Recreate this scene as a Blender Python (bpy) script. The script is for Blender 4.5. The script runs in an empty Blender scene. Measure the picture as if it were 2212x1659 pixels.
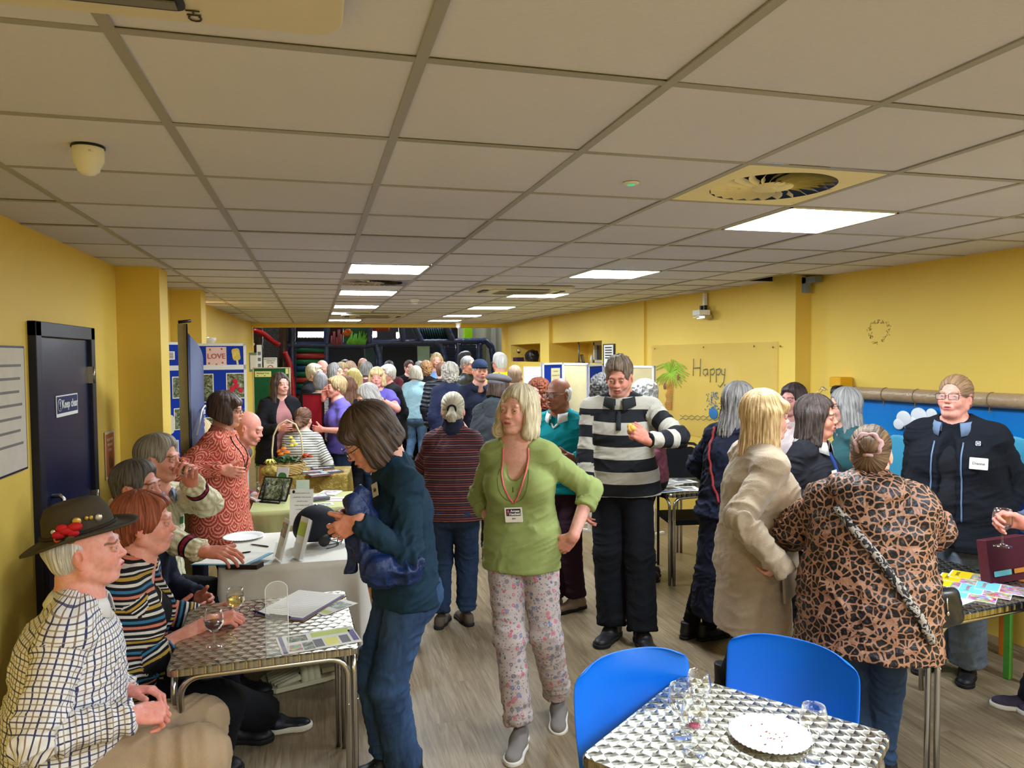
import bpy, math, random
import numpy as np
from mathutils import Vector, Matrix
random.seed(7)
SC = bpy.context.scene
COL = SC.collection
F32 = np.float32
rad = math.radians

# ------------------------------------------------------------------ camera maths (level depth, metres)
FPX, YAW, PIT, ROL, CH = 1587.0, rad(15.02), rad(2.27), rad(0.47), 1.85
CEIL = CH + 0.638
_cy, _sy, _cp, _sp, _cr, _sr = math.cos(YAW), math.sin(YAW), math.cos(PIT), math.sin(PIT), math.cos(ROL), math.sin(ROL)
CAMP = np.array([0, 0, CH])
def ray(u, v):
    x, y = (u-1106)/FPX, (829.5-v)/FPX
    x, y = x*_cr+y*_sr, -x*_sr+y*_cr
    fw, up = _cp+y*_sp, y*_cp-_sp
    return np.array([x*_cy+fw*_sy, -x*_sy+fw*_cy, up])
def G(u, v, z=0.0):
    r = ray(u, v); return CAMP + r*(z-CH)/r[2]
def AX(u, v, X):
    r = ray(u, v); return CAMP + r*X/r[0]
def AY(u, v, Y):
    r = ray(u, v); return CAMP + r*Y/r[1]
def AD(u, v, D):
    r = ray(u, v); return CAMP + r*D/(r[0]*_sy+r[1]*_cy)

cam = bpy.data.cameras.new('camera'); camo = bpy.data.objects.new('camera', cam); COL.objects.link(camo)
cam.sensor_width = 36; cam.lens = 36*FPX/2212; cam.clip_start = .02; cam.clip_end = 100
_R = np.array([_cy, -_sy, 0.]); _F = np.array([_sy*_cp, _cy*_cp, -_sp]); _U = np.array([_sy*_sp, _cy*_sp, _cp])
# image x axis and y axis after the roll
_xi = _R*_cr - _U*_sr; _yi = _R*_sr + _U*_cr
camo.matrix_world = Matrix([[_xi[0], _yi[0], -_F[0], 0], [_xi[1], _yi[1], -_F[1], 0], [_xi[2], _yi[2], -_F[2], CH], [0, 0, 0, 1]])
SC.camera = camo

# ------------------------------------------------------------------ materials
def lin(c):
    c = [x/255.0 for x in c[:3]]
    return tuple((x/12.92 if x <= .04045 else ((x+.055)/1.055)**2.4) for x in c) + (1.0,)
class NT:
    def __init__(s, name, rough=.7, spec=.3, metal=0.0):
        s.mat = bpy.data.materials.new(name); s.mat.use_nodes = True
        s.t = s.mat.node_tree; s.b = s.t.nodes['Principled BSDF']
        s.b.inputs['Roughness'].default_value = rough; s.b.inputs['Metallic'].default_value = metal
        s.b.inputs['Specular IOR Level'].default_value = spec
    def n(s, ty, ins=None, **props):
        nd = s.t.nodes.new(ty)
        for k, v in props.items(): setattr(nd, k, v)
        for k, v in (ins or {}).items(): s.set(nd.inputs[k], v)
        return nd
    def set(s, sock, v):
        if isinstance(v, bpy.types.NodeSocket): s.t.links.new(v, sock)
        elif isinstance(v, bpy.types.Node): s.t.links.new(v.outputs[0], sock)
        else: sock.default_value = v
    def m(s, op, a, b=0.0, c=0.0): return s.n('ShaderNodeMath', {0: a, 1: b, 2: c}, operation=op).outputs[0]
    def vm(s, op, a, b=(0, 0, 0)): return s.n('ShaderNodeVectorMath', {0: a, 1: b}, operation=op).outputs[0]
    def scl(s, v, k): return s.vm('MULTIPLY', v, (k if isinstance(k, (tuple, list)) else (k, k, k)))
    def mix(s, f, a, b, mode='MIX'):
        nd = s.n('ShaderNodeMix', data_type='RGBA', blend_type=mode, clamp_factor=True)
        for i, v in ((0, f), (6, a), (7, b)):
            s.set(nd.inputs[i], v)
        return nd.outputs[2]
    def ramp(s, f, stops, const=False):
        nd = s.n('ShaderNodeValToRGB', {0: f}); cr = nd.color_ramp
        cr.interpolation = 'CONSTANT' if const else 'LINEAR'
        while len(cr.elements) < len(stops): cr.elements.new(.5)
        for e, (p, c) in zip(cr.elements, stops):
            e.position = p; e.color = c if len(c) == 4 else lin(c)
        return nd.outputs[0]
    def noise(s, vec, scale, detail=3, rough=.55, dist=0.0):
        return s.n('ShaderNodeTexNoise', {'Vector': vec, 'Scale': scale, 'Detail': detail, 'Roughness': rough, 'Distortion': dist}).outputs[0]
    def vor(s, vec, scale, feature='F1', out=0, rnd=1.0):
        return s.n('ShaderNodeTexVoronoi', {'Vector': vec, 'Scale': scale, 'Randomness': rnd}, feature=feature).outputs[out]
    def obj(s): return s.n('ShaderNodeTexCoord').outputs['Object']
    def attr(s, name, out='Vector'): return s.n('ShaderNodeAttribute', attribute_name=name).outputs[out]
    def sep(s, v): return s.n('ShaderNodeSeparateXYZ', {0: v}).outputs
    def comb(s, x, y, z=0.0): return s.n('ShaderNodeCombineXYZ', {0: x, 1: y, 2: z}).outputs[0]
    def col(s, c): s.set(s.b.inputs['Base Color'], c if not isinstance(c, tuple) or len(c) == 4 and max(c) <= 1 else lin(c)); return s
    def bump(s, h, k=.3, dist=.01):
        s.set(s.b.inputs['Normal'], s.n('ShaderNodeBump', {'Strength': k, 'Distance': dist, 'Height': h}).outputs[0]); return s
_mc = {}
def plain(name, c, rough=.6, spec=.3, metal=0.0, noise=0.06, bump=0.0, nscale=14, emit=None, alpha=None, trans=0, coat=0):
    key = ('p', name, tuple(c), rough, metal)
    if key in _mc: return _mc[key]
    t = NT(name, rough, spec, metal); L = lin(c)
    if noise:
        f = t.noise(t.obj(), nscale, 4)
        t.col(t.mix(f, tuple(min(1, x*(1-noise*2)) for x in L[:3])+(1,), tuple(min(1, x*(1+noise*2)) for x in L[:3])+(1,)))
    else: t.col(L)
    if bump: t.bump(t.noise(t.obj(), 90, 3), bump, .004)
    if emit: t.b.inputs['Emission Color'].default_value = L; t.b.inputs['Emission Strength'].default_value = emit
    if trans: t.b.inputs['Transmission Weight'].default_value = trans; t.b.inputs['IOR'].default_value = 1.45
    if coat: t.b.inputs['Coat Weight'].default_value = coat
    _mc[key] = t.mat; return t.mat

# ------------------------------------------------------------------ object helpers
def tag(o, label=None, cat=None, group=None, kind=None):
    if label: o['label'] = label
    if cat: o['category'] = cat
    if group: o['group'] = group
    if kind: o['kind'] = kind
    return o
def link(name, me, parent=None, mats=()):
    o = bpy.data.objects.new(name, me); COL.objects.link(o)
    if me is not None:
        for m in (mats if isinstance(mats, (list, tuple)) else [mats]): me.materials.append(m)
    if parent is not None: o.parent = parent
    return o
def empty(name, loc, label, cat, group=None, rz=0):
    o = link(name, None); o.location = loc; o.rotation_euler = (0, 0, rz); o.empty_display_size = .1
    return tag(o, label, cat, group)
def npmesh(name, V, Q, smooth=True, midx=None, tri=False):
    """fast mesh from arrays: V (n,3), Q (m,4)"""
    me = bpy.data.meshes.new(name); k = Q.shape[1]
    me.vertices.add(len(V)); me.vertices.foreach_set('co', V.astype(F32).ravel())
    me.loops.add(Q.size); me.loops.foreach_set('vertex_index', Q.astype(np.int32).ravel())
    me.polygons.add(len(Q)); me.polygons.foreach_set('loop_start', np.arange(0, Q.size, k, dtype=np.int32))
    if midx is not None: me.polygons.foreach_set('material_index', midx.astype(np.int32))
    me.polygons.foreach_set('use_smooth', np.full(len(Q), smooth))
    me.update(calc_edges=True); me.validate(); return me
class MB:
    """collects simple shapes and links them as ONE mesh object"""
    def __init__(s): s.v = []; s.f = []; s.m = []; s.sm = []; s.uv = {}
    def add(s, vs, fs, mi=0, sm=False, M=None):
        b = len(s.v)
        for p in vs:
            p = Vector(p); s.v.append(tuple(M @ p) if M is not None else tuple(p))
        for f in fs: s.f.append([i+b for i in f]); s.m.append(mi); s.sm.append(sm)
        return s
    def box(s, lo, hi, mi=0, M=None, bev=0):
        x0, y0, z0 = lo; x1, y1, z1 = hi
        vs = [(x0,y0,z0),(x1,y0,z0),(x1,y1,z0),(x0,y1,z0),(x0,y0,z1),(x1,y0,z1),(x1,y1,z1),(x0,y1,z1)]
        return s.add(vs, [(0,3,2,1),(4,5,6,7),(0,1,5,4),(1,2,6,5),(2,3,7,6),(3,0,4,7)], mi, False, M)
    def tube(s, pts, r, n=10, mi=0, cap=True, M=None, close=False, flat=1.0):
        P = [np.array(p, float) for p in pts]; R = list(r) if isinstance(r, (list, tuple)) else [r]*len(P)
        vs = []; N = len(P); ref = np.array([0, 0, 1.0])
        t0 = P[1]-P[0]
        if abs(t0[2]) > .9*np.linalg.norm(t0): ref = np.array([0, 1.0, 0])
        for i in range(N):
            t = (P[(i+1) % N]-P[i-1]) if close else P[min(i+1, N-1)]-P[max(i-1, 0)]
            t = t/(np.linalg.norm(t)+1e-9)
            a = np.cross(t, ref); a /= np.linalg.norm(a)+1e-9; b = np.cross(t, a); ref = np.cross(a, t)
            for k in range(n):
                w = 2*math.pi*k/n; vs.append(P[i]+R[i]*(math.cos(w)*a+flat*math.sin(w)*b))
        fs = []
        for i in range(N if close else N-1):
            j = (i+1) % N
            for k in range(n): fs.append((i*n+k, j*n+k, j*n+(k+1) % n, i*n+(k+1) % n))
        if cap and not close: fs += [tuple(range(n)), tuple(range(N*n-1, N*n-n-1, -1))]
        return s.add(vs, fs, mi, True, M)
    def lathe(s, prof, n=24, mi=0, M=None, c=(0, 0, 0), cap=False):
        vs = []; fs = []
        for r, z in prof:
            for k in range(n):
                w = 2*math.pi*k/n; vs.append((c[0]+r*math.cos(w), c[1]+r*math.sin(w), c[2]+z))
        for i in range(len(prof)-1):
            for k in range(n): fs.append((i*n+k, i*n+(k+1) % n, (i+1)*n+(k+1) % n, (i+1)*n+k))
        if cap: fs += [tuple(range(n-1, -1, -1)), tuple(range(len(prof)*n-n, len(prof)*n))]
        return s.add(vs, fs, mi, True, M)
    def prism(s, poly, z0, z1, mi=0, M=None, sm=False):
        n = len(poly); vs = [(x, y, z0) for x, y in poly]+[(x, y, z1) for x, y in poly]
        fs = [tuple(range(n-1, -1, -1)), tuple(range(n, 2*n))]+[(i, (i+1) % n, n+(i+1) % n, n+i) for i in range(n)]
        return s.add(vs, fs, mi, sm, M)
    def sphere(s, c, r, n=12, mi=0, M=None):
        rr = r if isinstance(r, (tuple, list)) else (r, r, r); vs = []; fs = []; h = n//2+1
        for i in range(h+1):
            a = math.pi*i/h
            for k in range(n):
                w = 2*math.pi*k/n; vs.append((c[0]+rr[0]*math.sin(a)*math.cos(w), c[1]+rr[1]*math.sin(a)*math.sin(w), c[2]-rr[2]*math.cos(a)))
        for i in range(h):
            for k in range(n): fs.append((i*n+k, i*n+(k+1) % n, (i+1)*n+(k+1) % n, (i+1)*n+k))
        return s.add(vs, fs, mi, True, M)
    def build(s, name, mats, parent=None, bevel=0, smooth_all=False):
        me = bpy.data.meshes.new(name); me.from_pydata(s.v, [], s.f)
        me.polygons.foreach_set('material_index', s.m); me.polygons.foreach_set('use_smooth', [x or smooth_all for x in s.sm])
        me.update()
        o = link(name, me, parent, mats)
        if bevel:
            b = o.modifiers.new('bevel', 'BEVEL'); b.width = bevel; b.segments = 3; b.limit_method = 'ANGLE'; b.angle_limit = rad(40)
        return o
def rrect(w, h, r, n=5, cx=0, cy=0):
    out = []
    for sx, sy, a0 in ((1, 1, 0), (-1, 1, 90), (-1, -1, 180), (1, -1, 270)):
        for k in range(n+1):
            a = rad(a0+90*k/n); out.append((cx+sx*(w/2-r)+r*math.cos(a), cy+sy*(h/2-r)+r*math.sin(a)))
    return out
def TM(loc=(0, 0, 0), rz=0, rx=0, ry=0, s=1):
    return Matrix.Translation(loc) @ Matrix.Rotation(rz, 4, 'Z') @ Matrix.Rotation(ry, 4, 'Y') @ Matrix.Rotation(rx, 4, 'X') @ Matrix.Scale(s, 4)
def text_mesh(txt, size, mat, M, parent, name='lettering', depth=.0008, align='CENTER', bold=0.0):
    cu = bpy.data.curves.new('t', 'FONT'); cu.body = txt; cu.size = size; cu.align_x = align; cu.align_y = 'CENTER'
    cu.extrude = depth; cu.offset = bold; cu.resolution_u = 2
    o = bpy.data.objects.new('t', cu); COL.objects.link(o)
    dg = bpy.context.evaluated_depsgraph_get(); me = bpy.data.meshes.new_from_object(o.evaluated_get(dg))
    bpy.data.objects.remove(o)
    me.transform(M); r = link(name, me, parent, mat); return r

# ------------------------------------------------------------------ implicit surfaces
def V3(*a): return np.array(a if len(a) > 1 else a[0], float)
def unit(v): v = np.asarray(v, float); return v/(np.linalg.norm(v)+1e-12)
def cap(a, b, ra, rb=None, w=None, s=1.0, fa=False, fb=False, k=.0, op='+'):
    return dict(t='c', a=V3(a), b=V3(b), ra=ra, rb=ra if rb is None else rb, w=None if w is None else unit(w), s=s, fa=fa, fb=fb, k=k, op=op)
def ell(c, r, R=None, k=.0, op='+'):
    return dict(t='e', c=V3(c), r=V3(r) if hasattr(r, '__len__') else V3(r, r, r), R=np.eye(3) if R is None else R, k=k, op=op)
def half(p, n, op='cut'): return dict(t='h', p=V3(p), n=unit(n), op=op, k=0)
def xf(p, M):
    """prim moved by 4x4 numpy M (rigid with uniform scale)"""
    q = dict(p); R = M[:3, :3]; sc = np.cbrt(abs(np.linalg.det(R))); Rn = R/sc; T = M[:3, 3]
    for kk in ('a', 'b', 'c', 'p'):
        if kk in q: q[kk] = R @ q[kk]+T
    for kk in ('w', 'n'):
        if q.get(kk) is not None: q[kk] = Rn @ q[kk]
    if 'R' in q: q['R'] = Rn @ q['R']
    for kk in ('ra', 'rb', 'r', 'k'):
        if kk in q: q[kk] = q[kk]*sc
    return q
def bounds(p):
    if p['t'] == 'c':
        m = max(p['ra'], p['rb'])*max(1, p['s']); return np.minimum(p['a'], p['b'])-m, np.maximum(p['a'], p['b'])+m
    m = np.sqrt(((p['R']*p['r'])**2).sum(1)); return p['c']-m, p['c']+m
def dist(p, X, Y, Z):
    if p['t'] == 'c':
        a = p['a']; ab = p['b']-a; L2 = max(ab@ab, 1e-10)
        x, y, z = X-a[0], Y-a[1], Z-a[2]
        tt = (x*ab[0]+y*ab[1]+z*ab[2])/L2; t = np.clip(tt, 0, 1)
        x, y, z = x-t*ab[0], y-t*ab[1], z-t*ab[2]; sc = 1.0
        if p['w'] is not None and p['s'] != 1:
            w = p['w']; q = (x*w[0]+y*w[1]+z*w[2])*(1-1/p['s']); x, y, z = x-w[0]*q, y-w[1]*q, z-w[2]*q
        d = np.sqrt(x*x+y*y+z*z)-(p['ra']+(p['rb']-p['ra'])*t)
        L = math.sqrt(L2)
        if p['fb']: d = np.maximum(d, (tt-1)*L)
        if p['fa']: d = np.maximum(d, -tt*L)
        return d
    if p['t'] == 'h': return (X-p['p'][0])*p['n'][0]+(Y-p['p'][1])*p['n'][1]+(Z-p['p'][2])*p['n'][2]
    R = p['R']; c = p['c']; r = p['r']; x, y, z = X-c[0], Y-c[1], Z-c[2]
    l = [x*R[0, i]+y*R[1, i]+z*R[2, i] for i in range(3)]
    k0 = np.sqrt(sum((l[i]/r[i])**2 for i in range(3))); k1 = np.sqrt(sum((l[i]/r[i]**2)**2 for i in range(3)))+1e-6
    return k0*(k0-1)/k1
def smin(a, b, k):
    if k <= 0: return np.minimum(a, b)
    h = np.maximum(k-np.abs(a-b), 0)/k; return np.minimum(a, b)-h*h*k*.25
def field(prims, lo, hi, res):
    lo = np.array(lo, float)-2*res; n = np.ceil((np.array(hi)-lo)/res).astype(int)+3
    ax = [(lo[i]+res*np.arange(n[i])).astype(F32) for i in range(3)]
    f = np.full(n, 1.0, F32)
    for p in prims:
        if p['t'] == 'h': w = (slice(None),)*3
        else:
            a, b = bounds(p); m = p['k']+2.5*res
            i0 = np.clip(np.floor((a-m-lo)/res).astype(int), 0, n); i1 = np.clip(np.ceil((b+m-lo)/res).astype(int)+1, 0, n)
            if (i1 <= i0).any(): continue
            w = tuple(slice(i0[i], i1[i]) for i in range(3))
        d = dist(p, ax[0][w[0]][:, None, None], ax[1][w[1]][None, :, None], ax[2][w[2]][None, None, :]).astype(F32)
        if p['op'] == '+': f[w] = smin(f[w], d, p['k'])
        elif p['op'] == '-': f[w] = -smin(-f[w], d, p['k'])
        elif p['op'] == 'cut': f[w] = np.maximum(f[w], d)
    return f, lo
_CO = [(i, j, k) for i in (0, 1) for j in (0, 1) for k in (0, 1)]
_ED = [(a, b) for a in range(8) for b in range(a+1, 8) if sum(abs(x-y) for x, y in zip(_CO[a], _CO[b])) == 1]
def surfnet(f, lo, res):
    s = f < 0; n = np.array(f.shape)-1
    cnt = np.zeros(n, np.int8)
    for c in _CO: cnt += s[c[0]:n[0]+c[0], c[1]:n[1]+c[1], c[2]:n[2]+c[2]]
    act = (cnt > 0) & (cnt < 8); idx = np.argwhere(act)
    if len(idx) == 0: return np.zeros((0, 3)), np.zeros((0, 4), int)
    v = np.stack([f[idx[:, 0]+c[0], idx[:, 1]+c[1], idx[:, 2]+c[2]] for c in _CO], 1)
    acc = np.zeros((len(idx), 3)); m = np.zeros(len(idx)); CO = np.array(_CO, float)
    for a, b in _ED:
        va, vb = v[:, a], v[:, b]; x = (va < 0) != (vb < 0)
        t = np.where(x, va/np.where(x, va-vb, 1), 0)[:, None]
        acc += np.where(x[:, None], CO[a]+t*(CO[b]-CO[a]), 0); m += x
    V = lo+res*(idx+acc/m[:, None])
    ids = np.full(n, -1, np.int32); ids[act] = np.arange(len(idx)); Q = []
    for axx in range(3):
        o1, o2 = (axx+1) % 3, (axx+2) % 3
        sl0 = [slice(1, -1)]*3; sl1 = [slice(1, -1)]*3; sl0[axx] = slice(0, -1); sl1[axx] = slice(1, None)
        a, b = s[tuple(sl0)], s[tuple(sl1)]; e = np.argwhere(a != b)
        if len(e) == 0: continue
        ins = a[tuple(e.T)]; g = e.copy()+1; g[:, axx] -= 1
        def cell(d1, d2):
            h = g.copy(); h[:, o1] += d1; h[:, o2] += d2; return ids[tuple(h.T)]
        q = np.stack([cell(-1, -1), cell(0, -1), cell(0, 0), cell(-1, 0)], 1)
        q[~ins] = q[~ins][:, ::-1]; Q.append(q)
    Q = np.concatenate(Q); Q = Q[(Q >= 0).all(1)]
    return V, Q
def sdfmesh(prims, res, M=None, lo=None, hi=None, pad=0.0):
    """mesh of the prims; M = frame (4x4) in which the grid is aligned; returned vertices are in the outer frame"""
    if M is not None:
        Mi = np.linalg.inv(M); prims = [xf(p, Mi) for p in prims]
    if lo is None:
        bb = [bounds(p) for p in prims if p['t'] != 'h' and p['op'] == '+']
        lo = np.min([b[0] for b in bb], 0)-pad; hi = np.max([b[1] for b in bb], 0)+pad
    f, l = field(prims, lo, hi, res); V, Q = surfnet(f, l, res)
    VL = V
    if M is not None: V = V @ M[:3, :3].T + M[:3, 3]
    return V, Q, VL
def vnormals(V, Q):
    n = np.cross(V[Q[:, 2]]-V[Q[:, 0]], V[Q[:, 3]]-V[Q[:, 1]]); N = np.zeros_like(V)
    for k in range(4): np.add.at(N, Q[:, k], n)
    return N/(np.linalg.norm(N, axis=1, keepdims=True)+1e-12)
def smooth(V, Q, it=1, lam=.5):
    for _ in range(it):
        A = np.zeros_like(V); c = np.zeros(len(V))
        for k in range(4):
            np.add.at(A, Q[:, k], V[Q[:, (k+1) % 4]]); np.add.at(c, Q[:, k], 1)
            np.add.at(A, Q[:, k], V[Q[:, k-1]]); np.add.at(c, Q[:, k], 1)
        V = V+lam*(A/np.maximum(c, 1)[:, None]-V)
    return V
_rs = np.random.RandomState(3); _T = _rs.rand(64, 64, 64).astype(F32)
def vnoise(P, f):
    p = np.asarray(P)*np.asarray(f); i = np.floor(p).astype(int); t = p-i; t = t*t*(3-2*t); r = 0
    for c in _CO:
        w = 1
        for a in range(3): w = w*(t[:, a] if c[a] else 1-t[:, a])
        r = r+w*_T[(i[:, 0]+c[0]) & 63, (i[:, 1]+c[1]) & 63, (i[:, 2]+c[2]) & 63]
    return r
def rotz(a): c, s = math.cos(a), math.sin(a); return np.array([[c, -s, 0], [s, c, 0], [0, 0, 1.]])
def rotx(a): c, s = math.cos(a), math.sin(a); return np.array([[1, 0, 0], [0, c, -s], [0, s, c.real]])
def roty(a): c, s = math.cos(a), math.sin(a); return np.array([[c, 0, s], [0, 1, 0], [-s, 0, c]])
def M4(R, t): M = np.eye(4); M[:3, :3] = R; M[:3, 3] = t; return M
# ------------------------------------------------------------------ people
SKINM = NT('skin', .5, .35)
_c = SKINM.attr('Col', 'Color'); _n = SKINM.noise(SKINM.obj(), 60, 4)
SKINM.col(SKINM.mix(SKINM.m('MULTIPLY', SKINM.m('SUBTRACT', .62, _n), .8), _c, SKINM.mix(1.0, _c, lin((225, 120, 95)), 'MULTIPLY')))
SKINM.b.inputs['Subsurface Weight'].default_value = .12; SKINM.b.inputs['Subsurface Radius'].default_value = (.012, .005, .003); SKINM.b.inputs['Subsurface Scale'].default_value = .6
SKINM.bump(SKINM.noise(SKINM.obj(), 180, 4, .6), .18, .003); SKINM = SKINM.mat
EYEM = NT('eye', .12, .5); EYEM.col(EYEM.attr('Col', 'Color')); EYEM = EYEM.mat
def hair_mat(name, c1, c2, rough=.5):
    k = ('h', c1, c2)
    if k in _mc: return _mc[k]
    t = NT(name, rough, .35); g = t.attr('gc')
    a = t.noise(t.scl(g, (26, 2.2, 1)), 1.0, 3, .6); b = t.noise(t.scl(g, (9, 1.2, 1)), 1.0, 2)
    f = t.m('ADD', t.m('MULTIPLY', t.m('SUBTRACT', a, .5), 2.6), t.m('ADD', t.m('MULTIPLY', t.m('SUBTRACT', b, .5), 2.2), .5))
    t.col(t.mix(f, lin(c1), lin(c2))); t.bump(a, .7, .008)
    _mc[k] = t.mat; return t.mat
def knit(t, k=.25, s=260):
    g = t.obj(); t.bump(t.m('ADD', t.noise(g, s, 2), t.m('MULTIPLY', t.noise(g, 22, 3), 1.5)), k, .006)
def cloth(name, c, rough=.85, var=.12, k=.25, s=260, spec=.2, sheen=0):
    key = ('c', name, c)
    if key in _mc: return _mc[key]
    t = NT(name, rough, spec); L = lin(c); f = t.noise(t.obj(), 10, 5, .65)
    t.col(t.mix(f, tuple(x*(1-var*1.6) for x in L[:3])+(1,), tuple(min(1, x*(1+var*1.6)) for x in L[:3])+(1,))); knit(t, k, s)
    if sheen: t.b.inputs['Sheen Weight'].default_value = sheen
    _mc[key] = t.mat; return t.mat
def stripes(name, period, stops, rough=.85, vert=False, off=0.0, wob=.0):
    """stops: [(pos 0..1, rgb)] constant bands repeating every `period` metres along the garment"""
    t = NT(name, rough, .2); x, y, z = t.sep(t.attr('gc')); q = x if vert else y
    if wob: q = t.m('ADD', q, t.m('MULTIPLY', t.noise(t.obj(), 9, 2), wob))
    f = t.m('FRACT', t.m('MULTIPLY', t.m('ADD', q, 10.0+off), 1.0/period))
    c = t.ramp(f, stops, True); n = t.noise(t.obj(), 160, 3)
    t.col(t.mix(t.m('MULTIPLY', n, .35), c, lin((30, 28, 30)))); knit(t); return t.mat
def denim(name, c, c2=None):
    t = NT(name, .85, .2); o = t.obj()
    a = t.noise(t.scl(o, (1, 1, .25)), 60, 4, .7); b = t.noise(t.scl(o, (1, 1, .4)), 7, 3)
    f = t.m('ADD', t.m('MULTIPLY', a, .45), t.m('MULTIPLY', b, .65))
    t.col(t.ramp(f, [(.35, c), (.72, c2 or tuple(min(255, int(x*1.45+12)) for x in c))])); knit(t, .3, 400); return t.mat

def skeleton(H, P):
    s = H/1.7; S = {}
    lean, side, tw, hun = rad(P.get('lean', 2)), rad(P.get('side', 0)), rad(P.get('twist', 0)), rad(P.get('hunch', 6))
    sit = P.get('sit')
    pel = V3(0, 0, .53*H*(1-P.get('drop', 0))) if sit is None else V3(0, 0, sit+.085*s)
    R = rotz(tw) @ roty(side) @ rotx(-lean); R2 = rotz(tw) @ roty(side) @ rotx(-lean-hun)
    up, fw, rt = R[:, 2], R[:, 1], R[:, 0]; up2, fw2, rt2 = R2[:, 2], R2[:, 1], R2[:, 0]
    wa = pel+up*.085*H; ch = wa+up*.115*H*.5+up2*.115*H*.5; nb = ch+up2*.105*H
    sw = P.get('sw', 1.0)
    S.update(pel=pel, wa=wa, ch=ch, nb=nb, up=up, fw=fw, rt=rt, up2=up2, fw2=fw2, rt2=rt2, R=R, R2=R2, H=H, s=s)
    hs = (.45+.55*s)*P.get('hs', 1.0)
    hy, hp, hr = rad(P.get('hy', 0)), rad(P.get('hp', 0)), rad(P.get('hr', 0))
    Rh = rotz(hy) @ rotx(-hp) @ roty(hr)
    nd = unit(up2*.75+V3(0, 0, 1)*.35+Rh[:, 2]*.25+P.get('nf', .0)*Rh[:, 1])
    pv = nb+nd*.078*s
    hc = pv+Rh @ V3(0, .018, .076)*hs
    S.update(hs=hs, Rh=Rh, pv=pv, hc=hc, HM=M4(Rh*hs, hc), nd=nd, top=hc+Rh @ V3(0, -.015, .122)*hs)
    for sd, k in ((1, 'R'), (-1, 'L')):
        sh = nb-up2*.040*H+rt2*sd*.094*H*sw-fw2*.004*H; sh = sh+P.get('shr'+k, V3(0, 0, 0))*s
        l1, l2 = .172*H, .150*H
        tgt = P.get('arm'+k)
        if tgt is None: tgt = V3(sd*.165*sw, .04, -.30)
        if P.get('abs'+k): wr = V3(tgt)
        else: wr = pel+R @ V3(0, 0, 0)+rotz(tw) @ (V3(tgt)*s)+V3(0, 0, .24*s)
        hint = P.get('elb'+k, V3(sd*.5, -1, -.4))
        d = wr-sh; L = np.linalg.norm(d)
        if L > (l1+l2)*.995: wr = sh+d/L*(l1+l2)*.995; d = wr-sh; L = (l1+l2)*.995
        if L < abs(l1-l2)*1.1+.05: L = abs(l1-l2)*1.1+.05; wr = sh+unit(d)*L; d = wr-sh
        a = (l1*l1-l2*l2+L*L)/(2*L); h = math.sqrt(max(l1*l1-a*a, 1e-6)); u = d/L
        hv = rotz(tw) @ V3(hint); hv = unit(hv-u*(hv@u)); el = sh+u*a+hv*h
        fd = unit(wr-el)
        hd = P.get('hd'+k); y = unit(V3(hd)) if hd is not None else unit(fd+V3(0, 0, -.0))
        bn = P.get('bn'+k); z = V3(bn) if bn is not None else rt2*sd+fd*0.01
        z = unit(z-y*(z@y)); x = np.cross(y, z)
        S['sh'+k], S['el'+k], S['wr'+k] = sh, el, wr
        S['HD'+k] = M4(np.stack([x, y, z], 1)*s, wr)
        # legs
        hip = pel+rt*sd*.052*H-up*.01*H
        ft = P.get('foot'+k)
        if ft is None: ft = V3(sd*.085, 0.0, 0) if sit is None else V3(sd*.11, .48, 0)
        ft = V3(ft)*V3(s, s, 1) if sit is None else V3(ft)
        fy = rad(P.get('fy'+k, -sd*8)); fp = rad(P.get('fp'+k, 0)); Rf = rotz(fy) @ rotx(-fp)
        an = ft+V3(0, 0, .075*s)
        l1, l2 = .245*H, .245*H; d = an-hip; L = np.linalg.norm(d)
        if L > (l1+l2)*.998: l1 = l2 = L/2/.998
        a = L/2; h = math.sqrt(max(l1*l1-a*a, 1e-6)); u = d/L
        hv = V3(P.get('knee'+k, (sd*.05, 1, .3))); hv = unit(hv-u*(hv@u))
        S['hip'+k], S['kn'+k], S['an'+k], S['ft'+k], S['Rf'+k] = hip, hip+u*a+hv*h, an, ft, Rf
    return S

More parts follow.
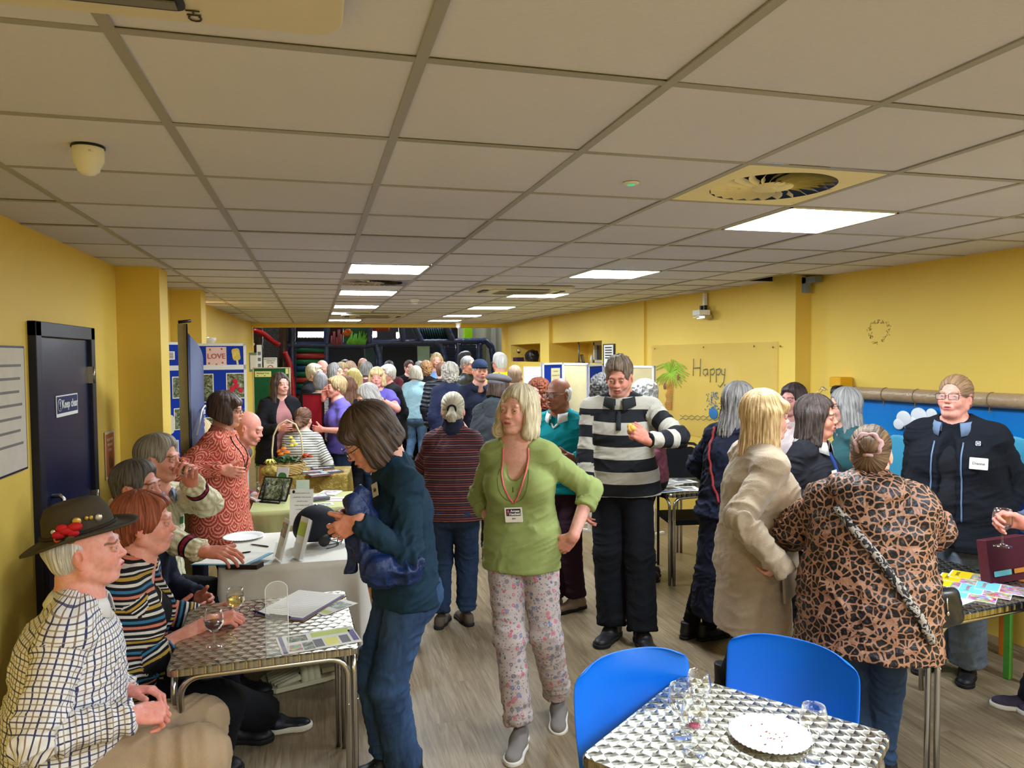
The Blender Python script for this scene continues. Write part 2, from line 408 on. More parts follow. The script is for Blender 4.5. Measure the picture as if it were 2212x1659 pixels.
def torso_prims(S, e=0.0, fat=1.0, bust=0.0, belly=0.0, hem=None, k=.03, female=False, glute=1.0):
    H = S['H']; f = fat; pel, wa, ch, nb = S['pel'], S['wa'], S['ch'], S['nb']; up, rt, rt2, fw, fw2, up2 = (S[q] for q in ('up', 'rt', 'rt2', 'fw', 'fw2', 'up2'))
    wst = .93 if female else 1.0; o = []
    b = pel-up*.015*H if hem is None else hem
    o.append(cap(b, wa, .068*H*f+e, .059*H*f*wst+e, rt, 1.42, fa=hem is not None, k=k))
    if female: o.append(cap(pel-up*.0*H, pel+up*.01*H, .069*H*f+e, .069*H*f+e, rt, 1.45, k=k))
    o.append(cap(wa, ch, .059*H*f*wst+e, .064*H*(.6+.4*f)+e, rt2, 1.30, k=k))
    o.append(cap(ch-up2*.01*H, nb-up2*.050*H, .064*H*(.6+.4*f)+e, .042*H+e, rt2, 1.42*S.get('swf', 1), k=k))
    o.append(cap(S['shL'], S['shR'], .033*H+e*.8, k=k)); n0 = nb+S['up2']*.004*H
    for sd in 'LR': o.append(cap(S['sh'+sd]+S['up2']*.004*H, n0, .026*H+e*.8, .036*H+e*.5, k=k))
    if bust: 
        for sd in (-1, 1): o.append(ell(ch+rt2*sd*.046*H-up2*.015*H+fw2*.045*H*(.7+.3*f), (.043*H*bust+e, .042*H*bust+e, .045*H*bust+e), S['R2'], k=k*1.4))
    if belly: o.append(ell(wa-up*.02*H+fw*.028*H, (.088*H*f+e, .062*H*belly*f+e, .085*H+e), S['R'], k=k*1.6))
    if glute:
        for sd in (-1, 1): o.append(ell(pel+rt*sd*.04*H-fw*.032*H-up*.02*H, (.05*H*f+e, .048*H*f*glute+e, .055*H+e), S['R'], k=k))
    return o
def hand_prims(sd, curl=(22, 28, 18), tc=0, spl=.05, each=None):
    """hand frame: +y fingers, +z back of the hand, thumb on the -x side for the right hand (sd=+1)"""
    o = [ell((0, .047, -.002), (.037, .046, .0135), k=.01), cap((0, -.012, 0), (0, .010, 0), .0195, .020, V3(1, 0, 0), 1.2, k=.012)]
    X = [-.029, -.0095, .0105, .029]; Y = [.088, .093, .089, .079]; LN = [(.041, .026, .021), (.045, .030, .021), (.042, .028, .021), (.032, .021, .019)]
    for i in range(4):
        x = X[i]*sd; a = 0; c = each[i] if each else curl
        kn = V3(x, Y[i], -.001); o.append(cap((x*.55, .015, 0), kn, .0135, .0108, k=.010)); p = kn
        dx = sd*spl*(i-1.5)
        for j, l in enumerate(LN[i]):
            a += rad(c[j]*(1+.08*i)); q = p+unit(V3(dx, math.cos(a), -math.sin(a)))*l
            r0 = .0094-.0009*j-(.0012 if i == 3 else 0); o.append(cap(p, q, r0, r0-.0009, k=.0035 if j else .006)); p = q
    b = V3(-.026*sd, .030, -.006); o.append(cap((-.012*sd, .012, -.004), (-.034*sd, .046, -.010), .017, .0145, k=.010))
    t = rad(tc); p = V3(-.036*sd, .048, -.012)
    for j, l in enumerate((.036, .030)):
        aa = t*(1+.7*j); d = unit(V3(-sd*.62*math.cos(aa)+sd*.5*math.sin(aa), .74, -.22-.75*math.sin(aa))); q = p+d*l
        o.append(cap(p, q, .0118-.0012*j, .0103-.0012*j, k=.004)); p = q
    return o
def head_prims(F):
    """unit head: z -.115 (chin) .. +.12 (crown), +y is the face"""
    nz, jw, ch = F.get('nose', 1.0), F.get('jaw', 1.0), F.get('cheek', 1.0)
    o = [ell((0, -.018, .032), (.0745, .096, .087), k=.01), ell((0, .024, -.032), (.060*jw, .062, .076), k=.02),
         cap((-.030*jw, .060, -.03), (.030*jw, .060, -.03), .026*ch, k=.02), ell((0, .066, -.088), (.025*jw, .024, .022), k=.018)]
    for s in (-1, 1):
        o += [cap((s*.050*jw, .0, -.058), (s*.022*jw, .056, -.090), .019, .016, k=.02),
              cap((s*.064, -.008, .0), (s*.052*jw, .0, -.055), .014, k=.018)]
    o += [cap((-.034, .079, .024), (.034, .079, .024), .0125, k=.016)]
    for s in (-1, 1): o.append(ell((s*.032, .100, .004), (.018, .0165, .0125), k=.012, op='-'))
    o += [cap((0, .0845, .016), (0, .0965+.008*(nz-1), -.018), .0070, .0100*nz, k=.012), ell((0, .1015+.010*(nz-1), -.022), (.0118*nz, .0115, .0100), k=.006)]
    for s in (-1, 1): o += [ell((s*.0112*nz, .0935, -.0265), (.0080, .010, .0072), k=.005), ell((s*.0062, .099, -.0335), (.0034, .005, .0042), k=.002, op='-')]
    o += [ell((0, .078, -.056), (.030, .022, .022), k=.012)]
    th = F.get('lip', 1.0)
    o += [cap((-.020, .088, -.0535), (0, .0975, -.0505), .0048*th, .0062*th, k=.004), cap((.020, .088, -.0535), (0, .0975, -.0505), .0048*th, .0062*th, k=.004),
          cap((-.016, .089, -.0605), (.016, .089, -.0605), .0062*th, k=.006), ell((0, .0945, -.0625), (.012, .008, .006*th), k=.004),
          ell((0, .104, -.0565), (.025, .013, .0013+F.get('open', 0)*.006), k=.002, op='-')]
    for s in (-1, 1):
        o += [ell((s*.0315, .0765, .004), .0128, k=.0), cap((s*.044, .0800, .0070), (s*.031, .0880, .0112), .0044, k=.003), cap((s*.031, .0880, .0112), (s*.019, .0850, .0072), .0044, k=.003),
              cap((s*.043, .0790, .0005), (s*.031, .0865, -.0055), .0036, k=.004), cap((s*.031, .0865, -.0055), (s*.020, .0835, -.001), .0036, k=.004)]
        R = rotz(-s*.35) @ rotx(.18); o += [ell((s*.0765, -.012, -.006), (.0075, .019, .031), R, k=.006), ell((s*.0845, -.006, .002), (.006, .0095, .016), R, k=.004, op='-'), ell((s*.0775, -.006, -.034), (.006, .008, .009), k=.005)]
    if F.get('dblchin'): o.append(ell((0, .030, -.098), (.046, .042, .026), k=.02))
    return o
def paint_head(VL, F, skin):
    x, y, z = VL[:, 0], VL[:, 1], VL[:, 2]; C0 = np.array(lin(skin)[:3]); C = np.tile(C0, (len(VL), 1)); ax = np.abs(x)
    def mixc(m, c): 
        nonlocal C
        m = np.clip(m, 0, 1)[:, None]; C = C*(1-m)+np.array(c)*m
    red = C0*np.array([1.06, .68, .62]); fr = np.clip((y-.03)/.03, 0, 1)
    mixc(.55*np.exp(-((ax-.040)/.017)**2-((z+.022)/.018)**2)*fr, red); mixc(.5*np.exp(-(x/.014)**2-((z+.024)/.014)**2)*(y > .09), red)
    mixc(.35*np.exp(-((ax-.080)/.012)**2), red)
    mixc(.35*(vnoise(VL, 38)-.35), red)
    if F.get('stubble'): mixc(F['stubble']*np.clip((-.035-z)/.02, 0, 1)*np.clip((y+.01)/.03, 0, 1)*(ax < .07)*(.7+.6*(vnoise(VL, 400)-.5)), np.array(lin((118, 112, 108))[:3]))
    lip = np.exp(-(np.maximum(ax-.010, 0)/.009)**2)*np.exp(-(np.abs(z+.0565)/.0085)**4)*(y > .08)
    mixc(lip*.95, np.array(lin(F.get('lipc', (178, 84, 82)))[:3])*(.35+.65*C0/np.array(lin((214, 164, 140))[:3])))
    mixc(np.exp(-(np.maximum(ax-.018, 0)/.005)**2)*np.exp(-((z+.0565)/.0018)**2)*(y > .08)*.8, (.10, .02, .02))
    bz = .0235+.0045*np.sin(np.clip((ax-.012)/.036, 0, 1)*math.pi)-.003*np.clip((ax-.035)/.012, 0, 1)
    brow = np.exp(-((z-bz)/F.get('browt', .0040))**4)*(ax > .012)*(ax < .049)*(y > .055); mixc(brow*F.get('brow', .85), np.array(lin(F.get('browc', (96, 76, 60)))[:3]))
    lid = np.exp(-((z-(.0105-.6*((ax-.0315)/.02)**2*.004))/.0020)**2)*(np.abs(ax-.0315) < .0145)*(y > .07); mixc(lid*.55, C0*.22)
    lid = np.exp(-((z-(-.0035))/.0018)**2)*(np.abs(ax-.0315) < .012)*(y > .07); mixc(lid*.3, C0*.4)
    mixc(.30*np.exp(-((ax-.030)/.016)**2-((z+.010)/.006)**2)*(y > .06), C0*np.array([.72, .55, .52]))
    mixc(.8*np.exp(-((ax-.0065)/.0035)**2-((z+.0355)/.003)**2)*(y > .088), C0*.15)
    # wrinkle lines: smile folds, forehead
    ag = F.get('age', .5)
    fold = np.exp(-((ax-(.019+(-.028-z)*.55))/.0022)**2)*(z < -.026)*(z > -.055)*(y > .07); mixc(fold*.45*ag, C0*.5)
    for zz in (.045, .056): mixc(.28*ag*np.exp(-((z-zz-.004*np.sin(x*60))/.0015)**2)*(ax < .035)*(y > .05), C0*.55)
    return C
def set_attrs(me, Cc=None, gc=None):
    if Cc is not None:
        a = me.color_attributes.new('Col', 'FLOAT_COLOR', 'POINT'); a.data.foreach_set('color', np.concatenate([Cc, np.ones((len(Cc), 1))], 1).astype(F32).ravel())
    if gc is not None:
        a = me.attributes.new('gc', 'FLOAT_VECTOR', 'POINT'); a.data.foreach_set('vector', gc.astype(F32).ravel())
def segs(S):
    """bones used to give every garment vertex a wrap-around / along coordinate"""
    H = S['H']
    return [('t', S['pel']-S['up']*.5*H, S['pel'], .10*H, -.5*H), ('t', S['pel'], S['wa'], .085*H, 0), ('t', S['wa'], S['ch'], .085*H, .085*H), ('t', S['ch'], S['nb'], .08*H, .2*H),
            ('R', S['shR'], S['elR'], .035*H, 0), ('R', S['elR'], S['wrR'], .025*H, .172*H), ('L', S['shL'], S['elL'], .035*H, 0), ('L', S['elL'], S['wrL'], .025*H, .172*H)]
def primdist(prims, V):
    d = np.full(len(V), 9.0)
    for p in prims:
        if p['op'] == '+': d = np.minimum(d, dist(p, V[:, 0], V[:, 1], V[:, 2]))
    return d
def garment_coords(V, S, seam=V3(0, -1, 0), cls=None):
    best = np.full(len(V), 1e9); gc = np.zeros((len(V), 3)); axu = unit(S['nb']-S['pel']); tglob = (V-S['pel'])@axu
    for i, (k, a, b, r, t0) in enumerate(segs(S)):
        ab = b-a; L = np.linalg.norm(ab); u = ab/L; d = V-a; tt = d@u; t = np.clip(tt, 0, L); o = d-t[:, None]*u
        dd = np.linalg.norm(o, axis=1)-r
        if k == 't' and i: dd = np.where(np.abs(V@S['rt2']-S['ch']@S['rt2']) < .10*S['H'], dd-.015, dd)
        if cls is not None: dd = np.where(cls == (k != 't'), dd, dd+5)
        m = dd < best
        sv = seam-u*(seam@u); sv = unit(sv) if np.linalg.norm(sv) > 1e-3 else unit(np.cross(u, V3(1, 0, 0))); cv = np.cross(u, sv)
        ang = np.arctan2(o@cv, -(o@sv)); R = .15 if k == 't' else .06
        tv = tt if (k == 't') else t0+np.clip(tt, -.05 if t0 == 0 else 0, 9)-t0*0
        if k == 't': tv = tglob
        else: tv = t0+np.clip(tt, -9 if t0 == 0 else 0, L if t0 == 0 else 9)
        gc[m, 0] = (ang*R)[m]; gc[m, 1] = tv[m]; gc[m, 2] = {'t': 0, 'R': 3, 'L': 6}[k]; best[m] = dd[m]
    return gc
def wrinkle(V, Q, S, gc, amp=.004, fine=1.0):
    N = vnormals(V, Q); H = S['H']
    j = np.zeros(len(V))
    for p, r, w in [(S['elR'], .10, 1.3), (S['elL'], .10, 1.3), (S['wa'], .16, .8), (S['shR'], .09, .7), (S['shL'], .09, .7), (S['wrR'], .07, 1), (S['wrL'], .07, 1), (S['knR'], .13, .5), (S['knL'], .13, .5), (S['anR'], .10, 1.5), (S['anL'], .10, 1.5), (S['hipR'], .13, .9), (S['hipL'], .13, .9)]:
        j += w*np.exp(-(np.linalg.norm(V-p, axis=1)/r)**2)
    j = .35+np.minimum(j, 1.6)
    q = np.stack([gc[:, 0]*5+gc[:, 2], gc[:, 1]*13+gc[:, 0]*5, gc[:, 2]], 1) if gc is not None else V*np.array([6, 6, 11])
    warp = (vnoise(V, 6)-.5)*1.8; n1 = 1-np.abs(2*vnoise(q+warp[:, None], 1.6)-1); n2 = 1-np.abs(2*vnoise(q*2.1+5+warp[:, None], 1.5)-1)
    d = 2.8*((n1**2-.35)+(n2**2-.35)*.45*fine)
    return V+N*(amp*j*d)[:, None]

def style_hair(st):
    o = []; E = lambda c, r, k=.02, R=None: o.append(ell(c, r, R, k=k)); D = lambda c, r, k=.012: o.append(ell(c, r, k=k, op='-'))
    def face(z=-.032, rz=.090, rx=.060, y=.105, ry=.0): o.append(cap((0, y, -.17), (0, y, z+rz-.068+.022), .068, k=.010, op='-'))
    amp, dr, ears = .0022, 'v', True
    if st in ('short', 'crop', 'messy'):
        t = {'short': .008, 'crop': .004, 'messy': .009}[st]
        E((0, -.020, .034), (.0745+t, .097+t, .087+t)); 
        if st != 'crop': E((0, .018, .085), (.058, .062, .038+t), .03)
        E((0, -.055, -.02), (.066, .052, .062)); face(-.03, .092, .058); D((0, .09, -.06), (.10, .075, .085))
        for s in (-1, 1): D((s*.090, .010, -.026), (.032, .036, .052)); 
        o.append(half((0, 0, -.058), (0, .25, -1))); amp = .0035 if st == 'messy' else .002
        if st == 'messy': amp = .005
    elif st == 'shortw':   # soft short women's cut
        E((0, -.022, .038), (.084, .106, .094)); E((0, .045, .078), (.055, .042, .030)); E((0, -.06, -.02), (.072, .054, .072))
        for s in (-1, 1): E((s*.070, .0, .012), (.015, .045, .042))
        face(-.038, .092, .057); D((0, .10, -.08), (.095, .085, .085)); 
        for s in (-1, 1): D((s*.096, .012, -.036), (.026, .026, .034))
        o.append(half((0, 0, -.078), (0, .3, -1))); amp = .004
    elif st in ('bob', 'bobf', 'bobl'):
        E((0, -.020, .038), (.088, .106, .095)); 
        for s in (-1, 1): E((s*.078, -.006, -.035), (.025, .066, .085)); 
        E((0, -.062, -.030), (.084, .058, .098)); face(-.040, .096, .0585)
        if st == 'bobf':
            o.append(cap((-.045, .066, .055), (.045, .066, .055), .026, .026, k=.02)); D((0, .125, -.045), (.062, .07, .073))
        z = {'bob': -.098, 'bobf': -.095, 'bobl': -.125}[st]
        for s in (-1, 1): E((s*.080, .008, z+.022), (.024, .055, .035))
        E((0, -.066, z+.02), (.078, .045, .045))
        if st == 'bobl':
            for s in (-1, 1): E((s*.088, .005, -.10), (.026, .056, .045))
        D((0, .105, z), (.050, .085, .05)); o.append(half((0, 0, z), (0, -.25, -1))); amp = .0045
    elif st in ('long', 'longf', 'wavy'):
        E((0, -.020, .038), (.086, .106, .095))
        for s in (-1, 1): o.append(cap((s*.074, -.002, .02), (s*.082, -.015, -.19), .030, .036, V3(0, 1, 0), 1.5, k=.03))
        o.append(cap((0, -.055, 0), (0, -.085, -.21), .052, .042, V3(1, 0, 0), 1.5, k=.03)); face(-.050, .108, .0575)
        if st == 'longf': o.append(cap((-.045, .066, .053), (.045, .066, .053), .026, k=.02)); D((0, .125, -.06), (.060, .07, .086))
        D((0, .10, -.14), (.055, .09, .09)); amp = .009 if st == 'wavy' else .005
    elif st == 'curly':
        E((0, -.022, .040), (.100, .118, .104)); E((0, -.05, -.03), (.100, .075, .085)); face(-.045, .092, .060); amp = .016; o.append(half((0, 0, -.10), (0, .2, -1)))
    elif st == 'curlyl':
        E((0, -.022, .040), (.098, .112, .100)); E((0, -.06, -.07), (.108, .075, .13))
        for s in (-1, 1): E((s*.080, -.005, -.07), (.035, .055, .09))
        face(-.050, .105, .060); amp = .015
    elif st in ('tight', 'pony', 'bun'):
        E((0, -.020, .035), (.081, .103, .092)); E((0, -.052, -.02), (.072, .058, .070)); face(-.028, .088, .060); D((0, .09, -.06), (.10, .078, .085))
        for s in (-1, 1): D((s*.092, .004, -.018), (.024, .026, .040))
        o.append(half((0, 0, -.075), (0, .1, -1))); amp = .0018; dr = 'h'
    elif st == 'bald':   # ring of hair above the ears
        E((0, -.026, .018), (.079, .097, .060)); E((0, -.05, -.02), (.068, .052, .055)); D((0, .055, .035), (.085, .09, .11)); D((0, .03, .115), (.10, .14, .075)); D((0, .09, -.06), (.10, .078, .085))
        for s in (-1, 1): D((s*.090, .004, -.022), (.024, .026, .040))
        o.append(half((0, 0, -.062), (0, .25, -1))); amp = .002
    return o, amp, dr

ALLP = []
class Person:
    def __init__(s, u, v, D, face=0, label='', pose=None, H=None, fat=1.0, fem=True, skin=(214, 164, 140), F=None, res=1.0, group=None, zt=None, bust=None, belly=0, glute=1.0, floor=0.0):
        P = dict(pose or {}); s.P = P; s.fat = fat; s.fem = fem; s.skin = skin; s.F = F or {}; s.res = res
        s.bust = (1.0 if fem else 0) if bust is None else bust; s.belly = belly; s.glute = glute
        P.setdefault('sw', .86 if fem else 1.02)
        T = AD(u, v, D); s.T = T
        def off(H):
            return skeleton(H, P)['top']
        h = H or 1.7
        if H is None:
            for _ in range(12):
                z = off(h)[2]+floor; h = min(max(h*(1+(T[2]-z)/max(z, .5)), 1.40), 1.98)
        s.H = h; S = skeleton(h, P)
        tocam = math.atan2(-T[1], -T[0]); rz = tocam+rad(face)-math.pi/2
        R = rotz(rz); o2 = R @ S['top']; loc = (T[0]-o2[0], T[1]-o2[1], floor)
        s.root = empty('person', loc, label, 'person', group, rz); s.rz = rz; s.loc = V3(*loc)
        s.W = M4(R, s.loc); s.Wi = np.linalg.inv(s.W)
        for kk in 'RL':
            q = P.get('px'+kk)
            if q is not None: P['arm'+kk] = s.loc2(AD(*q)); P['abs'+kk] = 1
            q = P.get('fpx'+kk)
            if q is not None:
                w_ = s.loc2(G(q[0], q[1], 0)+V3(0, 0, q[2] if len(q) > 2 else 0)); sc_ = 1 if P.get('sit') is not None else h/1.7
                P['foot'+kk] = V3(w_[0]/sc_, w_[1]/sc_, w_[2])
        s.S = S = skeleton(h, P); ALLP.append(s)
        if abs(S['top'][2]+floor-T[2]) > .012: print('PERSON H clamp', label[:40], round(h, 3), 'ztop', round(S['top'][2], 2), 'want', round(T[2], 2))
    def loc2(s, p): return (s.Wi @ np.append(np.asarray(p, float), 1))[:3]
    def world(s, p): return (s.W @ np.append(np.asarray(p, float), 1))[:3]
    def arms(s, e=0, k=.012, upto=None, f=None):
        H = s.H; f = (.75+.25*s.fat) if f is None else f; o = []
        for sd in 'LR':
            S = s.S; sh, el, wr = S['sh'+sd], S['el'+sd], S['wr'+sd]
            o += [cap(sh, el, .031*H*f+e, .0245*H*f+e, k=k), cap(el, wr, .0245*H*f+e, .0165*H+e, k=k)]
            o += [ell(sh*.55+el*.45, (.028*H*f+e,)*3, k=.03)]
        return o
    def legs(s, e=0, k=.015, f=None):
        H = s.H; f = (.6+.4*s.fat) if f is None else f; o = []; S = s.S
        for sd in 'LR':
            h, kn, an = S['hip'+sd], S['kn'+sd], S['an'+sd]
            o += [cap(h, kn, .053*H*f+e, .034*H*f+e, k=k), cap(kn, an, .033*H*f+e, .021*H+e, k=k)]
            b = unit(kn-an); bk = -unit(S['Rf'+sd][:, 1]); o.append(ell(kn*.68+an*.32+bk*.012*H, (.032*H*f+e,)*3, k=.03))
        return o
    def body(s, curlR=(22, 28, 18), curlL=(22, 28, 18), tcR=0, tcL=0, legs=False, feet=False, eyes=True, gaze=(0, 0), eachR=None, eachL=None, torso=True):
        S, H, r = s.S, s.H, s.res; F = s.F; P = []
        fr = r*(.0030 if s.T[1] < 4.6 else .0042 if s.T[1] < 7.5 else .0060)
        neck = [cap(S['nb']-S['nd']*.05*S['s'], S['pv']+S['Rh'] @ V3(0, -.012, -.002)*S['hs'], (.056 if s.fem else .064)*S['s']*(.7+.3*s.fat), (.050 if s.fem else .060)*S['hs'], k=.02),
                cap(S['nb']-S['up2']*.0*H+S['fw2']*.005, S['nb']-S['up2']*.04*H, .05*H*.8, .05*H, S['rt2'], 1.3, k=.03)]
        Ft = torso_prims(S, -.010, s.fat, s.bust*.85, s.belly, k=.03, female=s.fem, glute=0) if torso else []
        A = s.arms(-.001)
        HP = [xf(p, S['HM']) for p in head_prims(F)]; 
        hands = {sd: [xf(p, S['HD'+sd]) for p in hand_prims(1 if sd == 'R' else -1, curlR if sd == 'R' else curlL, tcR if sd == 'R' else tcL, each=eachR if sd == 'R' else eachL)] for sd in 'LR'}
        parts = []
        V, Q, VL = sdfmesh(HP+neck+Ft, fr, S['HM'] @ np.diag([1, 1, 1, 1.]), lo=V3(-.10, -.125, -.185), hi=V3(.10, .135, .135)) if False else s._grid(HP+neck+Ft, fr, S['HM'], V3(-.10, -.125, -.175), V3(.10, .135, .135))
        parts.append((V, Q, paint_head(VL, F, s.skin)))
        sk = np.array(lin(s.skin)[:3])
        for sd in 'LR':
            hr = fr*(.9 if s.T[1] < 7.5 else 1)
            V, Q, VL = s._grid(hands[sd]+A, hr, S['HD'+sd], V3(-.085, -.035, -.135), V3(.085, .215, .085))
            c = np.tile(sk*np.array([1.0, .90, .87]), (len(V), 1)); n = vnoise(VL, 60)[:, None]; c = c*(1-.22*n*np.array([.2, 1, 1]))
            tips = np.zeros(len(V)); parts.append((V, Q, c))
        body = HP[:2]+neck+Ft+A+(s.legs(-.004) if legs else [])+sum((h[:2] for h in hands.values()), [])
        V, Q, VL = sdfmesh(body, max(fr*2.0, .008))
        fc = V[Q].mean(1); keep = np.ones(len(Q), bool)
        for M, lo, hi in [(S['HM'], V3(-.10, -.125, -.175), V3(.10, .135, .135)), (S['HDL'], V3(-.085, -.035, -.135), V3(.085, .215, .085)), (S['HDR'], V3(-.085, -.035, -.135), V3(.085, .215, .085))]:
            l = (fc-M[:3, 3]) @ np.linalg.inv(M[:3, :3]).T; keep &= ~((l > lo+.001) & (l < hi-.001)).all(1)
        if len(V): parts.append((V, Q[keep], np.tile(sk, (len(V), 1))*(1-.10*vnoise(V, 30)[:, None]*np.array([.2, 1, 1]))))
        nb = sum(len(p[1]) for p in parts); 
        if eyes:
            for sx in (-1, 1):
                n = 14; th = np.linspace(0, math.pi, n); ph = np.linspace(0, 2*math.pi, 17)[:-1]
                vs = [[math.sin(a)*math.cos(b), math.cos(a), math.sin(a)*math.sin(b)] for a in th for b in ph]; vs = np.array(vs)
                Ry = rotz(-rad(gaze[0])) @ rotx(rad(gaze[1])); ang = np.degrees(np.arccos(np.clip(vs[:, 1], -1, 1)))
                ic = np.array(lin(F.get('eye', (96, 108, 112)))[:3]); C = np.where((ang < 11)[:, None], np.array([.004]*3), np.where((ang < 33)[:, None], ic, np.array([.50, .44, .40])))
                X = (vs @ Ry.T)*.0131+V3(sx*.0315, .0770, .004); X = X @ S['HM'][:3, :3].T+S['HM'][:3, 3]
                Qe = np.array([[i*16+k, (i+1)*16+k, (i+1)*16+(k+1) % 16, i*16+(k+1) % 16] for i in range(n-1) for k in range(16)])
                parts.append((X, Qe, C))
        off = 0; VV, QQ, CC = [], [], []
        for V, Q, C in parts: VV.append(V); QQ.append(Q+off); CC.append(C); off += len(V)
        Q = np.concatenate(QQ); mi = (np.arange(len(Q)) >= nb).astype(int)
        me = npmesh('body', np.concatenate(VV), Q, midx=mi); set_attrs(me, np.concatenate(CC))
        s.bodyo = link('body', me, s.root, [SKINM, EYEM]); return s
    def _grid(s, prims, res, M, lo, hi):
        sc = np.cbrt(np.linalg.det(M[:3, :3])); Mi = np.linalg.inv(M); pl = [xf(p, Mi) for p in prims]
        f, l = field(pl, lo, hi, res/sc); V, Q = surfnet(f, l, res/sc); return V @ M[:3, :3].T+M[:3, 3], Q, V
    def mesh(s, name, prims, mat, res=.007, amp=0.0, gc=False, parent=None, seam=None, sm=1, fine=1.0, M=None, split=None):
        res = res*s.res*(1 if s.T[1] < 5.5 else 1.5 if s.T[1] < 8 else 2.0)
        V, Q, _ = sdfmesh(prims, res, M)
        if sm: V = smooth(V, Q, sm)
        sv = V3(0, -1, 0) if seam is None else V3(seam)
        if split is None: g = garment_coords(V, s.S, sv); gcr = g[Q]
        else:
            cls = primdist(split[1], V) < primdist(split[0], V)-.009; fc = cls[Q].sum(1) >= 3
            gT = garment_coords(V, s.S, sv, np.zeros(len(V), bool)); gA = garment_coords(V, s.S, sv, np.ones(len(V), bool)); g = np.where(cls[:, None], gA, gT)
            gcr = np.where(fc[:, None, None], gA[Q], gT[Q])
        x_ = gcr[:, :, 0]; per = 2*math.pi*np.where(gcr[:, :1, 2] < 1, .15, .06); wrap = (x_.max(1)-x_.min(1)) > per[:, 0]*.5; gcr[:, :, 0] = np.where(wrap[:, None] & (x_ < 0), x_+per, x_)
        arm_ = gcr[:, :, 2]; mixed = (arm_.max(1) != arm_.min(1)); gcr[mixed] = gcr[mixed][:, :1]
        if amp: V = wrinkle(V, Q, s.S, g, amp, fine)
        me = npmesh(name, V, Q); at_ = me.attributes.new('gc', 'FLOAT_VECTOR', 'CORNER')
        if len(at_.data) == gcr.shape[0]*4: at_.data.foreach_set('vector', gcr.astype(F32).ravel())
        return link(name, me, parent or s.root, mat)
    def top(s, name, mat, e=.010, hem=-.03, sleeve='long', neck=.0, vneck=0, amp=.004, loose=0.0, flare=0, coat=None, sl_e=None, k=.03, seam=None, cuffend=.0, res=.007, high=0, extra=(), armk=.018):
        S, H = s.S, s.H; P = torso_prims(S, e, s.fat, s.bust, s.belly, hem=None, k=k, female=s.fem and not loose, glute=s.glute*.8)
        hemp = S['pel']+S['up']*hem*H; fl = (.075+loose)*H*s.fat+e+flare
        if s.P.get('sit') is None or hem > -.06: P.append(cap(hemp, S['pel']+S['up']*.03*H, fl, .066*H*s.fat+e+loose*H, S['rt'], 1.42, fa=True, k=k))
        if loose: P.append(cap(S['wa']-S['up']*.05*H, S['ch'], .062*H*s.fat+e+loose*H, .06*H*s.fat+e+loose*.4*H, S['rt'], 1.42, k=k*1.5))
        if coat is not None:   # a long skirt of cloth straight down
            dn = S['pel']*V3(1, 1, 0)+V3(0, 0, coat*H); P.append(cap(dn, S['wa'], (.082+flare)*H*s.fat+e, .066*H*s.fat+e, S['rt'], 1.35, fa=True, k=k))
        P.append(half(hemp if coat is None else V3(0, 0, coat*H), -S['up'] if coat is None else (0, 0, -1)))
        f = .75+.25*s.fat; ea = e if sl_e is None else sl_e; A = []
        for sd in 'LR':
            sh, el, wr = S['sh'+sd], S['el'+sd], S['wr'+sd]; fd = unit(wr-el); ud = unit(el-sh)
            if sleeve == 'none': continue
            if sleeve == 'short': A.append(cap(sh, sh+ud*.105*H, .033*H*f+ea, .031*H*f+ea+.008, fb=True, k=.025)); continue
            A.append(cap(sh, el, .031*H*f+ea*.9, .0245*H*f+ea*.9, k=.022))
            L = {'long': .150*H-.004+cuffend, '34': .055*H, 'elbow': .01}[sleeve]
            A.append(cap(el, el+fd*L, .0250*H*f+ea*.9, (.0185*H+ea*.75) if sleeve == 'long' else .0245*H*f+ea*.9, fb=True, k=armk))
        P = [p for p in P if p['t'] != 'h']+[p for p in P if p['t'] == 'h']
        hs_ = [p for p in P if p['t'] == 'h']; P = [p for p in P if p['t'] != 'h']
        T = P+hs_+A
        # neck opening
        nb, u2, f2 = S['nb'], S['up2'], S['fw2']
        if high: T.append(cap(nb-u2*.01*H, nb+S['nd']*high*H, .047*H+e, .040*H+e*.6, fb=True, k=.012))
        else:
            T.append(ell(nb+u2*(.030-neck)*H+f2*.010*H, (.043*H+neck*.5, .046*H+neck*.4, .030*H), S['R2'], k=.006, op='-'))
            if vneck: T.append(ell(nb+u2*.012*H+f2*.055*H-u2*vneck*.4*H, (.026*H+vneck*.12*H, .055*H, vneck*H*.9), S['R2'] @ rotx(.25), k=.004, op='-'))
        T += list(extra)
        s.topo = s.mesh(name, T, mat, res, amp, seam=seam, split=(P, A)); return s.topo
    def bottom(s, name, mat, e=.008, leg=None, cuff=.0, amp=.004, wide=0.0, waist=.06, skirt=None, res=.008, fine=1.0, kneee=0.0):
        S, H = s.S, s.H; f = .6+.4*s.fat; P = []
        wp = S['pel']+S['up']*waist*H
        P.append(cap(S['pel']-S['up']*.02*H, wp, .070*H*s.fat+e, .062*H*s.fat+e, S['rt'], 1.42, fb=True, k=.03))
        for sd in (-1, 1): P.append(ell(S['pel']+S['rt']*sd*.04*H-S['fw']*.032*H-S['up']*.022*H, (.052*H*s.fat+e, .05*H*s.fat*s.glute+e, .06*H+e), S['R'], k=.03))
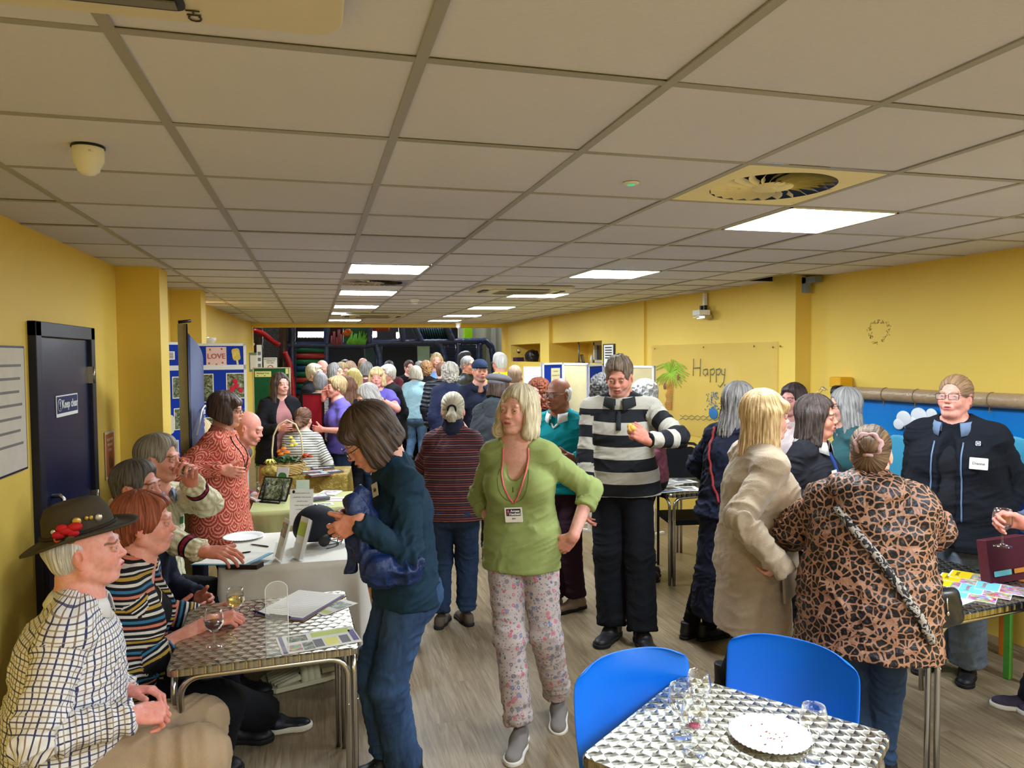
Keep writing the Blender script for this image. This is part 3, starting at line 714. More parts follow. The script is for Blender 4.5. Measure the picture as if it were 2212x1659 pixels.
        if skirt is not None: P.append(cap(V3(0, 0, skirt*H)+S['pel']*V3(1, 1, 0), S['pel'], .10*H*s.fat+e, .070*H*s.fat+e, S['rt'], 1.3, fa=True, k=.03))
        else:
            for sd in 'LR':
                h, kn, an = S['hip'+sd], S['kn'+sd], S['an'+sd]; d = unit(an-kn); end = an+d*(-.012*H+cuff)
                P.append(cap(h, kn, .0505*H*f+e, .037*H*f+e+wide*.5+kneee, k=.02)); P.append(cap(kn, end, .037*H*f+e+wide*.5+kneee, .027*H+e+wide, fb=True, k=.02))
        return s.mesh(name, P, mat, res, amp, fine=fine)
    def shoes(s, mat, sole=None, kind='shoe', L=.27, soleh=.022, name='shoe', hi=0.0, toe=1.0, lace=None):
        S, H = s.S, s.H; k = s.S['s']*(.95 if s.fem else 1.03); out = []
        for sd, sg in (('L', -1), ('R', 1)):
            M = M4(S['Rf'+sd]*k, S['ft'+sd])
            U = [cap((0, -.055, .045), (0, .03, .04), .034, .036, k=.02), cap((0, .02, .038), (0, .12, .026), .038, .026, V3(1, 0, 0), 1.28*toe, k=.02), ell((0, .14, .026), (.040*toe, .050, .026), k=.02),
                 cap((0, -.045, .03), (0, -.040, .085+hi), .036, .036+hi*.1, fb=True, k=.015), cap((0, .0, .07), (0, .03, .06), .030, k=.02)]
            if not hi: U.append(ell((0, -.035, .125), (.028, .04, .035), k=.006, op='-'))
            U.append(half((0, 0, soleh*.6), (0, 0, -1)))
            V, Q, _ = sdfmesh([xf(p, M) for p in U], .006*s.res*(1 if s.T[1] < 5.5 else 1.8), M)
            V = smooth(V, Q, 1); me = npmesh(name, V, Q); o = link(name, me, s.root, mat); out.append((o, M))
            W = [cap((0, -.055, soleh*.5), (0, .02, soleh*.5), .040, .039, k=.02), cap((0, .02, soleh*.5), (0, .135, soleh*.5), .039, .036, V3(1, 0, 0), 1.25*toe, k=.02), ell((0, .14, soleh*.5), (.046*toe, .058, .05), k=.02), half((0, 0, 0), (0, 0, -1)), half((0, 0, soleh), (0, 0, 1))]
            V, Q, _ = sdfmesh([xf(p, M) for p in W], .005*s.res*(1 if s.T[1] < 5.5 else 1.8), M)
            if len(V): link('sole', npmesh('sole', V, Q), o, sole or mat)
            if lace:
                b = MB(); 
                for i in range(5): y = .02+.018*i; b.tube([(-.024, y, .074-.006*i), (0, y+.006, .083-.0075*i), (.024, y, .074-.006*i)], .0022, 6)
                b.v = [tuple((M @ np.append(np.array(p), 1))[:3]) for p in b.v]; b.build('shoelace', lace, o)
        return out
    def hair(s, st, mat, extra=(), amp=None, name='hair', sx=1.0, vol=1.0, dr=None):
        o, a, d = style_hair(st); S = s.S; a = a if amp is None else amp; d = dr or d; o = list(o)+list(extra)
        r = (.0042 if s.T[1] < 4.6 else .0055 if s.T[1] < 7.5 else .0075)*s.res
        hf = [p for p in o if p['t'] == 'h']; o = [p for p in o if p['t'] != 'h']+hf
        if any(p.get('after') for p in o): o = [p for p in o if not p.get('after')]+[p for p in o if p.get('after')]
        M = S['HM']; sc = np.cbrt(np.linalg.det(M[:3, :3])); bb = [bounds(p) for p in o if p['op'] == '+' and p['t'] != 'h']
        f, l = field(o, np.min([b[0] for b in bb], 0)-.01, np.max([b[1] for b in bb], 0)+.01, r/sc); V, Q = surfnet(f, l, r/sc)
        V = smooth(V, Q, 1); N = vnormals(V, Q)
        if d == 'v': ph = np.arctan2(V[:, 0], V[:, 1]+.03); g = np.stack([ph*1.0, V[:, 2]*6+np.hypot(V[:, 0], V[:, 1]+.03)*5, 0*ph], 1)
        else: ph = np.arctan2(V[:, 0], V[:, 2]-.0); g = np.stack([ph*1.0, V[:, 1]*6, 0*ph], 1)
        if a > .011:
            n = (1-np.abs(2*vnoise(V, 48)-1)); dd = a*(n-.5)*1.5+a*.7*(vnoise(V, 20)-.5)
        else:
            q = np.stack([g[:, 0]*9, g[:, 1]*.9, 0*ph], 1); w = vnoise(V, 14)-.5
            dd = a*2*((1-np.abs(2*vnoise(q+w[:, None]*1.2, 1.0)-1))-.55)+a*.9*(vnoise(q*2.3+7, 1.0)-.5)
            if st == 'messy': dd = dd+a*2.2*np.clip((V[:, 2]-.07)/.04, 0, 1)*(vnoise(V, 60)-.3)
        V = V+N*dd[:, None]; V = V @ M[:3, :3].T+M[:3, 3]
        me = npmesh(name, V, Q); set_attrs(me, gc=g+np.array([random.random()*9, 0, 0])); s.hairo = link(name, me, s.root, mat); return s.hairo
    def headpart(s, b, name, mat, parent=None):
        M = s.S['HM']; b.v = [tuple((M @ np.append(np.array(p), 1))[:3]) for p in b.v]; return b.build(name, mat, parent or s.root)
    def glasses(s, mat, lens=None, w=.021, h=.016, up=(0, 0, 0), tilt=0, t=.0016, rect=.5):
        b = MB(); U = V3(up); R = rotx(tilt)
        f = lambda p: tuple(R @ V3(p)+U)
        for sx in (-1, 1):
            pts = []
            for k in range(20):
                a = 2*math.pi*k/20; c, si = math.cos(a), math.sin(a); pw = rect
                x = w*math.copysign(abs(c)**pw, c) if pw != 1 else w*c; z = h*math.copysign(abs(si)**pw, si) if pw != 1 else h*si
                pts.append(f((sx*.033+x, .108-.006*abs(x+sx*0)/w*0-.10*((sx*.033+x)**2)/.06, .003+z)))
            b.tube(pts, t, 6, close=True)
            b.tube([f((sx*(.033+w), .103, .010)), f((sx*.078, .080, .010)), f((sx*.083, -.005, .008)), f((sx*.080, -.03, -.012))], t, 6)
        b.tube([f((-.012, .107, .006)), f((0, .111, .009)), f((.012, .107, .006))], t, 6)
        g = s.headpart(b, 'glasses', mat)
        if lens:
            for sx in (-1, 1):
                b = MB(); pts = []
                for k in range(20):
                    a = 2*math.pi*k/20; c, si = math.cos(a), math.sin(a); x = w*math.copysign(abs(c)**rect, c); z = h*math.copysign(abs(si)**rect, si)
                    pts.append(f((sx*.033+x, .108-.10*((sx*.033+x)**2)/.06, .003+z)))
                b.add(pts, [tuple(range(20))]); s.headpart(b, 'lens', lens, g)
        return g
    def surf(s, p, d, obj=None):
        """world-free raycast: from person-local p along d onto the garment mesh"""
        o = obj or s.topo; dg = bpy.context.evaluated_depsgraph_get()
        ok, loc, nor, _ = o.ray_cast(Vector(p), Vector(unit(d)), distance=2.0)
        return (V3(*loc), V3(*nor)) if ok else (V3(p), -unit(d))
    def badge(s, rgt, upz, w=.085, h=.055, mat=None, txt=None, name='name_badge', tm=None, size=.018, rot=0, parent=None):
        S = s.S; o = S['ch']+S['rt2']*rgt+S['up2']*upz+S['fw2']*.5; p, n = s.surf(o, -S['fw2'])
        n = unit(n*.6+S['fw2']*.6); x = unit(np.cross(S['up2'], n)); z = np.cross(n, x)
        c, si = math.cos(rot), math.sin(rot); x, z = x*c+z*si, z*c-x*si
        x = -x
        M = Matrix([[x[0]*1, z[0], -n[0], 0], [x[1], z[1], -n[1], 0], [x[2], z[2], -n[2], 0], [0, 0, 0, 1]])
        # right-handed frame: text x must run to the viewer's right
        X = unit(np.cross(z, n)); M = Matrix([[X[0], z[0], n[0], p[0]+n[0]*.011], [X[1], z[1], n[1], p[1]+n[1]*.011], [X[2], z[2], n[2], p[2]+n[2]*.011], [0, 0, 0, 1]])
        b = MB(); b.prism(rrect(w, h, .004, 3), 0, .0015, M=M); o = b.build(name, mat, parent or s.root)
        if txt: text_mesh(txt, size, tm, M @ Matrix.Translation((0, 0, .0018)), o)
        return o, M
# ------------------------------------------------------------------ extras worn by people
def _line(s, pts, r, mat, name, back=False, obj=None, flat=.45, n=6, off=.0, frame=None, parent=None, close=False):
    """strip of cloth or cord that follows the garment; pts = (right, up) metres from the chest point"""
    S = s.S; f = S['fw2']*(-1 if back else 1); Q = []; P_ = []
    for (x0, z0), (x1, z1) in zip(pts[:-1], pts[1:]):
        n_ = max(1, int(math.hypot(x1-x0, z1-z0)/.018)); P_ += [(x0+(x1-x0)*k/n_, z0+(z1-z0)*k/n_) for k in range(n_)]
    pts = P_+[pts[-1]]
    for (x, z) in pts:
        o = S['ch']+S['rt2']*x+S['up2']*z+f*.6; p, nn = s.surf(o, -f, obj); Q.append(p+f*(off+(r if not isinstance(r, (list, tuple)) else .003)*.5))
    b = MB(); b.tube(Q, r, n, close=close); return b.build(name, mat, parent or s.root)
Person.line = _line
def _collar(s, mat, h=.030, e=.010, name='collar', gap=.03, drop=.0):
    """folded collar: stands up round the neck and turns down, open at the front"""
    S, H = s.S, s.H; c0 = S['nb']-S['up2']*(.004*H+drop)+S['fw2']*.004; x, y, z = S['rt2'], S['fw2'], S['up2']; n = 40; vs = []; k_ = (.75+.25*s.fat)
    rx, ry = .0475*H*k_+e, .046*H*k_+e; g = math.asin(min(.9, gap/rx))
    prof = [(.0, -.006, 0), (-.004, h*.6, 0), (-.004, h, 0), (.002, h+.004, 0), (.012, h*.7, .2), (.024, .000, 1)]
    for i in range(n+1):
        a = g+(2*math.pi-2*g)*i/n; fr = max(0, math.cos(a)); 
        for dr, zz, t in prof:
            q = c0+x*math.sin(a)*(rx+dr)+y*math.cos(a)*(ry+dr)+z*(zz-t*(.010+.024*fr**4)+(-.010*fr-.006*abs(math.sin(a))*t)); q = q-y*(0)+y*(.010*t*fr**4); vs.append(tuple(q))
    m = len(prof); b = MB(); b.add(vs, [(i*m+j, (i+1)*m+j, (i+1)*m+j+1, i*m+j+1) for i in range(n) for j in range(m-1)], sm=True)
    o = b.build(name, mat, s.root); so = o.modifiers.new('s', 'SOLIDIFY'); so.thickness = .003; return o
Person.collar = _collar
def _open(S, w, top=.0, bot=-.5):
    """cutting shape that opens a jacket at the front"""
    H = S['H']; return cap(S['nb']+S['fw2']*(.16*H)+S['up2']*top, S['pel']+S['fw']*.19*H+S['up']*bot*H, w, w*1.25, S['rt2'], 1.0, k=.006, op='-')
def _openslab(S, w, d=.048):
    H = S['H']; a = S['nb']+S['fw2']*(d+.10)*H-S['up2']*.02; b = S['pel']+S['fw']*(d+.12)*H-S['up']*.3*H
    q = cap(a, b, .10*H, .10*H, S['rt2'], w/(.10*H), k=.004, op='-'); return q
def _badge2(s, x, z, w=.07, h=.045, txt=None, size=.016, rot=0, mat=None, parent=None, obj=None):
    if obj is not None: t = s.topo; s.topo = obj
    r = s.badge(x, z, w, h, mat or STICK, txt, tm=BIRO, size=size, rot=rot, name='name_sticker', parent=parent)
    if obj is not None: s.topo = t
    return r
Person.tagit = _badge2
STICK = plain('sticker_white', (236, 232, 216), .5, noise=.02); BIRO = plain('dark_biro', (52, 50, 70), .6, noise=0)
def _watch(s, sd, mat=None):
    S = s.S; w, e = S['wr'+sd], S['el'+sd]; d = unit(e-w); c = w+d*.035; b = MB(); b.tube([c-d*.009, c+d*.009], .027*S['s'], 16); o = b.build('watch_strap', mat or BLACK, s.root)
    b = MB(); b.tube([c+S['HD'+sd][:3, 2]/S['s']*.022, c+S['HD'+sd][:3, 2]/S['s']*.032], .015, 14); b.build('watch_face', BLACK, o)
Person.watch = _watch
# ------------------------------------------------------------------ the room
def S_(o): o['kind'] = 'structure'; return o
t = NT('yellow_wall_paint', .55, .25); g = t.obj(); n = t.noise(g, 1.1, 5, .6)
t.col(t.mix(n, lin((226, 192, 84)), lin((236, 204, 98)))); t.bump(t.noise(g, 120, 3), .08, .002); YEL = t.mat
t = NT('tile_face', .9, .1); g = t.obj(); n = t.noise(g, .9, 4); m2 = t.noise(t.scl(g, (1, 3, 1)), 55, 5, .7); at = t.attr('Col', 'Color')
t.col(t.mix(t.m('MULTIPLY', m2, .22), t.mix(1.0, t.mix(n, lin((212, 212, 230)), lin((230, 230, 246))), at, 'MULTIPLY'), lin((150, 142, 132)))); t.bump(m2, .25, .003); TILE = t.mat
GRID = plain('grid_bar', (160, 158, 156), .45, .4, noise=.03)
t = NT('panel_light', .5); t.col((1, 1, 1, 1)); t.b.inputs['Emission Color'].default_value = (.80, .90, 1.0, 1); t.b.inputs['Emission Strength'].default_value = 22; PANEL = t.mat
t = NT('added_cool_light', .5); t.col((1, 1, 1, 1)); t.b.inputs['Emission Color'].default_value = (.70, .82, 1.0, 1); t.b.inputs['Emission Strength'].default_value = 30; ADDPANEL = t.mat  # for cool panels added out of view to tint the ceiling bluish
WHITE = plain('white_plastic', (232, 230, 224), .4, .4, noise=.02); BLACK = plain('black_plastic', (22, 22, 24), .4, .4)
DARK = plain('dark_void', (26, 27, 32), .9, .1)
# floor : grey-brown vinyl planks laid along the room
t = NT('vinyl_plank', .38, .35); g = t.obj(); 
a = rad(-8); br = t.n('ShaderNodeTexBrick', {'Vector': t.n('ShaderNodeMapping', {'Vector': g, 'Rotation': (0, 0, rad(90))}), 'Color1': (.35, .35, .35, 1), 'Color2': (.72, .72, .72, 1), 'Mortar': (.18, .18, .18, 1), 'Scale': 1.0, 'Mortar Size': .0014, 'Brick Width': 1.2, 'Row Height': .18, 'Bias': .0})
br.offset = .37
gr = t.noise(t.vm('ADD', t.scl(g, (42, 2.6, 1)), t.scl(br.outputs[0], 40.0)), 1.0, 6, .65, 1.6)
wv = t.noise(t.vm('ADD', t.scl(g, (14, 1.1, 1)), t.scl(br.outputs[0], 23.0)), 1.0, 4, .6, 2.4)
c = t.ramp(t.m('ADD', t.m('MULTIPLY', gr, .62), t.m('MULTIPLY', wv, .38)), [(.30, (92, 77, 58)), (.47, (128, 110, 84)), (.60, (146, 128, 100)), (.75, (166, 148, 120))])
c = t.mix(.5, c, t.mix(1.0, c, t.mix(br.outputs[0], (.88, .88, .88, 1), (1.06, 1.06, 1.06, 1)), 'MULTIPLY'))
c = t.mix(t.m('MULTIPLY', br.outputs[1], .55), c, lin((104, 88, 68)))
t.col(c); t.set(t.b.inputs['Roughness'], t.m('ADD', .28, t.m('MULTIPLY', gr, .22))); t.bump(gr, .12, .002); FLOOR = t.mat

b = MB(); b.box((-2.2, -3.6, -.08), (5.4, 22.5, 0)); S_(b.build('floor', FLOOR))
def wall(name, pts, z0=0, z1=CEIL+.25, th=.18, side=1, mat=None):
    """thick wall along a polyline, thickness on its left (side=1)"""
    b = MB()
    for (x0, y0), (x1, y1) in zip(pts[:-1], pts[1:]):
        d = unit(V3(x1-x0, y1-y0, 0)); n = V3(-d[1], d[0], 0)*th*side
        b.prism([(x0, y0), (x1, y1), (x1+n[0], y1+n[1]), (x0+n[0], y0+n[1])][::1 if side > 0 else -1], z0, z1)
    return S_(b.build(name, mat or YEL))
# left wall with two piers; right wall in two runs
wall('wall_left', [(-1.37, -3.5), (-1.33, 5.70)])
wall('wall_left', [(-1.31, 5.95), (-1.30, 7.50)]); wall('wall_left', [(-1.30, 7.86), (-1.14, 14.6)])
b = MB(); b.box((-1.52, 5.68, 0), (-1.05, 5.98, CEIL+.2)); S_(b.build('wall_left', YEL))
b = MB(); b.box((-1.52, 7.50, 0), (-1.03, 7.82, CEIL+.2)); S_(b.build('wall_left', YEL))
wall('wall_right', [(4.62, -3.5), (4.14, 5.47)], side=-1)
b = MB(); b.prism([(3.99, 5.47), (4.35, 5.47), (4.30, 8.2), (3.89, 8.2)], 0, CEIL+.2); S_(b.build('wall_right', YEL))
# right wall beyond 8.2 m holds two alcoves
a0 = AX(1295, 738, 3.86); a1 = AX(1185, 740, 3.84)
ALT = 2.04
b = MB()
def seg(y0, y1, z0, z1, x0=3.86, x1=4.5): b.box((x0, y0, z0), (x1, y1, z1))
seg(8.2, 9.55, 0, CEIL+.2); seg(9.55, 11.75, ALT, CEIL+.2); seg(9.55, 11.75, 0, 1.72); seg(11.75, 12.25, 0, CEIL+.2, 3.80); seg(12.25, 14.3, ALT+.01, CEIL+.2, 3.82); seg(12.25, 14.3, 0, 1.72, 3.82); seg(14.3, 14.8, 0, CEIL+.2, 3.82)
S_(b.build('wall_right', YEL)); b = MB(); b.box((4.5, 9.4, 1.5), (4.6, 14.4, 2.3)); S_(b.build('wall_right', YEL))
GLD = plain('night_glass', (34, 33, 30), .08, .6, noise=0); FRM = plain('window_frame', (206, 202, 190), .4)
for i, (y0, y1) in enumerate([(9.56, 10.9), (12.3, 13.2)]):
    b = MB(); b.box((4.30, y0, 1.72), (4.34, y1, 2.03)); w = S_(b.build('window_%d' % (i+1), GLD)); b = MB()
    for yy in (y0, (y0+y1)/2, y1-.05): b.box((4.26, yy, 1.72), (4.31, yy+.05, 2.04))
    b.box((4.26, y0, 1.99), (4.31, y1, 2.04)); b.box((4.26, y0, 1.72), (4.31, y1, 1.76)); b.build('window_frame', FRM, w)
wall('wall_back', [(4.8, -3.5), (-1.6, -3.5)])
# beam over the opening and side returns
b = MB(); b.box((-1.3, 14.6, 2.415), (4.1, 14.95, 3.2)); S_(b.build('trim_1', YEL))
b = MB(); b.box((-1.45, 14.6, 0), (-1.12, 14.9, 2.42)); S_(b.build('wall_far', YEL)); b = MB(); b.box((3.78, 14.6, 0), (4.1, 14.9, 2.42)); S_(b.build('wall_far', YEL))
# ceiling grid
GX = [-1.59, -.985, -.375, .235, .825, 1.425, 2.02, 2.62, 3.22, 3.70, 4.30, 4.90]
GY = [-3.5, -2.9, -2.3, -1.7, -1.1, -.5, .1, .7, 1.0+.02, 1.61, 2.21, 2.81, 3.41, 4.0, 4.6, 5.2, 5.79, 6.28, 6.80, 7.30, 7.86, 8.40, 8.90, 9.42, 9.98, 10.5, 10.98, 11.46, 12.0, 12.6, 13.13, 13.65, 14.15, 14.6]
GY.remove(.7)
def cell(x, y):
    i = max(k for k in range(len(GX)-1) if GX[k] <= x); j = max(k for k in range(len(GY)-1) if GY[k] <= y); return i, j
LIGHTS = [(2.3, 3.1), (.5, 5.5), (2.3, 5.5), (.5, 7.5), (2.3, 7.5), (.5, 9.6), (2.2, 9.6), (2.2, 11.7), (.5, 13.3), (2.2, 13.3), (.5, 11.2),
          (2.3, .5), (.5, -.8), (2.3, -1.9), (.5, -2.5), (3.9, 1.3)]
LC = [cell(*p) for p in LIGHTS]; HOLE = [cell(3.9, 5.35)]; VENT = [cell(1.7, 2.5), cell(.5, 6.5)]
b = MB(); cols = []
for i in range(len(GX)-1):
    for j in range(len(GY)-1):
        if (i, j) in LC or (i, j) in HOLE or (i, j) in VENT: continue
        q = random.uniform(-.0025, .0025); x0, x1, y0, y1 = GX[i]+.009, GX[i+1]-.009, GY[j]+.009, GY[j+1]-.009; z = CEIL+.004
        b.box((x0, y0, z+q), (x1, y1, z+.02)); s_ = random.uniform(.95, 1.02); s_ = .86 if (i, j) in ((3, 12), (2, 14)) else s_
        cols += [s_]*8
o = b.build('ceiling', TILE); a = o.data.color_attributes.new('Col', 'FLOAT_COLOR', 'POINT')
a.data.foreach_set('color', np.repeat(np.array([[c, c, c*1.0, 1] for c in cols], F32), 1, 0).ravel()); S_(o); CEILO = o
b = MB()
for x in GX: b.box((x-.013, -3.5, CEIL-.001), (x+.013, 14.6, CEIL+.003))
for y in GY: b.box((-1.5, y-.012, CEIL-.0006), (4.7, y+.012, CEIL+.002))
b.build('grid_bar', GRID, CEILO)
b = MB(); b.box((-1.7, -3.6, CEIL+.32), (5, 14.9, CEIL+.36)); S_(b.build('ceiling', DARK))
LL = {0: 'nearest glowing square ceiling panel, on the right above the group', 1: 'glowing square ceiling panel with a yellowish centre, second nearest row', 2: 'glowing square ceiling panel in front of the bracket on the right wall', 3: 'left-row glowing ceiling panel just beyond the swirl vent',
      4: 'right-row glowing ceiling panel beside the ceiling cassette unit', 5: 'third glowing ceiling panel of the left row', 6: 'fourth glowing ceiling panel of the right row', 7: 'fifth glowing ceiling panel of the right row', 8: 'last glowing ceiling panel of the left row, by the yellow beam', 9: 'last glowing ceiling panel of the right row, by the yellow beam', 10: 'ceiling panel partly hidden by the far cassette unit'}
for k, (i, j) in enumerate(LC):
    x0, x1, y0, y1 = GX[i]+.014, GX[i+1]-.014, GY[j]+.014, GY[j+1]-.014
    if k == 10: x1 = x0+.22
    e = empty('ceiling_light', ((x0+x1)/2, (y0+y1)/2, CEIL), LL.get(k, 'unseen square ceiling panel added out of view to light the room'), 'ceiling light', 'square ceiling light panels')
    w, h = (x1-x0)/2, (y1-y0)/2
    b = MB(); b.add([(-w+.012, -h+.012, .001), (-w+.012, h-.012, .001), (w-.012, h-.012, .001), (w-.012, -h+.012, .001)], [(0, 1, 2, 3)]); b.build('diffuser', ADDPANEL if k in (11, 15) else PANEL, e)
    b = MB()
    for s_ in (-1, 1): b.box((-w, s_*(h-.006)-.006, -.004), (w, s_*(h-.006)+.006, .012)); b.box((s_*(w-.006)-.006, -h, -.004), (s_*(w-.006)+.006, h, .012))
    b.build('frame', WHITE, e)
# swirl diffusers
def vent(i, j, face, label, z=CEIL):
    x0, x1, y0, y1 = GX[i]+.014, GX[i+1]-.014, GY[j]+.014, GY[j+1]-.014; cx, cy = (x0+x1)/2, (y0+y1)/2; w, h = (x1-x0)/2, (y1-y0)/2
    e = empty('ceiling_vent', (cx, cy, z), label, 'vent')
    n = 48; R = .235; vs = []; fs = []
    sq = []
    for k in range(n):
        a = 2*math.pi*k/n; c, s_ = math.cos(a), math.sin(a); m = max(abs(c)/w, abs(s_)/h); sq.append((c/m, s_/m, 0)); vs.append((R*c, R*s_, 0))
    vs += sq; fs = [(k, k+n, (k+1) % n+n, (k+1) % n) for k in range(n)]
    b = MB(); b.add(vs, fs); b.add([(p[0], p[1], .03) for p in vs[:n]], [tuple(range(n))], 1); b.build('face_plate', [face, DARK], e)
    b = MB()
    for k in range(24):
        a = 2*math.pi*k/24; P = []
        for r in (.075, .12, .17, .215, .232): aa = a+(r-.07)*2.2; P.append((r, aa))
        L = [(r*math.cos(a_), r*math.sin(a_), -.002) for r, a_ in P]; U = [((r*math.cos(a_+.115)), r*math.sin(a_+.115), .016) for r, a_ in P]
        b.add(L+U, [(q, q+1, q+6, q+5) for q in range(4)], sm=True)
    b.lathe([(0, -.003), (.075, -.003), (.08, .004)], 24); b.lathe([(.0, -.008), (.012, -.008), (.014, -.002)], 12); b.build('swirl_blades', face, e)
t = NT('yellowed_vent_metal', .4, .4); n = t.noise(t.obj(), 7, 4, .6); t.col(t.ramp(n, [(.3, (244, 234, 186)), (.62, (240, 228, 180)), (.67, (196, 186, 158)), (.75, (150, 148, 148))])); VY = t.mat
t = NT('stained_vent_metal', .25, .5, .6); n = t.noise(t.obj(), 9, 4, .6); t.col(t.ramp(n, [(.35, (96, 92, 90)), (.5, (150, 140, 132)), (.65, (214, 196, 150))])); VG = t.mat
vent(*VENT[0], VY, 'yellow-stained square ceiling vent with round swirl blades near the light panel'); vent(*VENT[1], VG, 'grey metallic swirl vent between two ceiling lights in the left row')
# hole where a tile is missing
i, j = HOLE[0]; e = empty('ceiling_void', ((GX[i]+GX[i+1])/2, (GY[j]+GY[j+1])/2, CEIL), 'dark gap where a ceiling tile is missing above the right wall corner', 'ceiling gap')
b = MB(); w, h = .29, .29
b.add([(-w, -h, .15), (w, -h, .15), (w, h, .15), (-w, h, .15), (-w, -h, 0), (w, -h, 0), (w, h, 0), (-w, h, 0)], [(0, 1, 2, 3), (0, 4, 5, 1), (1, 5, 6, 2), (2, 6, 7, 3), (3, 7, 4, 0)]); b.build('void_shade_box', plain('void_shade', (26, 28, 36), .9), e)  # box inside the gap, the void's shade put into its dark colour
b = MB(); b.tube([(-.1, -.1, .12), (-.06, -.05, .02), (0, -.08, .1)], .004, 6); b.tube([(.05, -.1, .12), (.02, -.02, .015), (.1, -.1, .1)], .004, 6); b.build('loose_cable', WHITE, e)
# ceiling cassette air conditioners
def cassette(x, y, w, d, label, lettering=False):
    e = empty('ceiling_air_conditioner', (x, y, CEIL), label, 'air conditioner'); CR = plain('ac_plastic', (214, 206, 186), .45, .35, noise=.03)
    b = MB(); b.prism(rrect(w, d, .06, 6), -.030, .0); b.prism(rrect(w*.72, d*.72, .04, 5), -.040, -.03); b.build('housing', CR, e, bevel=.008)
    b = MB(); b.box((-w*.27, -d*.27, -.046), (w*.27, d*.27, -.041)); 
    for k in range(18): yy = -d*.25+d*.5*k/17; b.box((-w*.26, yy, -.0475), (w*.26, yy+.004, -.046))
    b.build('intake_grille', plain('ac_grille', (150, 144, 128), .5), e)
    for sx, sy in ((1, 0), (-1, 0), (0, 1), (0, -1)):
        b = MB(); lw, ld = (.05, d*.27) if sx else (w*.27, .05)
        cx, cy = sx*w*.41, sy*d*.41; b.box((cx-lw, cy-ld, -.036), (cx+lw, cy+ld, -.0305)) if False else b.prism(rrect(lw*1.3, ld*1.7, .02, 4, cx, cy) if sx else rrect(lw*1.7, ld*1.3, .02, 4, cx, cy), -.0345, -.03)
        b.build('air_slot', plain('slot_dark', (48, 52, 62), .5), e)
        b = MB(); 
        if sx: b.box((cx-.012, cy-ld*.8, -.040), (cx+.016, cy+ld*.8, -.037))
        else: b.box((cx-lw*.8, cy-.012, -.040), (cx+lw*.8, cy+.016, -.037))
        b.build('louvre', plain('louvre_grey', (120, 120, 118), .4), e)
    if lettering: text_mesh('CH', .034, plain('ink', (52, 52, 56), .5), TM((w*.24, d*.46, -.0325), rz=rad(-90), rx=math.pi), e, 'printed_letters')
    return e
p = G(800, 20, CEIL); cassette(p[0]-.54, p[1]-.42, .98, .98, 'cream ceiling air conditioner cut by the top edge of the picture', True)
cassette(1.93, 6.83, .92, .60, 'cream ceiling air conditioner next to a light panel in the right row'); cassette(.88, 11.55, .95, .7, 'far cream ceiling air conditioner by the end of the left light row')
# detectors and camera dome
p = G(190, 316, CEIL); e = empty('security_camera', (p[0], p[1], CEIL), 'white dome camera hanging from the ceiling above the blue door side', 'camera')
b = MB(); b.lathe([(.0, 0), (.046, 0), (.047, -.006), (.0, -.006)], 28); b.build('mount_ring', BLACK, e)
b = MB(); b.lathe([(.043, -.006), (.044, -.02), (.043, -.045), (.036, -.058), (.034, -.060), (.030, -.074), (.016, -.086), (.0, -.089)], 28); b.build('dome_housing', WHITE, e)
text_mesh('hikvision'[:0] or 'H...', .010, plain('grey_ink', (150, 150, 150)), Matrix.Translation((.018, -.040, -.022)) @ TM(rx=math.pi/2, rz=rad(22)), e, 'faint_print')
p = G(1363, 395, CEIL); e = empty('alarm_indicator', (p[0], p[1], CEIL), 'small round white ceiling fitting with a green light', 'indicator'); b = MB(); b.lathe([(.030, 0), (.029, -.005), (.020, -.007), (.0, -.007)], 24); b.build('bezel', WHITE, e); b = MB(); b.lathe([(.015, -.0072), (.012, -.010), (0, -.011)], 16); b.build('green_lens', plain('green_led', (70, 170, 120), .3, emit=.4, noise=0), e)
p = G(895, 646, CEIL); e = empty('smoke_detector', (p[0], p[1], CEIL), 'white smoke detector on the ceiling between the two rows of lights', 'smoke detector'); b = MB(); b.lathe([(.055, 0), (.055, -.02), (.04, -.03), (.035, -.055), (.0, -.06)], 24); b.build('detector_body', WHITE, e)
b = MB(); b.lathe([(.036, -.035), (.038, -.042), (.036, -.048)], 24); b.build('vent_ring', BLACK, e)
p = G(990, 696, CEIL); e = empty('smoke_detector', (p[0], p[1], CEIL), 'small white dome hanging at the far right end of the ceiling', 'detector'); b = MB(); b.lathe([(.06, 0), (.06, -.03), (.045, -.05), (.045, -.09), (.02, -.12), (.0, -.12)], 20); b.build('dome', WHITE, e)
p = G(1262, 612, CEIL)
# blue fire door on the left wall
NAVY = plain('navy_door_paint', (15, 26, 60), .35, .45, noise=.05); NAVF = plain('navy_frame_paint', (17, 22, 44), .45, .4, noise=.1)
y0, y1, zt = 4.04, 5.03, 2.035; xw = -1.335
b = MB(); b.box((xw-.05, y0, 0), (xw+.035, y0+.075, zt)); b.box((xw-.05, y1-.075, 0), (xw+.035, y1, zt)); b.box((xw-.05, y0, zt-.075), (xw+.035, y1, zt)); S_(b.build('trim_2', NAVF, bevel=.004))
b = MB(); b.box((xw-.04, y0+.078, .01), (xw+.012, y1-.078, zt-.078)); D1 = S_(b.build('door_1', NAVY))
STEEL = plain('brushed_steel', (190, 188, 182), .28, .5, 1.0, noise=.04); CHROME = plain('chrome', (205, 205, 205), .12, .5, 1.0, noise=.0)
b = MB(); ya = y0+.22; b.tube([(xw, ya, 1.14), (xw+.05, ya, 1.14), (xw+.065, ya, 1.125), (xw+.065, ya, .80), (xw+.05, ya, .785), (xw, ya, .785)], .011, 10); 
b.v = [(x, y+(0.0), z) for x, y, z in b.v]; b.build('pull_handle', STEEL, D1)
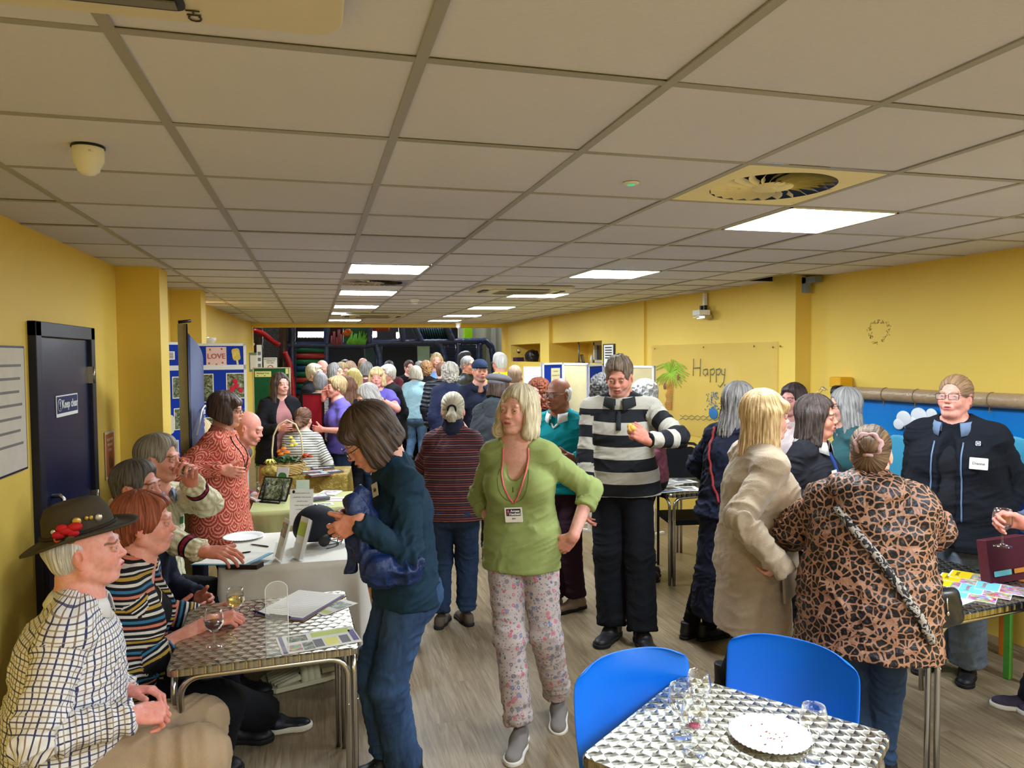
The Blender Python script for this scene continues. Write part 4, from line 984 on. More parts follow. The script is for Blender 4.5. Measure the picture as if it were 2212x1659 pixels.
for zz in (1.70, .95): b = MB(); b.box((xw+.012, y1-.084, zz), (xw+.040, y1-.060, zz+.10)); b.tube([(xw+.042, y1-.072, zz), (xw+.042, y1-.072, zz+.10)], .006, 8); b.build('hinge', STEEL, D1)
def flat_on_left(y, z, w, h, x=xw): return Matrix([[0, 0, 1, x], [1, 0, 0, y], [0, 1, 0, z], [0, 0, 0, 1]])
def rect_thing(name, M, w, h, mat, th=.003, parent=None, r=.004, cx=0, cy=0):
    r = min(r, h*.45, w*.45); b = MB(); b.prism(rrect(w, h, r, 3, cx, cy), 0, th, M=M); return b.build(name, mat, parent)
SIGNB = plain('sign_navy', (26, 44, 92), .4, noise=0); SWH = plain('sign_white', (235, 235, 230), .5, noise=0); INK = plain('black_ink', (28, 28, 32), .6, noise=0)
M = flat_on_left(4.535, 1.595, 0, 0, xw+.014)
o = rect_thing('door_sign', M, .36, .115, SWH); tag(o, 'white bordered blue sign reading Keep clear on the blue door', 'sign')
rect_thing('blue_field', M @ Matrix.Translation((0, .006, .003)), .345, .09, SIGNB, .0008, o)
text_mesh('Keep clear', .062, SWH, M @ Matrix.Translation((.04, .006, .0042)), o, bold=.001)
b = MB(); b.lathe([(.034, .0045), (.034, .005), (0, .005)], 24, M=M, c=(-.128, .006, 0)); b.build('mandatory_symbol', SWH, o); b = MB(); b.lathe([(.029, .0052), (.029, .0056), (0, .0056)], 24, M=M, c=(-.128, .006, 0)); b.box((-.132, -.004, .0058), (-.124, .026, .0062), 1, M=M); b.box((-.132, -.016, .0058), (-.124, -.009, .0062), 1, M=M); b.build('mandatory_symbol', [SIGNB, SWH], o)
# orange notice & framed poster at the picture edge
M = flat_on_left(5.40, 1.21, 0, 0, xw+.006); o = rect_thing('notice', M, .235, .315, plain('orange_paper', (190, 108, 60), .6, noise=.08)); tag(o, 'faded orange paper notice on the yellow wall between door and pier', 'notice')
M2 = M @ Matrix.Translation((0, 0, .0032)); b = MB(); b.prism([(-.1175, -.1575), (.1175, -.1575), (.1175, -.140), (-.1175, -.140)], 0, .0004, M=M2); b.prism([(-.1175, .140), (.1175, .140), (.1175, .1575), (-.1175, .1575)], 0, .0004, M=M2); b.prism([(-.1175, -.14), (-.102, -.14), (-.102, .14), (-.1175, .14)], 0, .0004, M=M2); b.prism([(.102, -.14), (.1175, -.14), (.1175, .14), (.102, .14)], 0, .0004, M=M2); b.build('paper_border', plain('cream_paper', (222, 200, 170), .7), o)
for k, s_ in enumerate(('PLEASE KEEP', 'THIS AREA', 'CLEAR')): text_mesh(s_, .026, plain('cream_paper', (222, 200, 170), .7), M2 @ Matrix.Translation((0, .10-.035*k, .0005)), o)
b = MB(); b.sphere((0, -.05, .001), (.03, .045, .002), 12, 0, M2); b.sphere((.055, -.06, .001), (.02, .035, .002), 12, 0, M2); b.build('printed_figure', plain('dull_brown_print', (140, 90, 60), .7), o)
M = flat_on_left(3.72, 1.62, 0, 0, xw-.008); o = rect_thing('picture_frame', M, .46, .58, plain('navy_thin_frame', (30, 34, 60), .4), .02); tag(o, 'dark framed pale poster on the left wall, cut by the picture edge', 'picture'); rect_thing('poster_sheet', M @ Matrix.Translation((0, 0, .0201)), .44, .56, plain('poster_paper', (205, 196, 180), .6), .001, o)
for k in range(7): rect_thing('printed_line', M @ Matrix.Translation((.03, .2-.06*k, .0213)), .3-.03*(k % 3), .012, plain('soft_grey_ink', (120, 116, 112)), .0003, o)
# right wall items
def flat_on_right(y, z, x): return Matrix([[0, 0, -1, x], [-1, 0, 0, y], [0, 1, 0, z], [0, 0, 0, 1]])
pa, pb = AX(1414, 750, 3.93), AX(1684, 746, 3.99); ya, yb = pa[1], pb[1]; W_ = ya-yb; cyy = (ya+yb)/2; xa = 3.935
th = math.atan2(.10, 2.73)
M = Matrix.Translation((3.925, cyy, 1.46)) @ Matrix.Rotation(th, 4, 'Z') @ flat_on_right(0, 0, 0)
t = NT('clear_acrylic_sheet', .12, .5); t.b.inputs['Alpha'].default_value = .30; t.col((240, 214, 120)); ACRS = t.mat
o = rect_thing('acrylic_sheet', M @ Matrix.Translation((0, 0, -.004)), W_, .98, ACRS, .006); tag(o, 'clear plastic sheet on the right wall drawn with a palm tree and Happy', 'drawing sheet')
GRY = plain('grey_marker', (112, 110, 84), .6, noise=0); BLU = plain('blue_marker', (48, 112, 168), .6, noise=0); GRN = plain('green_marker', (150, 190, 50), .6, noise=0); BRN = plain('brown_marker', (196, 128, 48), .6, noise=0); DBR = plain('dark_brown_marker', (132, 84, 48), .6, noise=0)
def px2(u, v): # pixel on the sheet -> sheet coordinates
    p = AX(u, v, 3.94); return (cyy-p[1], p[2]-1.46)
def strokes(name, L, mat, r=.006, closed=False):
    b = MB()
    for s_ in L:
        pts = [px2(*q) for q in s_]; b.tube([(x, y, .004) for x, y in pts], r, 5, M=M, close=closed, flat=.3)
    return b.build(name, mat, o)
strokes('handwriting', [[(1503, 775), (1502, 812)], [(1520, 775), (1519, 813)], [(1502, 795), (1520, 794)], [(1536, 797), (1528, 798), (1526, 806), (1532, 812), (1538, 806), (1537, 796), (1538, 810), (1541, 812)], [(1545, 797), (1545, 828)], [(1545, 799), (1553, 796), (1555, 804), (1551, 811), (1545, 808)],
    [(1556, 797), (1557, 828)], [(1557, 799), (1564, 796), (1566, 804), (1562, 811), (1557, 808)]] and [[(1503, 775), (1502, 812)], [(1517, 775), (1516, 813)], [(1502, 795), (1517, 794)], [(1530, 797), (1523, 799), (1522, 807), (1527, 812), (1531, 805), (1531, 797), (1532, 811)], [(1537, 797), (1537, 826)], [(1537, 799), (1544, 796), (1546, 803), (1542, 810), (1537, 808)], [(1549, 797), (1549, 826)], [(1549, 799), (1556, 796), (1558, 803), (1554, 810), (1549, 808)], [(1559, 797), (1560, 808), (1566, 810)], [(1567, 796), (1566, 812), (1564, 826), (1557, 836), (1553, 832)], [(1566, 830), (1566, 848)], [(1566, 831), (1572, 833), (1567, 838), (1574, 844), (1567, 848)]], GRY, .007)
L = []
for k in range(46):
    a = rad(-160+k*7.0+random.uniform(-3, 3)); r = random.uniform(26, 40); L.append([(1455, 806), (1455+r*.5*math.cos(a), 806-r*.62*math.sin(a)-6), (1455+r*math.cos(a), 812-r*.8*math.sin(a))])
strokes('palm_leaves', L, GRN, .006)
L = [[(1449+2*math.sin(k)+k*0-k*.2, 820+k*3), (1461-k*.15, 821+k*3)] for k in range(22)]+[[(1452, 818), (1446, 885)], [(1462, 818), (1458, 885)]]; strokes('palm_trunk', L, BRN, .005)
b = MB()
for q in ((1444, 834), (1472, 815)): x, y = px2(*q); b.sphere((x, y, .003), (.034, .040, .004), 12, 0, M)
b.build('coconuts', DBR, o)
strokes('waves', [[(1475+6*k, 896+4*(k % 2)+.2*k) for k in range(16)], [(1475+6*k, 902+4*((k+1) % 2)+.2*k) for k in range(16)]], GRY, .004)
L = []
for k in range(70): x, y = random.gauss(1543, 7), random.uniform(846, 885); L.append([(x, y), (x+random.uniform(-2, 2), y+3)])
strokes('fountain', L, BLU, .005); b = MB(); x, y = px2(1543, 893); b.sphere((x, y, .003), (.085, .06, .004), 14, 0, M); b.build('fountain_base', BLU, o)
b = MB()
for q in ((1523, 750), (1626, 748), (1665, 750), (1680, 748), (1424, 753)): x, y = px2(*q); b.sphere((x, y, .004), (.010, .010, .004), 8, 0, M)
b.build('fixing_screw', plain('brown_screw', (120, 84, 60), .5), o)
# projector bracket
p = AX(1530, 662, 3.95); e = empty('wall_bracket', (3.93, p[1], 2.22), 'white metal projector bracket high on the yellow right wall', 'bracket'); 
b = MB(); b.box((-.035, -.02, 0), (-.005, .02, .25)); b.box((-.10, -.03, .0), (0, .10, .01)); b.build('bracket_arm', WHITE, e)
b = MB(); b.box((-.16, -.14, .02), (-.04, .0, .07)); b.build('mount_plate', SWH, e); b = MB(); b.box((-.10, -.14, -.015), (-.02, .02, .018)); b.build('lower_plate', STEEL, e)
b = MB(); b.box((-.08, -.10, .07), (-.05, -.07, .12)); b.box((-.08, -.03, .07), (-.05, 0, .12)); b.build('clamp', BLACK, e)
b = MB(); p = AX(1757, 628, 4.1); b.box((4.05, 5.42, 2.36), (4.10, 5.50, 2.50)); b.box((4.05, 5.3, 2.44), (4.12, 5.50, 2.49)); o = b.build('metal_bracket', plain('blue_grey_metal', (140, 152, 170), .4, .4, .3)); tag(o, 'blue-grey metal bracket at the top of the right wall corner', 'bracket')
# scuffed ring on the wall
t = NT('scuff_marks', .9); t.col((120, 104, 52)); SCUF = t.mat
p = AX(1912, 716, 4.24); b = MB(); random.seed(4)
xw2 = lambda y: 4.62-.48*(y+3.5)/8.97
for k in range(80):
    a = random.uniform(0, 2*math.pi); r = .095*(1+.18*random.uniform(-1, 1)+.08*math.sin(3*a)); y, z = p[1]+r*math.cos(a), p[2]+r*.85*math.sin(a); d = random.uniform(.006, .02); a2 = a+math.pi/2+random.uniform(-.9, .9)
    b.tube([(xw2(y)-.0015, y, z), (xw2(y+d*math.cos(a2))-.0015, y+d*math.cos(a2), z+d*math.sin(a2))], .0014, 4)
o = b.build('wall_scuff_ring', SCUF); tag(o, 'ring of scuffed peeling paint on the yellow right wall', 'wall mark')
# padded beam and mural on the right
BEIGE = NT('beige_vinyl_padding', .35, .5); g = BEIGE.obj(); BEIGE.col(BEIGE.mix(BEIGE.noise(g, 5, 4), lin((150, 124, 92)), lin((182, 154, 118)))); BEIGE.bump(BEIGE.noise(g, 16, 4), .5, .02); BEIGE = BEIGE.mat
ptA = AX(1815, 847, 4.02); ptB = AX(2212, 868, 4.14)
e = empty('padded_rail', (0, 0, 0), 'long beige padded rail with cable ties above the blue mural', 'padded rail')
dr = (ptB-ptA); q0 = ptA; q1 = ptA+dr*2.2
b = MB(); N_ = 30; b.tube([q0+(q1-q0)*k/N_ for k in range(N_+1)], .048, 16); b.build('padding', BEIGE, e); 
b = MB(); b.tube([q0-unit(dr)*.05, q0+unit(dr)*.02], .054, 12); b.build('end_cap', BLACK, e)
for u_ in (1828, 1850, 1912, 1975, 2125, 2240):
    f_ = (AX(u_, 850, 4.05)-q0)@unit(dr)/np.linalg.norm(q1-q0); c_ = q0+(q1-q0)*f_; b = MB(); u1 = unit(dr); r_ = .0495; a_ = unit(np.cross(u1, V3(0, 0, 1))); b_ = np.cross(u1, a_)
    b.tube([c_+r_*(math.cos(w)*a_+math.sin(w)*b_) for w in np.linspace(0, 2*math.pi, 20)[:-1]], .003, 5, close=True); b.tube([c_+V3(-.02, 0, -.045), c_+V3(-.02, 0, -.08), c_+V3(-.03, -.02, -.07)], .003, 5); b.build('cable_tie', plain('tie_brown', (120, 100, 76), .5), e)
t = NT('mural_vinyl', .3, .45); g = t.obj(); x_, y_, z_ = t.sep(g)
t.col(t.ramp(t.m('MULTIPLY', t.m('SUBTRACT', z_, .55), 1.0), [(0.0, (18, 44, 108)), (.38, (22, 52, 120)), (.40, (60, 170, 214)), (.75, (8, 122, 196)), (.95, (0, 112, 196))])); t.bump(t.noise(g, 3, 2), .3, .02); MUR = t.mat
e = empty('padded_mural', (0, 0, 0), 'blue sky mural with a white cloud on padding along the right wall', 'mural'); b = MB()
A_, B_ = q0+V3(.06, 0, 0), q1+V3(.06, 0, 0); nseg = 40
vs = []; 
for k in range(nseg+1):
    c_ = A_+(B_-A_)*k/nseg; w_ = .012*math.sin(k*.9); vs += [(c_[0]-.03, c_[1], 1.50+.03*(k/nseg)), (c_[0]+w_-.03, c_[1], 1.1), (c_[0]-.03, c_[1], .35)]
b.add(vs, [(3*k, 3*k+3, 3*k+4, 3*k+1) for k in range(nseg)]+[(3*k+1, 3*k+4, 3*k+5, 3*k+2) for k in range(nseg)], sm=True); b.build('mural_sheet', MUR, e)
def on_mural(u, v): 
    p = AX(u, v, 4.0); f_ = (p-A_)@unit(B_-A_); c_ = A_+unit(B_-A_)*f_; return V3(c_[0]-.050, c_[1], p[2])
b = MB(); MW = plain('cloud_white', (236, 240, 244), .4, noise=.02)
for (u_, v_, r_) in ((1935, 905, .07), (1965, 900, .075), (1990, 896, .05), (1950, 918, .07), (1985, 912, .06), (1925, 917, .05)):
    c_ = on_mural(u_, v_); b.sphere(c_, (.008, r_, r_*.8), 16)
b.build('painted_cloud', MW, e)
b = MB(); 
for (u_, v_, r_) in ((1925, 945, .26), (2150, 930, .20)): c_ = on_mural(u_, v_); b.sphere(c_+V3(.01, 0, -.22), (.012, r_*1.2, r_*.9), 24)
b.build('painted_hill', plain('mural_teal', (70, 168, 206), .4), e)
b = MB(); c_ = on_mural(2200, 975); b.sphere(c_, (.008, .03, .03), 12, 1); b.sphere(c_+V3(0, 0, -.12), (.012, .22, .12), 12, 0); b.build('painted_boat', [plain('mural_red', (150, 40, 56), .4), MW], e)
b = MB(); p = AX(1815, 825, 4.1); b.box((4.04, p[1]-.075, p[2]-.04), (4.16, p[1]+.06, p[2]+.04)); o = b.build('foam_block', plain('orange_foam', (222, 164, 20), .6), bevel=.008); tag(o, 'small orange-yellow box on the right wall just above the padded rail', 'wall box')
# notice in black frame, alcove shelf things
p = AX(1314, 770, 3.84); M = flat_on_right(p[1], p[2], 3.855); o = rect_thing('notice', M, .40, .34, BLACK, .012); tag(o, 'black framed white notice on the yellow wall beyond the display boards', 'notice'); rect_thing('notice_sheet', M @ Matrix.Translation((0, 0, .0121)), .32, .31, SWH, .001, o)
for k in range(5): rect_thing('printed_line', M @ Matrix.Translation((0, .12-.035*k, .0133)), .24, .016, INK, .0004, o)
b = MB(); b.lathe([(.055, .0135), (.055, .0142), (.043, .0142), (.043, .0135)], 20, M=M, c=(0, -.10, 0)); b.build('printed_symbol', plain('sign_red', (190, 50, 44)), o)
# sconces on the left
for u_, v_, lb in ((450, 735, 'small white wall light behind the blue display board'), (540, 745, 'small white wall light at the far end of the left wall')):
    p = AX(u_, v_, -1.2); e = empty('wall_light', (p[0]+.0, p[1], p[2]), lb, 'wall light'); b = MB(); b.lathe([(.0, -.06), (.05, -.05), (.085, 0), (.088, .03), (.08, .03), (.075, 0), (0, -.03)], 20); b.build('bowl_shade', WHITE, e)
    b = MB(); b.sphere((0, 0, .005), (.03, .03, .03), 12); b.build('bulb', plain('warm_bulb', (255, 214, 130), .4, emit=14, noise=0), e); b = MB(); b.box((-.14, -.03, -.05), (-.04, .03, .0)); b.build('back_plate', WHITE, e)
# ------------------------------------------------------------------ play hall beyond the opening
NAVP = plain('navy_padding', (44, 58, 98), .35, .5, noise=.15, nscale=30); REDP = plain('red_padding', (178, 26, 34), .35, .5, noise=.12, nscale=30); BRNP = plain('brown_padding', (62, 46, 38), .4, .4)
TEAL = plain('dark_teal_panel', (22, 52, 60), .5); DKB = plain('dark_blue_panel', (18, 24, 46), .6)
HALL = 17.2
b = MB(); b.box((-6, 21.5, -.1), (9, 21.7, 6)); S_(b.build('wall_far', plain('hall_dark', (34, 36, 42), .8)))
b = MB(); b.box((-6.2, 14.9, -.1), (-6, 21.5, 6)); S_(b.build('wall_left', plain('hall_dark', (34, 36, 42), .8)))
t = NT('corrugated_cladding', .5, .3); g = t.obj(); x_, y_, z_ = t.sep(g); w_ = t.m('SINE', t.m('MULTIPLY', t.m('ADD', x_, y_), 16.0)); t.col(t.mix(t.noise(g, 2, 3), lin((150, 152, 140)), lin((178, 180, 166)))); t.bump(w_, .5, .05); CLAD = t.mat
b = MB(); b.box((3.6, 18.6, -.1), (9, 18.8, 6)); S_(b.build('wall_far', CLAD)); b = MB(); b.box((9, 14.9, -.1), (9.2, 21.5, 6)); S_(b.build('wall_right', CLAD))
b = MB(); b.box((-6, 14.9, 5.0), (9, 21.5, 5.1)); S_(b.build('ceiling', DARK))
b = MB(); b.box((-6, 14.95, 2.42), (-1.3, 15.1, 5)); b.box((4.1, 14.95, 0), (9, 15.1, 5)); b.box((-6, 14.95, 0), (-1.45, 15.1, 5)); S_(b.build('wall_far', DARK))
PF = empty('play_frame', (2, HALL, 0), 'multi-level soft play frame of navy padded tubes and nets beyond the opening', 'soft play frame')
PF.location = (0, 0, 0)
def hp(u, v, Y=HALL): return tuple(AY(u, v, Y))
def pad(name, P, r, mat, Y=HALL, ribs=True):
    pts = [V3(hp(u, v, Y)) for u, v in P]; Q = []; L = 0
    for a_, b_ in zip(pts[:-1], pts[1:]):
        n_ = max(2, int(np.linalg.norm(b_-a_)/.05))
        for k in range(n_): Q.append(a_+(b_-a_)*k/n_)
    Q.append(pts[-1]); R = [r*(1+(.10 if i % 3 == 0 else 0)) for i in range(len(Q))]
    b = MB(); b.tube(Q, R, 8); return b.build(name, mat, PF)
for P in ([(631, 700), (629, 990)], [(707, 700), (706, 745)], [(705, 745), (704, 900)], [(798, 700), (797, 742)], [(866, 700), (872, 740)], [(640, 745), (615, 745), (790, 746)], [(790, 746), (815, 741), (930, 739), (1050, 737), (1062, 750), (1068, 790), (1070, 860)], [(812, 742), (820, 770), (824, 860)], [(938, 739), (952, 745), (960, 770), (966, 850)], [(892, 700), (912, 740)], [(962, 700), (978, 738)], [(990, 742), (990, 860)], [(1035, 742), (1035, 860)]):
    pad('padded_tube', P, .075, NAVP)
for P in ([(548, 714), (570, 722), (590, 738), (605, 746)], [(615, 760), (626, 785), (632, 830), (634, 870)]): pad('red_padded_tube', P, .055, REDP, HALL-.3)
pad('brown_post', [(612, 700), (611, 1000)], .085, BRNP, HALL-.1); pad('brown_post', [(560, 706), (558, 1000)], .08, BRNP, HALL-.1)
for k, c_ in enumerate([(20, 84, 62), (150, 42, 44), (20, 92, 60), (24, 66, 110), (20, 96, 66), (166, 52, 48), (20, 84, 62), (24, 66, 100), (150, 42, 44), (20, 84, 62), (24, 60, 100), (150, 42, 44)]):
    v_ = 756+k*13; b = MB(); b.tube([hp(640, v_), hp(703, v_)], .070, 12); b.build('roller', plain('roller_%d' % sum(c_), c_, .5, .4), PF)
def panel(name, u0, v0, u1, v1, mat, Y=HALL, th=.05):
    a_, c_ = hp(u0, v1, Y), hp(u1, v0, Y); b = MB(); b.box((a_[0], Y, a_[2]), (c_[0], Y+th, c_[2])); return b.build(name, mat, PF)
panel('dark_panel', 712, 748, 785, 900, DKB); panel('dark_panel', 828, 748, 900, 900, plain('night_panel', (14, 22, 36), .7)); panel('teal_panel', 790, 748, 808, 870, TEAL); panel('pale_panel', 903, 748, 928, 795, plain('pale_teal_panel', (140, 170, 160), .6, noise=.25, nscale=3))
panel('pale_panel', 931, 764, 943, 790, plain('pale_green_panel', (170, 186, 140), .6, noise=.2)); panel('dark_panel', 970, 745, 1034, 880, DKB, HALL+.6); panel('mesh_panel', 1036, 745, 1050, 850, plain('mesh_grey', (120, 124, 118), .6), HALL+.1)
b = MB()
pn = panel('sea_panel', 742, 709, 794, 744, plain('sea_green_panel', (30, 92, 84), .5, noise=.3, nscale=2), HALL-.02); random.seed(3)
for k in range(26): x = random.uniform(756, 793); b.tube([hp(x-6, 744, HALL-.04), hp(x-2, 735, HALL-.04), hp(x+random.uniform(-3, 7), random.uniform(714, 730), HALL-.04)], [.05, .035, .008], 5)
b.build('painted_leaves', plain('leaf_green', (96, 170, 58), .5, noise=.3), pn)
b = MB(); [b.sphere(hp(748+x, 718+y, HALL-.04), (.07, .02, .05), 8) for x, y in ((0, 0), (4, -3), (7, 1), (3, 4), (-3, 3))]; b.build('painted_flower', plain('flower_orange', (190, 96, 44), .5), pn)
pn = panel('bamboo_panel', 713, 708, 740, 746, plain('wine_panel', (46, 26, 38), .6), HALL-.02); b = MB()
for x, y in ((717, 725), (722, 716), (728, 728), (732, 712), (736, 722)): b.tube([hp(x, 746, HALL-.04), hp(x, y, HALL-.04)], [.045, .03], 6)
b.build('painted_stalks', plain('stalk_mauve', (134, 70, 84), .5), pn)
# nets
def net(u0, v0, u1, v1, nu, nv, mat, Y=HALL):
    b = MB()
    for k in range(nu+1): u = u0+(u1-u0)*k/nu; b.tube([hp(u, v0, Y), hp(u, v1, Y)], .008, 4, cap=False)
    for k in range(nv+1): v = v0+(v1-v0)*k/nv; b.tube([hp(u0, v, Y), hp(u1, v, Y)], .008, 4, cap=False)
    o = b.build('safety_net', mat, PF); o['kind'] = 'stuff'; return o
NET = plain('net_black', (24, 24, 26), .8); net(640, 700, 705, 743, 24, 16, NET); net(563, 700, 608, 790, 16, 30, plain('net_grey', (70, 68, 66), .8), HALL+.4); net(1036, 745, 1050, 790, 5, 14, plain('net_pale', (170, 172, 160), .8)); net(915, 750, 1034, 870, 40, 40, plain('net_navy', (34, 40, 60), .8), HALL+.2)
b = MB(); 
for k in range(16): u = 895+k*5; b.tube([hp(u, 708, HALL+.1), hp(u+9, 738, HALL+.1)], .03, 4)
b.build('sloped_slats', plain('slat_teal', (24, 56, 72), .5), PF)
b = MB()
for k in range(9): u = 806+k*4; b.tube([hp(u, 703, HALL+.2), hp(u, 715, HALL+.2)], .04, 4)
b.build('orange_slats', plain('slat_orange', (176, 84, 56), .5), PF)
b = MB(); a_ = hp(1005, 800, 18.2); c_ = hp(1020, 700, 18.2); b.box((a_[0], 18.2, -.05), (c_[0], 18.4, 5)); tag(b.build('steel_column', plain('lime_paint', (132, 190, 20), .5)), 'lime green steel column in the play hall beyond the opening', 'column')
HL = plain('hall_tube_light', (255, 255, 250), .5, emit=48, noise=0)
for (u0, u1, v_, lb) in ((643, 704, 722, 'long fluorescent light glowing behind the play frame net'), (803, 814, 722, 'short bright light fitting in the play hall'), (857, 862, 724, 'tiny bright light in the play hall right of the short fitting')):
    a_, c_ = AY(u0, v_, 19.5), AY(u1, v_, 19.5); e = empty('hall_light', tuple(a_), lb, 'light'); b = MB(); b.box((0, 0, -.06), (c_[0]-a_[0], .08, .06)); b.build('light_tube', HL, e); b = MB(); b.box((0, .08, -.08), (c_[0]-a_[0], .12, .08)); b.build('fitting', WHITE, e)
for x_, y_ in ((-2, 16.5), (3, 17), (6, 16.6), (1.2, 19)):
    e = empty('hall_light', (x_, y_, 4.6), 'fluorescent light high in the play hall, above the opening out of view', 'light', 'high play hall lights'); b = MB(); b.box((-.6, -.06, 0), (.6, .06, .05)); b.build('light_tube', HL, e)
p = AY(1055, 730, 18.55)
b = MB(); a_ = AY(1060, 720, 18.5); b.box((a_[0], 18.45, -.05), (a_[0]+.12, 18.6, 5)); tag(b.build('steel_column', plain('grey_steel_paint', (150, 150, 144), .5)), 'thin grey steel post against the pale hall cladding', 'column')
b = MB(); b.box((-.95, 14.5, 0), (-.78, 14.6, .4)); 
# ------------------------------------------------------------------ clothes and hair colours
BLK = cloth('black_cloth', (21, 21, 25)); NVY = cloth('navy_cloth', (25, 29, 46)); BLKT = cloth('black_trousers', (16, 17, 22)); CHAR = cloth('charcoal_cloth', (50, 52, 56))
DSH = plain('dark_shoe', (30, 29, 31), .5, .4); DSOLE = plain('black_sole', (24, 24, 24), .7); GSH = cloth('grey_shoe_mesh', (128, 122, 116)); WSOLE = plain('white_sole', (222, 218, 208), .6)
DSPEC = plain('dark_glasses_frame', (36, 26, 24), .25, .5, noise=0); GOLDF = plain('thin_metal_frame', (130, 110, 84), .25, .5, .8, noise=0)
t = NT('spectacle_lens', .05, .5); t.col((255, 255, 255)); t.b.inputs['Alpha'].default_value = .10; LENS = t.mat
H_GREY = hair_mat('grey_hair', (132, 126, 120), (214, 208, 200)); H_DKGREY = hair_mat('dark_grey_hair', (62, 58, 56), (150, 144, 138)); H_BLOND = hair_mat('blonde_hair', (166, 134, 84), (236, 214, 160))
H_GBLOND = hair_mat('grey_blonde_hair', (150, 138, 112), (222, 212, 184)); H_DKBR = hair_mat('dark_brown_hair', (34, 24, 20), (92, 70, 58)); H_BR = hair_mat('brown_hair', (66, 42, 32), (140, 96, 68)); H_RED = hair_mat('auburn_hair', (84, 36, 20), (158, 84, 52))
H_WHITE = hair_mat('white_hair', (170, 166, 160), (238, 234, 228)); H_BLACK = hair_mat('black_hair', (16, 14, 14), (58, 50, 48)); H_SALT = hair_mat('salt_pepper_hair', (70, 66, 62), (176, 170, 162)); H_LBR = hair_mat('light_brown_hair', (112, 84, 54), (200, 172, 122))
DEN = denim('blue_denim', (40, 66, 102), (72, 104, 144)); DEND = denim('dark_denim', (28, 42, 64), (44, 62, 90)); DENL = denim('faded_denim', (60, 88, 120), (104, 134, 164))
SK = (232, 184, 164); SK2 = (222, 168, 146); SKR = (222, 156, 138); SKD = (128, 84, 60)
PEOPLE = 'people at the community fair'

# ---- woman in the green top
GREENT = cloth('green_jersey', (146, 158, 94), var=.08, k=.2)
t = NT('floral_cotton', .85, .2); g = t.obj(); base = t.mix(t.noise(g, 8, 3), lin((172, 158, 152)), lin((196, 184, 180)))
v1 = t.vor(g, 30); v2 = t.vor(g, 44); v3 = t.vor(g, 75); c1 = t.n('ShaderNodeTexVoronoi', {'Vector': g, 'Scale': 30.0}).outputs[1]
pk = t.mix(t.m('GREATER_THAN', t.sep(c1)[0], .55), lin((196, 92, 112)), lin((96, 112, 150))); pk = t.mix(t.m('GREATER_THAN', t.sep(c1)[1], .62), pk, lin((110, 108, 112)))
w1 = t.noise(g, 120, 2); ring = t.m('MULTIPLY', t.m('LESS_THAN', t.m('ADD', v1, t.m('MULTIPLY', w1, .16)), .42), t.m('GREATER_THAN', t.m('FRACT', t.m('MULTIPLY', v1, 9.0)), .35))
c = t.mix(t.m('LESS_THAN', t.m('ADD', v2, t.m('MULTIPLY', w1, .2)), .33), base, lin((134, 130, 128))); c = t.mix(t.m('LESS_THAN', v3, .22), c, lin((150, 110, 118))); c = t.mix(ring, c, pk); t.col(c); knit(t); FLORAL = t.mat
p = Person(1125, 833, 3.58, face=-14, label='woman in a green top with pink lanyard and floral trousers, walking in the middle', group=PEOPLE, skin=(228, 178, 158), F=dict(age=.9, lip=.85, cheek=1.02, browc=(150, 124, 100), brow=.35, eye=(120, 124, 110)),
    pose=dict(lean=1, hunch=4, hy=-16, hp=-2, hr=-3, sw=.80, pxR=(1080, 1160, 3.62), elbR=(1, -.9, 0), hdR=(-.35, .05, -.95), bnR=(.8, .5, .2), pxL=(1238, 1160, 3.50), elbL=(-1, -.7, -.5), hdL=(.72, -.30, -.75), bnL=(-.5, .8, .2),
              fpxR=(1122, 1612), fpxL=(1207, 1548, .02), fpL=10, kneeL=(-.05, 1, .2), fyR=2, fyL=10), fat=.88, bust=.95)
p.body(curlR=(10, 12, 8), curlL=(14, 16, 10), gaze=(-10, -3)); p.top('green_top', GREENT, e=.013, hem=-.062, sleeve='34', loose=.010, vneck=.085, amp=.004, neck=.012)
p.bottom('floral_trousers', FLORAL, e=.010, cuff=-.02, wide=.010, amp=.005); p.shoes(GSH, WSOLE, lace=cloth('pink_lace', (216, 130, 130)), name='trainer'); p.watch('L')
p.hair('bobl', hair_mat('pale_blonde_grey_hair', (168, 152, 112), (236, 222, 188)), amp=.005)
PINK = plain('pink_lanyard', (232, 112, 120), .6, noise=.1)
for sg in (-1, 1): p.line([(sg*.062, .165), (sg*.064, .12), (sg*.060, .06), (sg*.045, .0), (sg*.022, -.06), (.0, -.092)], .0042, PINK, 'lanyard')
o, M = p.badge(0, -.145, .086, .072, STICK, None, name='name_badge', rot=.06); b = MB(); b.prism(rrect(.070, .034, .002, 2, 0, .012), .0016, .0024, M=M); b.build('badge_logo_panel', plain('badge_navy', (38, 28, 64), .5, noise=0), o)
text_mesh('Access', .016, STICK, M @ Matrix.Translation((.008, .019, .0026)), o, bold=.0006); text_mesh('Henfield', .016, STICK, M @ Matrix.Translation((.006, .004, .0026)), o, bold=.0006)
b = MB(); b.lathe([(.006, .0026), (.006, .003), (0, .003)], 12, M=M, c=(-.026, .018, 0)); b.tube([(-.026, .012, .003), (-.029, .0, .003)], .0015, 5, M=M); b.build('logo_figure', PINK, o); text_mesh('Jane Williams'[:4], .010, BIRO, M @ Matrix.Translation((0, -.017, .0022)), o)
p.line([(0, .09-.1), (0, -.035)], .0025, cloth('seam_green', (96, 110, 56)), 'button_placket'); 
p.line([(.075*math.sin(a)+0, .03-.115*math.cos(a)) for a in np.linspace(-1.9, 1.9, 24)], .0016, cloth('seam_green', (96, 110, 56)), 'yoke_seam')

